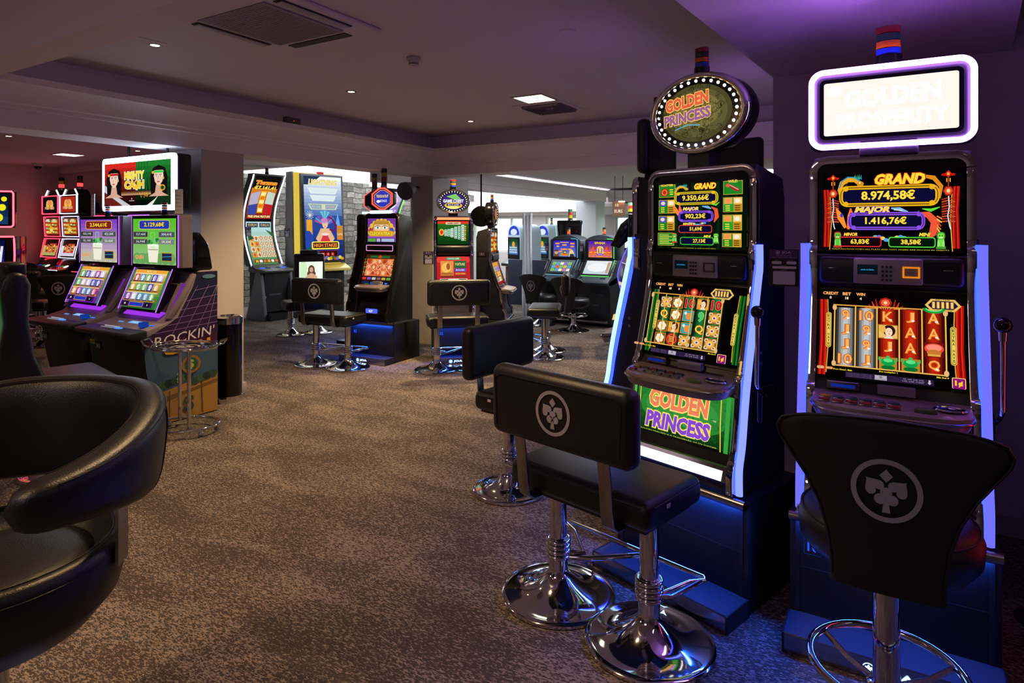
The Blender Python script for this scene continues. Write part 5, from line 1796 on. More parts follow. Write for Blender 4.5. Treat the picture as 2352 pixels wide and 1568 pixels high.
    if lever:
        x = hw + .062
        l = MB()
        l.tube([(x - .055, .18, Z(.84)), (x - .02, .17, Z(.84)), (x - .01, .15, Z(.86)), (x - .004, .08, Z(.90)), (x, .055, Z(.93)), (x, .06, Z(1.20))], .0085, 10)
        l.v = l.v
        lo = l.build('lever', CHROME, t)
        MB().cyl((x, .06, Z(1.17)), (x, .06, Z(1.205)), .012, 16, .014).build('lever_ferrule', CHROME, lo)
        MB().ball((x, .06, Z(1.225)), .027).build('lever_knob', mat('knob_black', '0c0a0c', .08), lo)
        hgt = MB().rbox(hw + .01, .12, Z(.74), hw + .05, .24, Z(.90), .03, 4).build('lever_hub', BLACKG, t)
        for zz in (.985, 1.03):
            MB().cyl((hw + .006, .2, Z(zz)), (hw + .016, .2, Z(zz)), .009, 14).build('bolt', CHROME, t)
    if card: plaque_card(t, card[0], card[1], Z(card[2]), rot=card[3] if len(card) > 3 else 0)
    if side_number:
        a = Art(30, 14, lit=False).rect(0, 0, 30, 14, '141216').text(side_number, 15, 7, 9, '8a7c84', bold=.02)
        a.build('number_plate', t, plane_map((-hw + .0105, D - .01, Z(1.42)), (0, -.12, 0), (0, 0, .055)))
    if topper: topper(t, Z(1.853), hw)
    return t


# ------------------------------------------------------------------ toppers
def topper_rect(off=False, wid=.535, hgt=.30, inset=0.0):
    def f(t, z, hw):
        MB().rbox(-.10, .16, z - .01, .10, .26, z + .06, .01).build('sign_neck', BLACK, t)
        c = z + .035 + hgt / 2
        root = MB().rbox(-wid / 2 - .012, .16, c - hgt / 2 - .012, wid / 2 + .012, .24, c + hgt / 2 + .012, .035, 4).build('sign_box', BLACK, t)
        vents = MB()
        for i in range(9): vents.box(wid / 2 - .16, .2402, c - .07 + i * .016, wid / 2 - .04, .242, c - .062 + i * .016)
        vents.build('vent_slots', RUBBER, root)
        if not off:
            neon(root, [(x, .150 if not inset else .159, c + zz) for x, zz in rr_path(wid - inset, hgt - inset, .045, 8)], .0105, (.46, .17, 1.0), 36, 'neon_frame', True)
            MB().prism([(x, c + zz) for x, zz in rr_path(wid - .06, hgt - .06, .02)], 'y', .152, .165).build('inner_frame', BLACKG, root)
            a = Art(100, 56, 1.0)
            a.rrect(0, 0, 100, 56, 2, (em('fff8ee', 1.0)))
            w1, w2, w3 = em('fffefa', 1.05), em('fff6ee', 1.0), em('ffeedd', 1.0)
            a.ell(9, 47, 6, 6, w1).text('GOLDEN', 52, 38, 20, w1, 72, out=[w2], ow=.02, bold=.06, rot=2)
            a.text('PROSPERITY', 52, 15, 17, w1, 84, out=[w2], ow=.02, bold=.06, rot=1).text('GOLD STACKS', 86, 6, 3, w3, 16)
            a.build('lit_panel', root, front(-wid / 2 + .045, wid / 2 - .045, (.1515, c - hgt / 2 + .045), (.1515, c + hgt / 2 - .045)))
        beacon(t, 0, .21, c + hgt / 2 + .005, .95)
    return f


def topper_oval(rx=.215, rz=.165, tilt=0, art='gp', bulbs=32, neck=.06, bz=1.0, depth=.09, face_only=False):
    def f(t, z, hw):
        MB().box(-.055, .17, z - .01, .055, .25, z + neck + .03).build('sign_neck', BLACK, t)
        c = z + neck + rz
        n = 56

        def oval(kx, kz): return [(kx * math.cos(2 * PI * i / n), c + kz * math.sin(2 * PI * i / n)) for i in range(n)]
        root = MB().prism(oval(rx * .985, rz * .985), 'y', .17, .17 + depth, bevel=.012).build('sign_drum', BLACKG, t)
        # chrome bezel: swept ring
        V, F = [], []
        sec = [(1.0, .17), (1.0, .158), (.975, .146), (.93, .140), (.875, .143), (.85, .150), (.84, .165)]
        for kk, y in sec:
            for i in range(n):
                q = 2 * PI * i / n
                V.append((rx * kk * math.cos(q), y, c + rz * kk * math.sin(q)))
        m = len(sec)
        for j in range(m - 1):
            for i in range(n): F.append((j * n + i, j * n + (i + 1) % n, (j + 1) * n + (i + 1) % n, (j + 1) * n + i))
        mb = MB(); mb.add(V, F); mb.build('bezel', CHROME, root, ang=60)
        MB().prism(oval(rx * .85, rz * .85), 'y', .152, .168).build('bulb_ring', BLACKG, root)
        bl = bulbs
        for i in range(bl):
            q = 2 * PI * i / bl
            bx, bz_ = rx * .785 * math.cos(q), c + rz * .785 * math.sin(q)
            MB().ball((bx, .151, bz_), .0062 * rx / .215, n=10, m=6).build('bulb', em((1, .96, .92), 2.2), root)
        a = Art(100, 76)
        e_ = lambda x, y: ((x - 50) / 50) ** 2 + ((y - 38) / 38) ** 2 < .86
        if art == 'gp':
            a.ell(50, 38, 50, 38, '4c4828', n=40).ell(50, 38, 44, 32, '5e5a34', n=40).ell(50, 40, 34, 24, '78703c', n=40)
            swirls(a, 4, 4, 96, 72, 170, '26240f', 4.2, 9, e_)
            golden_princess(a, 51, 38, 62, rot=6, vivid=False)
            a.band([(34, 14), (52, 19), (70, 17)], 1.2, '60b8e0')
        elif art == 'chest':
            a.ell(50, 38, 50, 38, '402878', n=40).poly([(20, 60), (60, 72), (82, 50), (60, 44)], '80d070').ell(50, 20, 38, 15, 'e8c030').ell(50, 12, 26, 8, 'f8f080')
            a.text('GAME CHEST', 50, 40, 15, 'f4f0ff', 88, out='302048', bold=.05, rot=0).rrect(20, 18, 60, 10, 5, '302860').text('MULTI GAME', 50, 23, 6, 'e8e0ff', 46)
        else:
            a.ell(50, 38, 50, 38, '281830', n=40).ell(50, 38, 36, 26, 'c87838')
        kk = .70
        a.build('sign_face', root, lambda u, v, off: Vector((lerp(-rx * kk, rx * kk, u), .1515 - off, c + lerp(-rz * kk, rz * kk, v))))
        beacon(t, 0, .20, c + rz - .008, .75 * bz)
    return f


def topper_hex(t, z, hw):
    MB().box(-.05, .19, z - .02, .05, .27, z + .05).build('sign_neck', BLACK, t)
    MB().rbox(-.16, .15, z - .005, .16, .20, z + .035, .01).build('lit_bar', em('d8f0ff', 1.4), t)
    c = z + .035 + .14
    hx = lambda k: [(k * x, c + k * zz) for x, zz in ((-.15, .06), (-.15, -.06), (-.04, -.125), (.04, -.125), (.15, -.06), (.15, .06), (.04, .125), (-.04, .125))]
    root = MB().prism(hx(1.05), 'y', .20, .27, bevel=.006).build('sign_box', BLACK, t)
    neon(root, [(x, .192, zz) for x, zz in hx(1.0)], .010, 'ff5048', 1.8, 'neon_frame', True)
    a = Art(100, 84)
    hxa = [(50 + x / .15 * 50 * .97, 42 + (zz - c) / .125 * 42 * .97) for x, zz in hx(1.0)]
    a.poly(hxa, 'e8a878').poly([(lerp(50, x, .93), lerp(42, y, .93)) for x, y in hxa], '3038b8').text('TOUCH & PLAY', 50, 54, 14, 'f8d860', 72, out='6848d0', bold=.04).text('BONUS', 56, 32, 12, 'f0f0ff', 40).ell(26, 30, 10, 7, 'ffffff')
    a.build('sign_face', root, front(-.13, .13, (.1985, c - .108), (.1985, c + .108)))
    round_beacon(t, 0, .23, c + .125, 1.9, ('18402c', '701c28', '8c8418', '203838'), lit=None)


def topper_off(t, z, hw):
    topper_rect(False)(t, z, hw)


GV = 'slot machines of the curved bank at the right with blue light strips'
mR = upright('slot_machine', 'rightmost slot machine, under a white-glowing sign in a violet neon frame', (0, 2.67), 0, GV,
             art_top=art_grand(), art_main=art_reels_R(), strip=((.15, .15, 1.0), 1.15), topper=topper_rect(), ztop=1.84, stand_w=.66, lever=True, card=(-.365, .10, 1.40, 4), number='107')
mG = upright('slot_machine', 'near slot machine with green jackpot screen under the big oval golden princess sign', (-.796, 2.747), -17.5, GV,
             art_top=art_grand_GP(), art_main=art_reels_GP(), art_low=art_lower_GP(), ztop=1.83, D=.46, stand_w=.66, strip=((.26, .34, 1.0), 1.2), topper=topper_oval(.255, .185), lever=True, number='108', card=(-.365, .20, 1.44, -38), sides=(1,))
m3 = upright('slot_machine', 'slot machine seen edge-on left of the green-screened one, its blue light strip glaring', (-1.42, 3.82), -97, GV, D=.42,
             art_top=art_grand(), art_main=art_reels_R(), strip=((.42, .72, 1.0), 1.6), topper=topper_rect(wid=.42, inset=.11), lever=False, detail=False)
m4 = upright('slot_machine', 'slot machine showing only its dark rear sign above the black cabinets', (-.93, 4.98), 165, GV, D=.45,
             topper=topper_rect(wid=.44, inset=.05), strip=None, detail=False, logo=False)
upright('slot_machine', 'slot machine with red light strips just beyond the right edge of the photo', (.98, 2.62), 14, GV,
        art_top=art_grand(), art_main=art_reels_R(), strip=((1.0, .04, .10), 2.2), detail=False, logo=False)
# notice card at the right edge
t = thing('notice_stand', 'notice card at the right edge of the photo, beside the rightmost lever', 'notice', (.52, 3.2, 0), 0)
MB().cyl((0, 0, 0), (0, 0, 1.5), .008, 10).build('post', BLACK, t)
MB().lathe([(1e-5, 0), (.09, 0), (.09, .008), (1e-5, .008)], 28).build('foot', BLACK, t)
plaque_card(t, 0, -.014, 1.385, rot=6)

GI = 'slot machines of the island in the middle'
mC = upright('slot_machine', 'slot machine with red hexagonal sign and masked eyes on its upper screen', (-5.22, 5.53), 3, GI, hw=.25, ztop=1.735, D=.48, trim=BRONZE, stand_w=.68,
             art_top=art_eyes(), art_main=art_orange_reels(), topper=topper_hex, reader='none', detail=False, number='83')
t = mC
neon(t, [(x, .142, 1.318 + z) for x, z in rr_path(.40, .065, .008, 3)], .0035, 'f0a0d0', 1.3, 'lit_outline', True)
pl = Art(60, 12).rect(0, 0, 60, 12, '141416').rect(5, 3, 10, 6, '48e828').rect(6, 4, 8, 4, '101410').rect(18, 2, 16, 8, '1850b0').frame(37, 2, 9, 8, 1, 'ffc0d8').rect(49, 1.5, 9, 9, '102060').poly([(50, 7), (57, 7), (53.5, 3)], '60a0ff')
pl.build('button_lights', t, front(-.2, .2, (.060, .885), (.083, .925)))
MB().rbox(-.085, -.012, .555, .085, .012, .61, .025, 4).build('lit_badge', em('5868ff', 1.0), t)
Art(40, 12, 1.6).text('IGT', 20, 6, 9, 'f0f4ff').build('badge_text', t, front(-.06, .06, (-.0125, .565), (-.0125, .60)))

mK = upright('slot_machine', 'slot machine with a bulb-ringed oval sign above its green paytable screen', (-4.36, 6.00), 41, GI, hw=.235, ztop=1.70, D=.40, stand_w=.50,
             art_top=art_chest_top(), art_main=art_chest_main(), topper=topper_oval(.20, .145, art='chest', bulbs=30, neck=.03), reader='none', detail=False, number='82', card=(-.30, .08, 1.30, 0), console_m=STEEL)
MB().prism([(-.20, 1.655), (.20, 1.655), (.19, 1.685), (-.19, 1.685)], 'y', .165, .182).build('lit_header', em('ff8858', 1.8), mK)
Art(60, 16, 1.2).rect(0, 0, 60, 16, '101830').text('WMS', 30, 8, 10, '88b0ff', 34, out='2040a0', bold=.05).build('badge_text', mK, front(-.2, .2, (.040, .76), (.052, .83)))
a = Art(60, 12).rrect(6, 4, 14, 5, 1, 'c8d8ff').rrect(24, 4, 8, 4, 1, 'a89020').rrect(36, 2, 8, 8, 1, 'c0b8b0').rrect(48, 2, 11, 8, 1, '1838a0')
a.build('button_lights', mK, front(-.2, .2, (.055, .88), (.082, .925)))

m181 = upright('slot_machine', 'black slot machine with number 181 on its side, seen in profile under a round sign', (-4.04, 6.68), 113, GI, hw=.27, ztop=1.56, D=.35, stand_w=.56,
               art_top=art_fortune(), art_main=simple_screen(60, 44, ('a02020', 'e0a040'), 4), topper=topper_oval(.15, .15, art='x', bulbs=24, neck=.02, depth=.10, bz=.8), reader='none', detail=False, side_number='181', logo=False)
mB = upright('slot_machine', 'slot machine turned away behind the hexagonal-sign machine, only its dark side and sign visible', (-6.12, 6.30), -90, GI, hw=.27, ztop=1.74, D=.40, trim=BRONZE, stand_w=.58,
             art_top=art_eyes(), art_main=art_orange_reels(), topper=topper_hex, reader='none', detail=False, logo=False)


# ------------------------------------------------------------------ tall curved machines against the stone wall
def curved_machine(label, loc, rot, glow, glow_s, art_a, art_b, H=2.5, W_=.60, group='tall curved machines along the stone wall', card=True):
    t = thing('curved_slot_machine', label, 'slot machine', (*loc, 0), rot, group)
    # display arc: from console (z .85) to the top, concave towards the player
    z0, z1 = .90, H
    n = 20
    pth = []
    for i in range(n + 1):
        k = i / n
        z = lerp(z0, z1, k)
        y = .16 + .30 * math.sin(PI * min(1, k * 1.02)) - .06 * k
        pth.append((y, z))
    body = pth + [(y + .11, z) for y, z in pth[::-1]]
    MB().prism(body, 'x', -W_ / 2, W_ / 2).build('display_back', mat('slate_grey', '34393f', .4), t)
    for s in (-1, 1):
        MB().prism([(y - .03, z) for y, z in pth] + [(y + .13, z) for y, z in pth[::-1]], 'x', s * (W_ / 2 - .03), s * (W_ / 2 + .03)).build('side_frame', MGREY, t)
        neon(t, [(s * (W_ / 2 + .018), y - .034, z) for y, z in pth], .013, glow, glow_s)
    MB().box(-W_ / 2 - .03, pth[-1][0] - .03, H - .01, W_ / 2 + .03, pth[-1][0] + .13, H + .02).build('top_cap', MGREY, t)
    L = [0.0]
    for (a_, b_), (c_, d_) in zip(pth, pth[1:]): L.append(L[-1] + math.hypot(c_ - a_, d_ - b_))

    def curve(k0, k1):
        def f(u, v, off):
            s = lerp(k0, k1, v) * L[-1]
            for i in range(n):
                if s <= L[i + 1] + 1e-9: break
            q = (s - L[i]) / (L[i + 1] - L[i])
            y, z = lerp(pth[i][0], pth[i + 1][0], q), lerp(pth[i][1], pth[i + 1][1], q)
            return Vector((lerp(-W_ / 2 + .035, W_ / 2 - .035, u), y - .004 - off * 3, z))
        return f
    cuts = [i / 10 for i in range(1, 10)]
    base = Art(10, 10); base.rect(0, 0, 10, 10, BLACKG)
    base.build('display_glass', t, curve(0, 1), cuts=[i / 20 for i in range(1, 20)])
    art_b.build('lower_screen', t, lambda u, v, off, g=curve(.02, .485): g(u, v, off + .001), cuts=cuts)
    art_a.build('upper_screen', t, lambda u, v, off, g=curve(.515, .95): g(u, v, off + .001), cuts=cuts)
    # console and pedestal
    co = MB().prism([(-.28, .80), (-.30, .83), (-.28, .845), (.0, .87), (.14, .93), (.22, .93), (.22, .80)], 'x', -W_ / 2 - .03, W_ / 2 + .03, bevel=.01).build('console', MGREY, t)
    for i, (x, c) in enumerate(((-.2, '4868ff'), (-.1, '203858'), (.0, '606870'), (.1, '303848'), (.2, '4868ff'))):
        MB().rbox(x - .035, -.06, .863 + .0, x + .035, .0, .882, .004).build('button', em(c, 1.2), co)
    bt = MB()
    for i in range(6): bt.rbox(-.16 + i * .05, -.20, .846, -.125 + i * .05, -.17, .862, .004)
    bt.build('button_row', mat('lens_grey', 'a8acb4', .3), co)
    MB().prism([(-.12, .12), (-.10, .45), (-.18, .80), (.30, .80), (.30, .12)], 'x', -W_ / 2 + .04, W_ / 2 - .04, bevel=.01).build('pedestal', GREYP, t)
    for s in (-1, 1):
        MB().prism([(-.28, 0), (-.14, .80), (.0, .80), (.30, .0)], 'x', s * (W_ / 2 - .03), s * (W_ / 2 + .03), bevel=.006).build('leg_panel', mat('silver_grey', '6c7076', .4), t)
    MB().box(-W_ / 2 + .02, -.38, 0, W_ / 2 - .02, .3, .10).build('foot_plate', BLACK, t)
    Art(40, 12, lit=False).text('ARISTOCRAT', 20, 6, 4, '8a9098', 34).build('badge_text', t, front(-.14, .14, (-.108, .38), (-.102, .45)))
    Art(12, 8, lit=False).rect(0, 0, 12, 8, '101014').text('90', 6, 4, 5, 'c8c8d0').build('number_plate', t, front(-.24, -.16, (-.113, .35), (-.108, .41)))
    beacon(t, 0, pth[-1][0] + .05, H + .02, .7)
    if card: plaque_card(t, -W_ / 2 - .10, .1, 1.50, .10, .16)
    return t


ta = Art(60, 80)
ta.grad(0, 0, 60, 80, '902018', 'f0a028', 8).rect(0, 62, 60, 18, '100808')
ta.text('Tarzan', 30, 74, 9, 'ff8828', 50, shear=.15, out='ffe060', bold=.05).text('€7.141,41', 30, 63, 9, 'ffe860', 50, out='804000', bold=.04)
ta.rect(24, 12, 13, 44, 'f8b820')
for i in range(5): ta.rect(25.5, 14 + i * 8.2, 10, 6.4, ['fff0b0', 'f07820'][i % 2])
ta.poly([(2, 50), (22, 56), (22, 30), (2, 26)], 'b8b0c8').poly([(58, 52), (39, 56), (39, 30), (58, 28)], 'c8d8c8').poly([(2, 26), (22, 30), (22, 8), (2, 8)], '3848a0').poly([(39, 30), (58, 28), (58, 8), (39, 8)], 'c02028')
ta.text('FREE SPINS FEATURE', 30, 4.5, 4.4, 'fff0a0', 52, out='a03010', bold=.04)
tb = Art(60, 80)
tb.grad(0, 0, 60, 80, '5c8c50', 'c0e8f0', 9).rrect(3, 70, 26, 8, 1, '404858').text('€478,94', 16, 74, 5, 'f8e090', 20).rrect(32, 70, 26, 8, 1, '404858').text('€103,36', 45, 74, 5, 'f8e090', 20)
for i in range(5):
    for j in range(4):
        x, y = 5 + i * 10.6, 14 + j * 10.4
        if i < 2: tb.rect(x, y, 9.6, 9.4, ['f09838', 'e8e0c0', 'f8c860'][(i + j) % 3]).ell(x + 5, y + 4.6, 3, 3.6, 'd06030', n=8)
        else: tb.rect(x, y, 9.6, 9.4, 'f0d8b8').ell(x + 5, y + 5, 3.6, 4, 'a87850', n=8).ell(x + 5, y + 5, 2, 2.8, 'f4d0b0', n=8)
tb.poly([(0, 62), (14, 50), (0, 46)], '305838').poly([(60, 60), (42, 66), (60, 50)], '386840').rect(2, 3, 56, 7, '38302c')
for i in range(6): tb.rect(4 + i * 9, 4, 7, 5, ['e8a838', 'f0e8e0', 'c87838'][i % 3])
cA = curved_machine('tall curved machine with white edge lights and an orange jackpot screen, against the stone wall', (-9.22, 7.30), 84, (.95, .95, 1.0), 2.2, ta, tb, 2.48, .56)
g1 = Art(60, 80)
g1.grad(0, 0, 60, 80, '6040b0', 'e8d8f0', 6).ell(30, 50, 20, 18, 'f0f0ff').text('PEARLS', 30, 26, 10, 'e080d0', 48, out='ffffff', bold=.05)
g2 = simple_screen(60, 80, ('402880', '8060c0'), 8)
cB = curved_machine('tall curved machine with a green edge light behind the hexagonal-sign machine', (-9.05, 10.45), 84, (.22, 1.0, .18), 1.6, g1, g2, 2.42, .60)

# ------------------------------------------------------------------ tall flat portrait machine
t = thing('portrait_slot_machine', 'very tall yellow-sided machine with a big portrait screen of a feathered dancer', 'slot machine', (-8.92, 8.22, 0), 78, None)
W_, z0, z1 = .86, .95, 2.53
MB().prism([(-.02, z0 - .03), (.08, z1 + .02), (.15, z1 + .02), (.10, z0 - .03)], 'x', -W_ / 2, W_ / 2, bevel=.008).build('screen_housing', mat('slate_grey', '34393f', .4), t)
MB().prism([(.10, .6), (.10, z0), (.155, z1 + .04), (.36, z1 + .04), (.40, .6)], 'x', -W_ / 2 - .10, W_ / 2 - .02, bevel=.01).build('yellow_side', em('e8cc50', .9), t)
MB().prism([(.11, .62), (.17, z1 + .05), (.38, z1 + .05), (.42, .62)], 'x', -W_ / 2 - .125, -W_ / 2 - .10).build('side_trim', MGREY, t)
pa = Art(60, 116)
pa.grad(0, 0, 60, 62, '182878', '3050a0', 6).grad(0, 62, 60, 54, '5878b8', 'f4fbff', 12)  # upper gradient paints the skylight's white glare into the picture
pa.poly([(0, 104), (10, 104), (26, 116), (0, 116)], '283858').text('LIGHTNING', 30, 108, 8, 'f0d878', 46, shear=.2, bold=.05, out='e8f0f0')
for i, (y, w2) in enumerate(((92, 48), (82, 42))): pa.poly([(30 - w2 / 2, y + 8), (30 + w2 / 2, y + 8), (30 + w2 / 2 - 4, y), (30 - w2 / 2 + 4, y)], 'e8f4e8').poly([(30 - w2 / 2 + 2, y + 7), (30 + w2 / 2 - 2, y + 7), (30 + w2 / 2 - 5, y + 1), (30 - w2 / 2 + 5, y + 1)], 'dcecf0')
pa.poly([(6, 78), (54, 78), (50, 70), (10, 70)], 'd8e0b8').poly([(8, 77), (27, 77), (27, 71), (12, 71)], '90a8b8').poly([(33, 77), (52, 77), (48, 71), (33, 71)], '90a8b8').text('930,00€', 18, 74, 3.2, 'c0d0d8', 13).text('150,00€', 41, 74, 3.2, 'e0b8b0', 13)
for i in range(12): pa.band([(8, 62), (8 + 6 * math.cos(R(i * 30)), 62 + 6 * math.sin(R(i * 30)))], .5, 'f0f0e0')
for i in range(11):
    q = R(20 + i * 14)
    pa.band([(31, 48), (31 + 17 * math.cos(q), 50 + 15 * math.sin(q))], [1, 2.6], ['9850c8', '50b0d0', 'd04880', '4868d0'][i % 4])
for i in range(9):
    q = R(50 + i * 10)
    pa.band([(31, 56), (31 + 12 * math.cos(q), 58 + 11 * math.sin(q))], [1, 1.8], ['60b8d8', '80d0e0', '4898c8'][i % 3])
pa.rect(2, 30, 9, 26, 'e8a830').ell(4, 28, 8, 13, '2848b0').poly([(48, 48), (52, 66), (56, 48)], '70a8e0').rect(50, 28, 10, 20, 'd08838').text('LAS', 55, 36, 3, 'ffe0c0', 8)
pa.poly([(16, 30), (24, 44), (38, 44), (46, 30), (40, 22), (22, 22)], 'e8b890').poly([(22, 24), (28, 36), (34, 36), (40, 24)], 'd83848').ell(31, 36, 6, 2, 'f0d8e0')
pa.band([(38, 43), (46, 40), (49, 48), (42, 58), (36, 60)], [3, 3.6, 3, 2.4, 1.4], '6c1c68').ell(31, 50, 4.4, 6, 'f0c8a8').ell(30, 55, 5.4, 3.6, 'c888c8').ell(29.4, 51, .7, .4, '201010', n=6).ell(32.8, 51, .7, .4, '201010', n=6).ell(31.2, 47, 1.3, .5, 'c02838', n=8)
pa.rrect(9, 15, 44, 11, 2.5, 'f8e850').rrect(11, 17, 40, 7.6, 1.5, '381008').text('HIGH STAKES', 31, 20.7, 5, 'ff9838', 37, bold=.03)
pa.rect(20, 5, 30, 8, 'a02010').rect(20.6, 5.6, 28.8, 6.8, '280808')
for i in range(3): pa.rect(24.5 + i * 7.4, 6.4, 4.6, 4.0, 'e83828').text('1', 26.8 + i * 7.4, 8.4, 2.6, 'ffffff')
for i in range(16): pa.ell(3 + i * 3.6, 1.6 + (i % 3), 2.6, 2.6, ['d8a028', '287028', 'c84820', '4878c8', 'e8d848'][i % 5], n=8)
for i in range(8): pa.ell(2 + i * .9, 10 + (i * 3) % 7, 2.2, 3, ['1c6030', '2c8038'][i % 2], n=8)
pa.build('portrait_screen', t, front(-W_ / 2 + .045, W_ / 2 - .045, (-.0185, z0 + .02), (.0735, z1 - .02)))
MB().box(-.05, .12, 2.55, .05, .2, 2.60).build('sensor', em('e04038', .8), t)
MB().prism([(-.22, .78), (-.20, .83), (-.02, .90), (.10, .90), (.10, .78)], 'x', -W_ / 2, W_ / 2, bevel=.01).build('console', mat('yellow_console', 'c8a838', .35), t)
MB().prism([(-.05, 0), (-.05, .78), (.40, .78), (.40, 0)], 'x', -W_ / 2 + .05, W_ / 2 - .05).build('pedestal', BLACK, t)
plaque_card(t, -W_ / 2 - .20, .2, 1.48, .10, .16)


# ------------------------------------------------------------------ sign-topped pair in the left gallery
GM = 'two-screen machines below the big lit picture sign'


def slant_machine(label, x, y, art_up, art_lo, edge, side=None, dot=None):
    t = thing('slant_slot_machine', label, 'slot machine', (x, y, 0), 0, GM)
    W_ = .76
    sil = mat('taupe_plastic', '80747a', .35)
    # lower cabinet
    MB().prism([(.16, .06), (.08, .16), (.02, .42), (-.02, .70), (.3, .74), (.62, .74), (.62, .06)], 'x', -.33, .33, bevel=.008).build('lower_cabinet', CAB, t)
    MB().box(-.26, .19, .0, .26, .6, .06).build('plinth', BLACK, t)
    # console sweeping up into the screen surround
    pr = [(-.02, .70), (-.06, .735), (.0, .755), (.17, .80), (.26, .86), (.38, 1.10), (.42, 1.17), (.50, 1.20), (.62, 1.20), (.62, .70)]
    MB().prism(pr, 'x', -W_ / 2, W_ / 2, bevel=.012).build('console', sil, t)
    MB().prism([(-.13, .715), (-.14, .735), (-.12, .755), (.02, .765), (.02, .70), (-.08, .70)], 'x', -W_ / 2 - .02, W_ / 2 + .02, bevel=.012).build('arm_rest', BLACK, t)
    # hooded ribs
    MB().prism([(.18, .835), (.30, 1.00), (.40, 1.175), (.43, 1.17), (.33, .98), (.22, .82)], 'x', -W_ / 2 - .004, -W_ / 2 + .04, bevel=.006).build('side_rib', sil, t)
    MB().prism([(.18, .835), (.30, 1.00), (.40, 1.175), (.43, 1.17), (.33, .98), (.22, .82)], 'x', W_ / 2 - .04, W_ / 2 + .004, bevel=.006).build('side_rib', sil, t)
    # violet underglow
    MB().prism([(.19, .832), (.185, .842), (.235, .872), (.242, .862)], 'x', -.26, .26).build('underglow', em((.28, .03, .62), 1.3), t)
    MB().prism([(.27, .89), (.38, 1.10), (.384, 1.10), (.276, .89)], 'x', .27, .33).build('underglow', em((.20, .02, .45), .8), t)
    # tilted lower screen
    a0, a1 = Vector((0, .19, .865)), Vector((0, .33, 1.205))
    d = (a1 - a0).normalized(); n_ = Vector((0, -d.z, d.y))
    sb = MB()
    for off_, g in ((0, 0),):
        c = [(a0 + n_ * 0), (a0 + n_ * .035), (a1 + n_ * .035), (a1 + n_ * 0)]
        sb.prism([(p.y, p.z) for p in c], 'x', -.29, .27, bevel=.004)
    so = sb.build('lower_screen_frame', BLACKG, t)
    q0, q1 = a0 + n_ * .036 + d * .018, a0 + n_ * .036 + d * ((a1 - a0).length - .018)
    art_lo.build('lower_screen', so, front(-.275, .255, (q0.y, q0.z), (q1.y, q1.z)))
    for x_ in (-.288, .268):
        neon(so, [(x_, (a0 + n_ * .037).y, (a0 + n_ * .037).z), (x_, (a1 + n_ * .037).y, (a1 + n_ * .037).z)], .004, edge[0], edge[1], 'edge_light')
    # upper screen
    u0, u1 = 1.225, 1.665
    xo = -.03
    MB().rbox(xo - .36, .33, u0, xo + .38, .42, u1, .006).build('upper_screen_case', sil, t)
    MB().box(xo - .355, .322, u0 + .004, xo + .325, .331, u1 - .004).build('screen_bezel', BLACKG, t)
    art_up.build('upper_screen', t, front(xo - .335, xo + .305, (.3215, u0 + .022), (.3215, u1 - .03)))
    for x_ in (xo - .357, xo + .328):
        neon(t, [(x_, .324, u0 + .004), (x_, .324, u1 - .004)], .004, edge[0], edge[1], 'edge_light')
    MB().prism([(.42, 1.20), (.42, 1.52), (.50, 1.52), (.58, 1.42), (.62, 1.20)], 'x', -.2, .33, bevel=.02).build('screen_back', BLACKG, t)
    MB().box(-.1, .36, 1.17, .1, .42, 1.24).build('screen_neck', BLACK, t)
    beacon(t, .06, .352, u1, .62)
    # console lights
    a = Art(76, 30)
    a.rrect(34, 16, 15, 9, .6, '80b8f8').text('IDENTITE', 41.5, 22, 1.4, 'e0f0ff').text('CARTE', 41.5, 19, 1.4, 'e0f0ff').rrect(53, 15, 8, 7, .8, '48e038').rrect(54.4, 16.4, 5.2, 4.2, .5, '141814')
    a.rrect(66, 14, 7, 4, .5, '3880f8').rrect(20, 15, 8, 3, 1, '60a0ff')
    sm = Vector((0, .03, .7665)); sn = Vector((0, .175, .806))
    a.items = [i for i in a.items]
    a.build('console_lights', t, front(-.38, .38, (.03, .7650), (.165, .8005)))
    bt = MB()
    for r_ in range(2):
        for i in range(7): bt.rbox(-.18 + i * .032, -.035 + r_ * .03, .754 + r_ * .006, -.162 + i * .032, -.022 + r_ * .03, .764 + r_ * .006, .003)
    bt.build('button_row', em('d8d8e8', .55), t)
    MB().prism([(.06 + .055 * math.cos(2 * PI * i / 20), -.02 + .018 * math.sin(2 * PI * i / 20)) for i in range(20)], 'z', .748, .766).build('play_button', em('4880ff', 1.5), t)
    MB().rbox(.245, .03, .775, .295, .09, .815, .008).build('ticket_mouth', em('1840a8', .7), t)
    # door badge and numbers
    fr = MB()
    for s in ((-.06, .30, .06, .304), (-.06, .40, .06, .404)): fr.box(s[0], .034, s[1], s[2], .040, s[3])
    fr.box(-.064, .034, .30, -.06, .040, .404).box(.06, .034, .30, .064, .040, .404)
    fr.xf(Matrix.Translation((0, 0, 0))).build('door_badge', GREYP, t)
    MB().box(-.32, .012, .515, .32, .02, .52).build('door_seam', GREYP, t)
    for z_, s_ in ((.55, '341'), (.17, '86')):
        Art(12, 10, lit=False).rect(0, 0, 12, 10, '060608').text(s_, 6, 5, 5, 'b8b8c0', bold=.02).build('number_plate', t, front(-.315, -.235, (-.006 if z_ > .3 else .072, z_), (-.012 if z_ > .3 else .060, z_ + .08)))
    if side:
        side.build('side_picture', t, plane_map((.3815, .0, .0), (0, .625, 0), (0, 0, 1.20)))
        MB().prism([(.14, .0), (.10, .05), (.02, .42), (-.02, .68), (.02, .70), (.17, .775), (.27, .83), (.40, 1.07), (.44, 1.19), (.62, 1.19), (.62, .0)], 'x', .33, .380).build('side_box', CAB, t)
    return t


sp = Art(62.5, 120, lit=False)


def clip_poly(pts, c): sp.poly(pts, c)


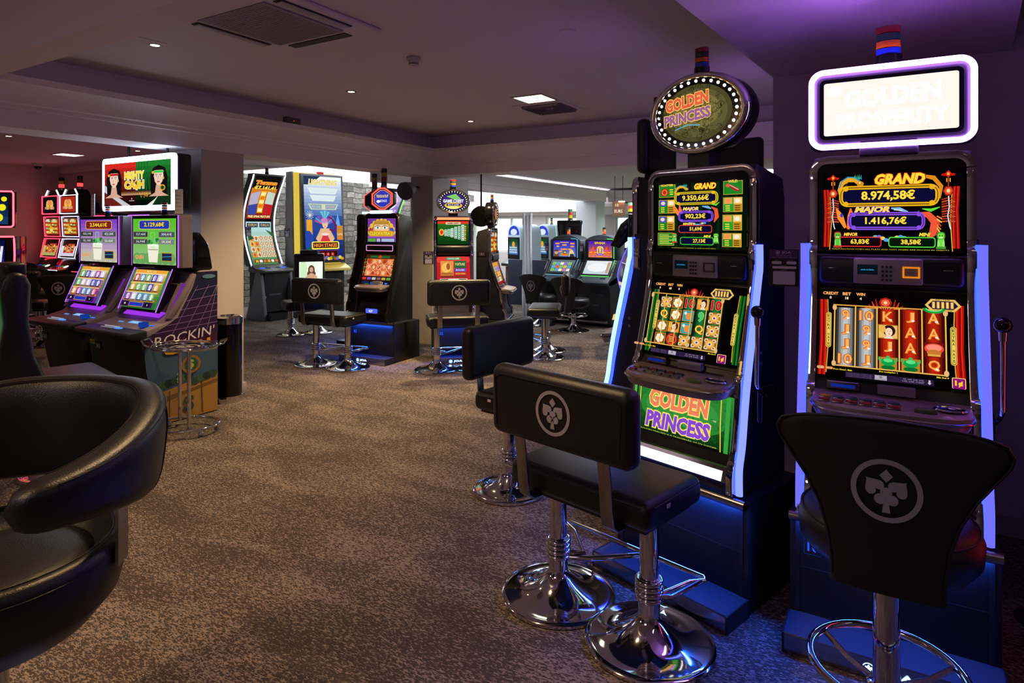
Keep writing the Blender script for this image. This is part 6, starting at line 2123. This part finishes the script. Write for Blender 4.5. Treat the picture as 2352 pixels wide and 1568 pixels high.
# side picture in panel coordinates (cm): front edge follows the cabinet
sp.poly([(0, 68), (2, 69.5), (17, 77), (27, 82.5), (40, 106.5), (44, 118.5), (62, 118.5), (62, 68)], '2a0f3c')
sp.poly([(44, 118), (62, 118), (62, 96), (37, 98)], '10163c')
sp.poly([(1, 62), (0, 68), (62, 68), (62, 60)], '400c38')
for y in (73, 78, 83, 89, 96, 104): sp.band([(max(3, 17 + (y - 77) * .9) if y > 77 else 8, y), (62, y + 3)], .35, '9a7ac0')
for x in (22, 32, 42, 52): sp.band([(x, 70), (min(62, x + 22), 108)], .35, '9a7ac0')
sp.ell(54, 115, 6, 1.8, '58809c')
sp.poly([(10, 5), (1.5, 45), (0, 62), (62, 60), (62, 2), (14, 1)], '3c566c')
sp.poly([(10, 5), (7, 21), (14, 26), (36, 30), (62, 34), (62, 1), (14, 1)], 'a87c38')
sp.poly([(8, 16), (7, 21), (36, 24), (62, 28), (62, 25), (36, 21)], '7a5420').band([(48, 2), (47, 30)], 1.6, '6a4418').band([(20, 2), (20, 26)], 1.0, '6a4418')
for i in range(10): sp.ell(9 + i * 5.4, 30 + (i * 7) % 6, 4, 3.2, ['2c4a34', '3c6040', '1c3426'][i % 3], n=8)
sp.ell(38, 44, 8.4, 7.4, '8c6c28').ell(38, 44, 6, 5.4, '305038').text('$', 38, 44, 8, 'a8b848', bold=.03)
sp.text('$', 36, 12, 15, '2c4c34', 9, bold=.03).text('?', 27, 35, 8, 'c8c8c8')
sp.text('ROCKIN\'', 33, 68, 8, 'd8d0d8', 52, rot=4, shear=.15, bold=0).text('CASH', 35, 59, 7, 'd89820', 40, rot=4, out='301808', bold=.05)

mL1 = slant_machine('left machine of the pair under the lit sign, purple-lit with a 2.544,61 jackpot', -6.20, 2.72, art_jackpot('2.544,61€', ('8040c0', 'a8a088'), '802018', ('550,19€', '422,30€', '55,10€', '25,02€')), art_pokerows(3, 'f0a030', 'd8a858', '6820a8'), ((.45, .12, 1.0), 1.6))
mL2 = slant_machine('right machine of the pair under the lit sign, green 2.129,68 screen, printed side', -5.30, 2.72, art_jackpot(), art_pokerows(5, 'f0a030', 'e8b868', '2c7028'), ((.45, .12, 1.0), 1.6), side=sp)

# printed board standing between the two
t = thing('display_board', 'narrow green board with a face and yellow lettering between the two paired machines', 'display board', (-5.76, 2.78, 0), 0)
bd = MB().prism([(.22, .02), (.10, .12), (.02, .42), (-.02, .64), (.0, .66), (.5, .66), (.5, .02)], 'x', -.055, .05, bevel=.004).build('board', mat('green_board', '1c2c20', .4), t)
aa = Art(11, 64, lit=False)
aa.rect(0, 0, 11, 64, '223826').rect(0, 0, .5, 64, '8a8478').rect(10.5, 0, .5, 64, '8a8478')
aa.text('MIGHTY', 5.5, 56, 4.5, 'd8c020', 9, out='486020', bold=.05).text('CASH', 5.5, 50, 5.2, 'c8a818', 9, out='486020', bold=.05)
aa2 = Art(11, 30, lit=False)
aa2.rect(0, 0, 11, 30, '223826'); face(aa2, 5.5, 17, 3.6, '38b048')
aa.build('board_print', bd, front(-.053, .048, (.008, .42), (-.022, .64)))
aa2.build('board_picture', bd, front(-.053, .048, (.098, .12), (.018, .42)))

# big lit picture sign
t = thing('lit_sign', 'big white-framed picture sign reading mighty cash above the paired machines', 'sign', (-5.74, 3.14, 0), 1)
W_, zb, zt_ = 1.12, 1.71, 2.195
MB().rbox(-W_ / 2, .0, zb, W_ / 2, .13, zt_, .02, 3).build('sign_box', BLACK, t)
MB().prism([(x, (zb + zt_) / 2 + z) for x, z in rr_path(W_ - .01, zt_ - zb, .035)], 'y', -.03, .0).build('white_frame', em((.66, .76, 1.0), 9.0), t)
art_mighty().build('sign_picture', t, front(-W_ / 2 + .045, W_ / 2 - .045, (-.031, zb + .045), (-.031, zt_ - .05)))
for q in (-.3, .3): MB().cyl((q, .07, zt_ - .01), (q, .07, 2.64), .012, 12).build('hanger', BLACK, t)
for x_, z_ in ((-6.42, 1.667), (-5.05, 1.667)):
    nm = 'white' if x_ < -6 else 'dark'
    c = thing('notice_holder', nm + ' upright notice holder standing on the ' + ('left' if x_ < -6 else 'right') + ' upper screen of the pair', 'notice', (x_, 3.08, z_), -8 if x_ < -6 else 12)
    MB().box(-.045, -.006, 0, .045, .006, .006).build('foot', CHROMEB, c)
    MB().box(-.042, -.003, .006, .042, .003, .21).build('card', mat('card_grey', 'c8c8c8' if x_ < -6 else '3c3844', .4), c)
    ar_ = Art(8, 20, lit=False)
    for i in range(5): ar_.rect(1, 2 + i * 3.2, 6, 1.6, 'e8e8e8' if x_ < -6 else 'b0a8b8')
    ar_.build('print', c, plane_map((-.04, -.0032, .01), (.08, 0, 0), (0, 0, .19)))


# ------------------------------------------------------------------ three-screen red and white machines at the back of the gallery
def triple(label, x, y, rot, col, s, kind=0, H=2.0, full=True):
    t = thing('three_screen_slot_machine', label, 'slot machine', (x, y, 0), rot, 'neon-edged machines against the gallery wall')
    W_ = .56
    MB().prism([(.10, 0), (.06, .80), (.10, .95), (.20, 1.15), (.24, 1.45), (.20, 1.75), (.18, H), (.5, H - .02), (.5, 0)], 'x', -W_ / 2, W_ / 2, bevel=.008).build('cabinet', CAB, t)
    MB().prism([(-.12, .86), (-.14, .885), (.0, .90), (.10, .96), (.17, 1.10), (.22, 1.10), (.22, .84)], 'x', -W_ / 2, W_ / 2, bevel=.006).build('console', BLACKG, t)
    neon(t, [(-W_ / 2, -.13, .885), (W_ / 2, -.13, .885)], .007, col, s, 'console_light')
    Art(50, 16).rrect(8, 3, 12, 9, .5, '1838a0').rrect(24, 4, 7, 7, 1, '38d038').rrect(25.6, 6, 4, 3, .5, '101010').ell(40, 8, 6, 5.4, 'f0f8ff', k=1.6).build('console_lights', t, front(-W_ / 2 + .02, W_ / 2 - .02, (.012, .905), (.10, .962)))
    scr = [((.155, 1.07), (.215, 1.38)), ((.222, 1.42), (.205, 1.75))]
    arts = [art_fort_reels('f0ecff' if kind else 'c8c070'), art_fortune()]
    for (a0, a1), ar in zip(scr, arts):
        fr_ = MB().prism([(a0[0] - .02, a0[1]), (a1[0] - .02, a1[1]), (a1[0] + .02, a1[1]), (a0[0] + .02, a0[1])], 'x', -W_ / 2, W_ / 2 - .02, bevel=.003).build('screen_frame', BLACKG, t)
        ar.build('screen', fr_, front(-W_ / 2 + .035, W_ / 2 - .055, (a0[0] - .0215, a0[1] + .03), (a1[0] - .0215, a1[1] - .03)))
        for zz in (a0, a1): neon(fr_, [(-W_ / 2, zz[0] - .022, zz[1]), (W_ / 2, zz[0] - .022, zz[1])], .006, col, s)
        for sx_ in (-W_ / 2, W_ / 2 - .02): neon(fr_, [(sx_, a0[0] - .022, a0[1]), (sx_, a1[0] - .022, a1[1])], .006, col, s)
        for k_ in (0,): MB().rbox(W_ / 2 - .01, a0[0] + .04, a0[1] + .03, W_ / 2 + .02, a0[0] + .11, a1[1] - .05, .012).build('side_lamp', em(col, s * 1.3), fr_)
    if full:
        hx = MB().rbox(-W_ / 2, .16, 1.80, W_ / 2 + .02, .40, 2.10, .01).build('top_box', BLACKG, t)
        tt = Art(50, 28)
        tt.rect(0, 0, 50, 28, 'b02818' if kind else '100c10').ell(18, 14, 6, 9, 'f0c030').ell(32, 14, 6, 9, 'f0c030').text('88', 25, 18, 10, 'e87838', 16, out='f8e0c0', bold=.04).text('FORTUNES', 25, 8, 5, 'f0b088', 34, out='802010', bold=.04)
        tt.build('top_screen', hx, front(-W_ / 2 + .035, W_ / 2 - .055, (.1585, 1.825), (.1585, 2.075)))
        for zz in (1.80, 2.10): neon(hx, [(-W_ / 2, .158, zz), (W_ / 2, .158, zz)], .007, col, s)
        for sx_ in (-W_ / 2, W_ / 2 - .015, W_ / 2 + .02): neon(hx, [(sx_, .158, 1.80), (sx_, .158, 2.10)], .007, col, s)
        MB().prism([(-W_ / 2 + .06, 2.10), (-W_ / 2 + .12, 2.20), (W_ / 2 - .12, 2.20), (W_ / 2 - .03, 2.10)], 'y', .2, .38).build('crown', BLACKG, t)
        for q in (-1, 1): neon(t, [(q * (W_ / 2 - .05), .19, 2.11), (q * (W_ / 2 - .13), .19, 2.20)], .012, (.8, .82, 1.0), 2.0, 'crown_light')
        round_beacon(t, .12, .28, 2.20, 2.2, ('ff3838', 'd8d020' if not kind else '802018', '203820'), 0)
    return t


triple('red neon three-screen machine at the back left, the left one of two', -12.20, 5.02, 0, (1.0, .03, .06), 5.5, 0)
triple('white neon three-screen machine at the back left, beside the red one', -11.58, 5.02, 0, (.72, .70, 1.0), 2.0, 1)
triple('red neon machine half hidden behind the left machine of the pair', -10.55, 5.02, 0, (1.0, .03, .08), 5.5, 0, H=1.80, full=False)
triple('violet-edged machine behind the pair, only its curved edge visible', -9.55, 5.02, 0, (.45, .08, .9), 2.2, 1, H=1.80, full=False)


def big_curved(label, x, y, rot, col, s):
    t = thing('curved_slot_machine', label, 'slot machine', (x, y, 0), rot, 'red neon-edged machines at the left edge')
    W_ = .62
    pth = smooth([(.02, .85), (.09, 1.0), (.12, 1.25), (.10, 1.46)], 5)
    MB().prism(pth + [(.5, 1.46), (.5, .1), (.1, .1)], 'x', -W_ / 2, W_ / 2, bevel=.005).build('cabinet', BLACKG, t)
    MB().rbox(-W_ / 2, .08, 1.56, W_ / 2, .2, 1.98, .02).build('top_box', BLACKG, t)
    MB().box(-.1, .2, 1.4, .1, .3, 1.9).build('sign_neck', BLACK, t)
    neon(t, [(-W_ / 2, y - .008, z) for y, z in pth] + [(W_ / 2, y - .008, z) for y, z in pth[::-1]], .009, col, s, 'neon_frame', True)
    neon(t, [(x_, .075, 1.77 + z) for x_, z in rr_path(W_, .40, .03)], .009, col, s, 'neon_frame', True)
    a = Art(60, 60)
    a.grad(0, 0, 60, 60, '2038b8', '081040', 5)
    for i in range(6): a.band([(4 + i * 10, 4), (12 + i * 9, 52)], 3, ['d01830', 'e8e0f0'][i % 2])
    for i in range(12): a.ell(5 + (i * 17) % 52, 5 + (i * 23) % 50, 1.5, 1.5, 'ffffff', n=6)
    a.build('main_screen', t, front(-W_ / 2 + .06, W_ / 2 - .08, (.025, .92), (.085, 1.42)))
    b = Art(60, 36)
    b.grad(0, 0, 60, 36, '183868', '081020', 4).text('POWER', 24, 20, 13, 'f0a080', 40, out='a02050', bold=.05)
    for x_, y_, r in ((50, 8, 5), (54, 20, 4), (46, 28, 3), (56, 30, 3)): b.ell(x_, y_, r, r, 'f0e820')
    b.build('top_screen', t, front(-W_ / 2 + .03, W_ / 2 - .05, (.077, 1.60), (.077, 1.94)))
    MB().prism([(-.2, .78), (-.2, .82), (.03, .86), (.1, .86), (.1, .78)], 'x', -W_ / 2, W_ / 2).build('console', BLACK, t)
    return t


p = at(-20, 7.0)
big_curved('curved machine with red neon outline cut off by the left edge of the photo', (-8.62), 2.95, 52, (1.0, .06, .09), 5.0)


# ------------------------------------------------------------------ blue-grey sloping machines in the far room
def slope_machine(label, x, y, rot, a_up, a_lo, edge, number, es=1.5):
    t = thing('sloping_slot_machine', label, 'slot machine', (x, y, 0), rot, 'blue-grey sloping machines in the far room')
    W_ = .56
    MB().prism([(.10, .04), (.06, .50), (.0, .72), (.35, .78), (.75, .9), (.75, .04)], 'x', -W_ / 2, W_ / 2, bevel=.01).build('lower_cabinet', mat('charcoal_cabinet', '222629', .4), t)
    MB().prism([(-.02, .66), (-.05, .70), (.0, .74), (.14, .80), (.38, 1.06), (.75, 1.06), (.75, .72), (.1, .64)], 'x', -W_ / 2, W_ / 2, bevel=.012).build('console', BLUEG, t)
    # hood
    hood = [(-W_ / 2, 1.03), (-W_ / 2, 1.36)] + [(-W_ / 2 + W_ * k / 8, 1.36 + .09 * math.sin(PI * k / 8) ** .7) for k in range(1, 8)] + [(W_ / 2, 1.36), (W_ / 2, 1.03)]
    MB().prism(hood, 'y', .36, .72, bevel=.012).build('hood', BLUEG, t)
    f = MB().rbox(-.24, .335, 1.05, .24, .37, 1.385, .02, 3).build('upper_screen_frame', GREYP, t)
    a_up.build('upper_screen', f, front(-.205, .205, (.334, 1.085), (.334, 1.35)))
    if edge: neon(f, [(.235, .332, 1.07), (.235, .332, 1.36), (.21, .332, 1.38), (.12, .332, 1.383)], .005, edge, es, 'edge_light')
    q = [(.12, .80), (.36, 1.05)]
    g = MB().prism([(.105, .80), (.12, .785), (.375, 1.03), (.345, 1.05)], 'x', -.25, .25, bevel=.006).build('lower_screen_frame', GREYP, t)
    a_lo.build('lower_screen', g, front(-.215, .215, (.121, .829), (.313, 1.029)))
    if edge: neon(g, [(-.24, .11, .797), (.24, .11, .797), (.247, .345, 1.045)], .005, edge, es, 'edge_light')
    for sx_ in (-1, 1): MB().tube([(sx_ * .275, .16, .86), (sx_ * .296, .18, .87), (sx_ * .296, .30, 1.0), (sx_ * .275, .31, 1.02)], .010, 8).build('grab_handle', BLACK, t)
    Art(50, 12).rect(0, 0, 50, 12, '48545c').rect(6, 2, 26, 8, 'a8b8b8').rect(36, 3, 9, 6, '203040').rect(1, 3, 4, 6, '182838').build('button_panel', t, front(-.25, .25, (.02, .748), (.11, .786)))
    MB().tube([(-W_ / 2, -.06, .10), (W_ / 2, -.06, .10)], .018, 10).tube([(-W_ / 2 + .05, -.06, .10), (-W_ / 2 + .05, .12, .10)], .012, 8).tube([(W_ / 2 - .05, -.06, .10), (W_ / 2 - .05, .12, .10)], .012, 8).build('foot_rail', CHROMEB, t)
    fr = MB().rbox(.06, .055, .50, .18, .075, .55, .005).rbox(-.02, .062, .33, .10, .085, .36, .004)
    fr.build('lock_plate', MGREY, t)
    Art(14, 8, lit=False).rect(0, 0, 14, 8, '101214').text(number, 7, 4, 5, 'b0b8b8', bold=.02).build('number_plate', t, front(.13, .22, (.082, .40), (.075, .46)))
    round_beacon(t, 0, .5, 1.44, 1.3, ('ff4830', 'c08848', '283830'), 0)
    plaque_card(t, -W_ / 2 - .038, .31, 1.24, .07, .13)
    return t


lo1 = simple_screen(60, 44, ('404c54', '687880'), 12)
lo2 = Art(60, 44)
lo2.grad(0, 0, 60, 44, 'c8d8e0', 'e8ecf0', 5).ell(30, 22, 24, 15, 'f4f6f8').rect(52, 4, 6, 36, 'c0a080')
slope_machine('left of the two blue-grey sloping machines, adventurer and blonde on its upper screen', -4.64, 9.16, 0, art_adventure(), lo1, (.2, .6, .9), '78', 1.0)
slope_machine('right blue-grey sloping machine with green edge light and orange pyramids on its screen', -4.00, 9.16, 0, art_pyramids(), lo2, (.12, .9, .15), '262', 1.6)


# small far machines
def far_slot(label, px, d, rot, body, sc_=1.0, seed=1):
    x, y = at(px, d)
    t = thing('arched_slot_machine', label, 'slot machine', (x, y, 0), rot, 'small arched machines near the far windows')
    W_ = .55
    arch = [(-W_ / 2, .7), (-W_ / 2, 1.45)] + [(W_ / 2 * math.cos(R(180 - q)), 1.45 + .2 * math.sin(R(q))) for q in range(15, 180, 15)] + [(W_ / 2, 1.45), (W_ / 2, .7)]
    MB().prism(arch, 'y', .05, .60, bevel=.02).build('cabinet', body, t)
    MB().box(-W_ / 2, .0, 0, W_ / 2, .6, .7).build('lower_cabinet', mat('wood_brown', '4a3020', .5), t)
    MB().prism([(-.12, .72), (-.12, .78), (.06, .86), (.06, .7)], 'x', -W_ / 2, W_ / 2, bevel=.008).build('console', BLACK, t)
    a = Art(50, 30)
    a.poly([(2, 2)] + [(25 + 23 * math.cos(R(q)), 6 + 22 * math.sin(R(q))) for q in range(0, 181, 15)][::-1] + [(48, 2)][:1], '3848d0').ell(25, 10, 14, 9, 'e0ecff').text('LUCKY', 25, 5, 4, 'f0f0ff', 26)
    a.build('arch_sign', t, front(-.24, .24, (.046, 1.40), (.046, 1.63)))
    MB().box(-.24, .035, .88, .24, .05, 1.36).build('screen_bezel', BLACKG, t)
    b = Art(50, 40)
    b.grad(0, 0, 50, 40, '4878c0', '184828', 5).ell(26, 26, 8, 8, 'e8a838')
    for r_ in range(3):
        for c_ in range(6): b.rect(5 + c_ * 7, 4 + r_ * 6, 5, 4, 'd8e8f0')
    b.build('screen', t, front(-.19, .19, (.034, .98), (.034, 1.32)))
    round_beacon(t, 0, .3, 1.64, 1.6, ('b09048', '903828', '286838'), None)
    return t


PALE = mat('pale_blue_plastic', 'a8bcc8', .4)
far_slot('pale arched slot machine left of the white curtain, near the windows', 1176, 14.0, -28, PALE)
far_slot('second pale arched slot machine, partly cut off by the white curtain', 1242, 14.4, -28, PALE, seed=2)
far_slot('arched machine between the blue bank and the pyramids machine, near the window', 1462, 10.6, -30, GREYP, seed=3)
x, y = at(1434, 9.2)
t = thing('curved_slot_machine', 'dark curved machine numbered 309 with a thin blue light, right of the pyramids machine', 'slot machine', (x, y, 0), -60, None)
cv = smooth([(.0, .62), (-.05, .85), (.02, 1.1), (.12, 1.32)], 6)
MB().prism(cv + [(.5, 1.36), (.5, 0), (.0, 0)], 'x', -.28, .28, bevel=.006).build('cabinet', mat('indigo_plastic', '20203c', .25), t)
for s_ in (-1, 1): neon(t, [(s_ * .285, y_ - .004, z_) for y_, z_ in cv], .006, (.16, .14, 1.0), 1.6)
Art(14, 8, lit=False).text('309', 7, 4, 6, 'a8a0a8').build('number_plate', t, plane_map((.2815, .1, .62), (0, .16, 0), (0, 0, .08)))
ar = simple_screen(50, 60, ('f0c8a0', 'e8e8f0'), 6)
ar.build('screen', t, front(-.22, .22, (-.048, .72), (.0, 1.05)))
t2 = thing('screen_arm', 'black swivel screen on an arm above the curved machine numbered 309', 'screen', (*at(1440, 9.9), 0), 20)
MB().cyl((0, 0, 0), (0, 0, 1.25), .04, 14).build('post', BLACK, t2)
MB().prism([(-.26, 1.28), (-.10, 1.62), (.04, 1.74), (.06, 1.40), (-.12, 1.24)], 'y', -.05, .08, bevel=.02).build('arm', BLACKG, t2)
MB().rbox(.02, -.22, 1.36, .09, .22, 1.78, .02).build('screen_back', BLACKG, t2)
round_beacon(t2, .05, 0, 1.78, 1.8, ('d8c828', 'd84030', '88b890'), None)
t3 = thing('sign_back', 'dark rounded back of a hanging display behind the left sloping machine', 'display', (*at(1307, 11.3), 0), 10)
MB().prism([(-.20, 1.30), (-.24, 1.70), (.22, 1.70), (.20, 1.30)], 'y', 0, .16, bevel=.03).build('housing', BLACKG, t3)
MB().cyl((0, .08, 0), (0, .08, 1.32), .06, 14).build('post', BLACK, t3)
neon(t3, [(-.225, -.005, 1.32), (-.248, -.005, 1.68)], .006, (.3, .9, .5), 1.2, 'edge_light')
round_beacon(t3, .0, .08, 1.70, 2.0, ('d8c828', 'd84030', '409060'), None)

# ================================================================== OTHER THINGS
# chrome drinks stand
cx, cy = at(424, 4.83)
t = thing('drinks_stand', 'oval chrome drinks stand with round feet beside the printed machine side', 'drinks stand', (cx, cy, 0), math.degrees(PSI))
oval = lambda rx, ry, z, n=48: [(rx * math.cos(2 * PI * i / n), ry * math.sin(2 * PI * i / n), z) for i in range(n)]
MB().tube(oval(.25, .20, .055), .0105, 10, True).build('base_ring', CHROME, t)
MB().tube(oval(.235, .165, .645), .0105, 10, True).tube(oval(.235, .165, .665), .006, 8, True).build('tray_ring', CHROME, t)
MB().prism([(.23 * math.cos(2 * PI * i / 40), .16 * math.sin(2 * PI * i / 40)) for i in range(40)], 'z', .636, .642).build('tray', BLACKG, t)
emblem(t, lambda x, y, off: Vector((x, y, .6425 + off)), .11, mat('print_grey', '8c8488', .5))
for s in (-1, 1):
    MB().tube([(s * .225, -.06, .65), (s * .275, -.055, .665), (s * .30, -.05, .70), (s * .30, .05, .70), (s * .275, .055, .665), (s * .225, .06, .65)], .008, 8).build('handle', CHROME, t)
for x, y in ((-.10, .12), (.10, -.13)):
    MB().cyl((x, y, .05), (x, y, .64), .0135, 16).build('post', CHROME, t)
    MB().tube([(x, y, .055), (x * 1.2, (.19 if y > 0 else -.19) * .95, .055)], .008, 8).build('brace', CHROME, t)
for a_ in (40, 140, 220, 320):
    MB().ball((.24 * math.cos(R(a_)), .19 * math.sin(R(a_)), .022), .021).build('foot', CHROME, t)

# bin
t = thing('litter_bin', 'tall black cylindrical bin with chrome rim in front of the column', 'bin', (-5.10, 3.58, 0), -20)
r = .112
MB().lathe([(1e-5, .0), (r, 0), (r, .06), (1e-5, .06)], 40).build('foot_ring', CHROME, t)
MB().lathe([(1e-5, .055), (r - .004, .055), (r - .004, .70), (1e-5, .70)], 40).build('body', BLACKG, t)
MB().lathe([(1e-5, .70), (r, .70), (r + .002, .755), (r - .02, .77), (r - .03, .755), (1e-5, .755)], 40).build('lid', CHROME, t)
MB().rbox(-.075, -r - .002, .54, .03, -r + .03, .645, .004).build('opening', RUBBER, t)
MB().box(-.09, -r * .98, .56, -.082, -r * .7, .62).build('label', mat('label_cream', 'b0a088', .5), t)

# white curtain
x, y = at(1211, 10.9)
t = thing('curtain', 'tall narrow white curtain hanging on a thin pole in front of the far windows', 'curtain', (x, y, 0), 20)
V, F = [], []
n = 28
for j, z in enumerate((.02, .5, 1.0, 1.5, 1.80)):
    for i in range(n + 1):
        u = i / n
        V.append((lerp(-.085, .085, u) * (1 + .12 * math.sin(j * 1.7)), .022 * math.sin(u * 19 + j * .3), z + (.02 * math.sin(u * 9) if j == 4 else 0)))
for j in range(4):
    for i in range(n): F.append((j * (n + 1) + i, j * (n + 1) + i + 1, (j + 1) * (n + 1) + i + 1, (j + 1) * (n + 1) + i))
mb = MB(); mb.add(V, F)
cl_, nt_, b_ = node_mat('white_cloth')
b_.inputs['Base Color'].default_value = (.9, .9, .93, 1); b_.inputs['Roughness'].default_value = .9
tl_ = nt_.nodes.new('ShaderNodeBsdfTranslucent'); tl_.inputs[0].default_value = (.92, .93, .97, 1)
ms_ = nt_.nodes.new('ShaderNodeMixShader'); ms_.inputs[0].default_value = .55
nt_.links.new(b_.outputs[0], ms_.inputs[1]); nt_.links.new(tl_.outputs[0], ms_.inputs[2]); nt_.links.new(ms_.outputs[0], nt_.nodes['Material Output'].inputs[0])
o = mb.build('cloth', cl_, t)
md = o.modifiers.new('thickness', 'SOLIDIFY'); md.thickness = .004
MB().cyl((.065, .03, 0), (.065, .03, 1.82), .008, 10).build('pole', CHROMEB, t)
MB().lathe([(1e-5, 0), (.12, 0), (.12, .01), (1e-5, .01)], 24, (.065, .03, 0)).build('foot', CHROMEB, t)

# direction sign by the far column
x, y = at(1424, 12.6)
t = thing('hanging_sign', 'amber-lit hanging sign with pale letters by the far column', 'sign', (x, y, 0), math.degrees(PSI) - 4)
MB().box(-.15, .0, 1.80, .10, .03, 2.10).build('board', mat('amber_board', '8a5a38', .5), t)
MB().box(-.03, -.06, 2.08, .09, -.03, 2.10).build('picture_light', em((1.0, .72, .42), 9), t)
MB().cyl((-.1, .015, 2.10), (-.1, .015, 2.6), .006, 8).cyl((.06, .015, 2.10), (.06, .015, 2.6), .006, 8).build('hanger', BLACK, t)
a = Art(25, 30, 1.0).text('10', 9, 22, 6, 'ffe0b0', 7, bold=.02).text('EURS', 12, 10, 6.5, 'ffe8c8', 16, bold=.02)
a.build('lettering', t, front(-.15, .10, (-.0005, 1.80), (-.0005, 2.10)))

# loudspeakers
speaker(-5.42, 6.40, 2.05, 10, 'dark loudspeaker on the column, hanging above the hexagonal sign', mat('speaker_grey', '5a5456', .5))
sp2 = speaker(-4.55, 6.85, 1.72, 30, 'black round loudspeaker hanging between the oval sign and the round sign', BLACKG, 1.15)
MB().cyl((0, 0, .05), (0, 0, .535), .012, 10).build('hanging_rod', BLACK, sp2)

# framed notice on the far wall and low partition
x, y = at(1231, 17.0)
t = thing('wall_notice', 'small framed notice and drawing on the wall beside the far door', 'notice', (x, 15.985, 1.28), 0)
MB().box(-.22, -.01, -.2, .22, .012, .2).build('frame', mat('notice_frame', '8898b0', .5), t)
a = Art(44, 40, lit=False).rect(2, 2, 40, 36, 'b8b4b8')
for i in range(5): a.arc(22, 20, 4 + i * 2.6, 3 + i * 2.4, 20 * i, 200 + 30 * i, .5, '7c7c88')
a.build('drawing', t, plane_map((-.21, -.0105, -.19), (.42, 0, 0), (0, 0, .38)))
x, y = at(1268, 12.5)
o = MB().rbox(-.9, -.03, 0, .9, .03, .92, .01).build('low_partition', mat('navy_panel', '20243c', .6))
o.location = (x - .1, y, 0); tag(o, 'low dark blue partition behind the left sloping machine', 'partition')
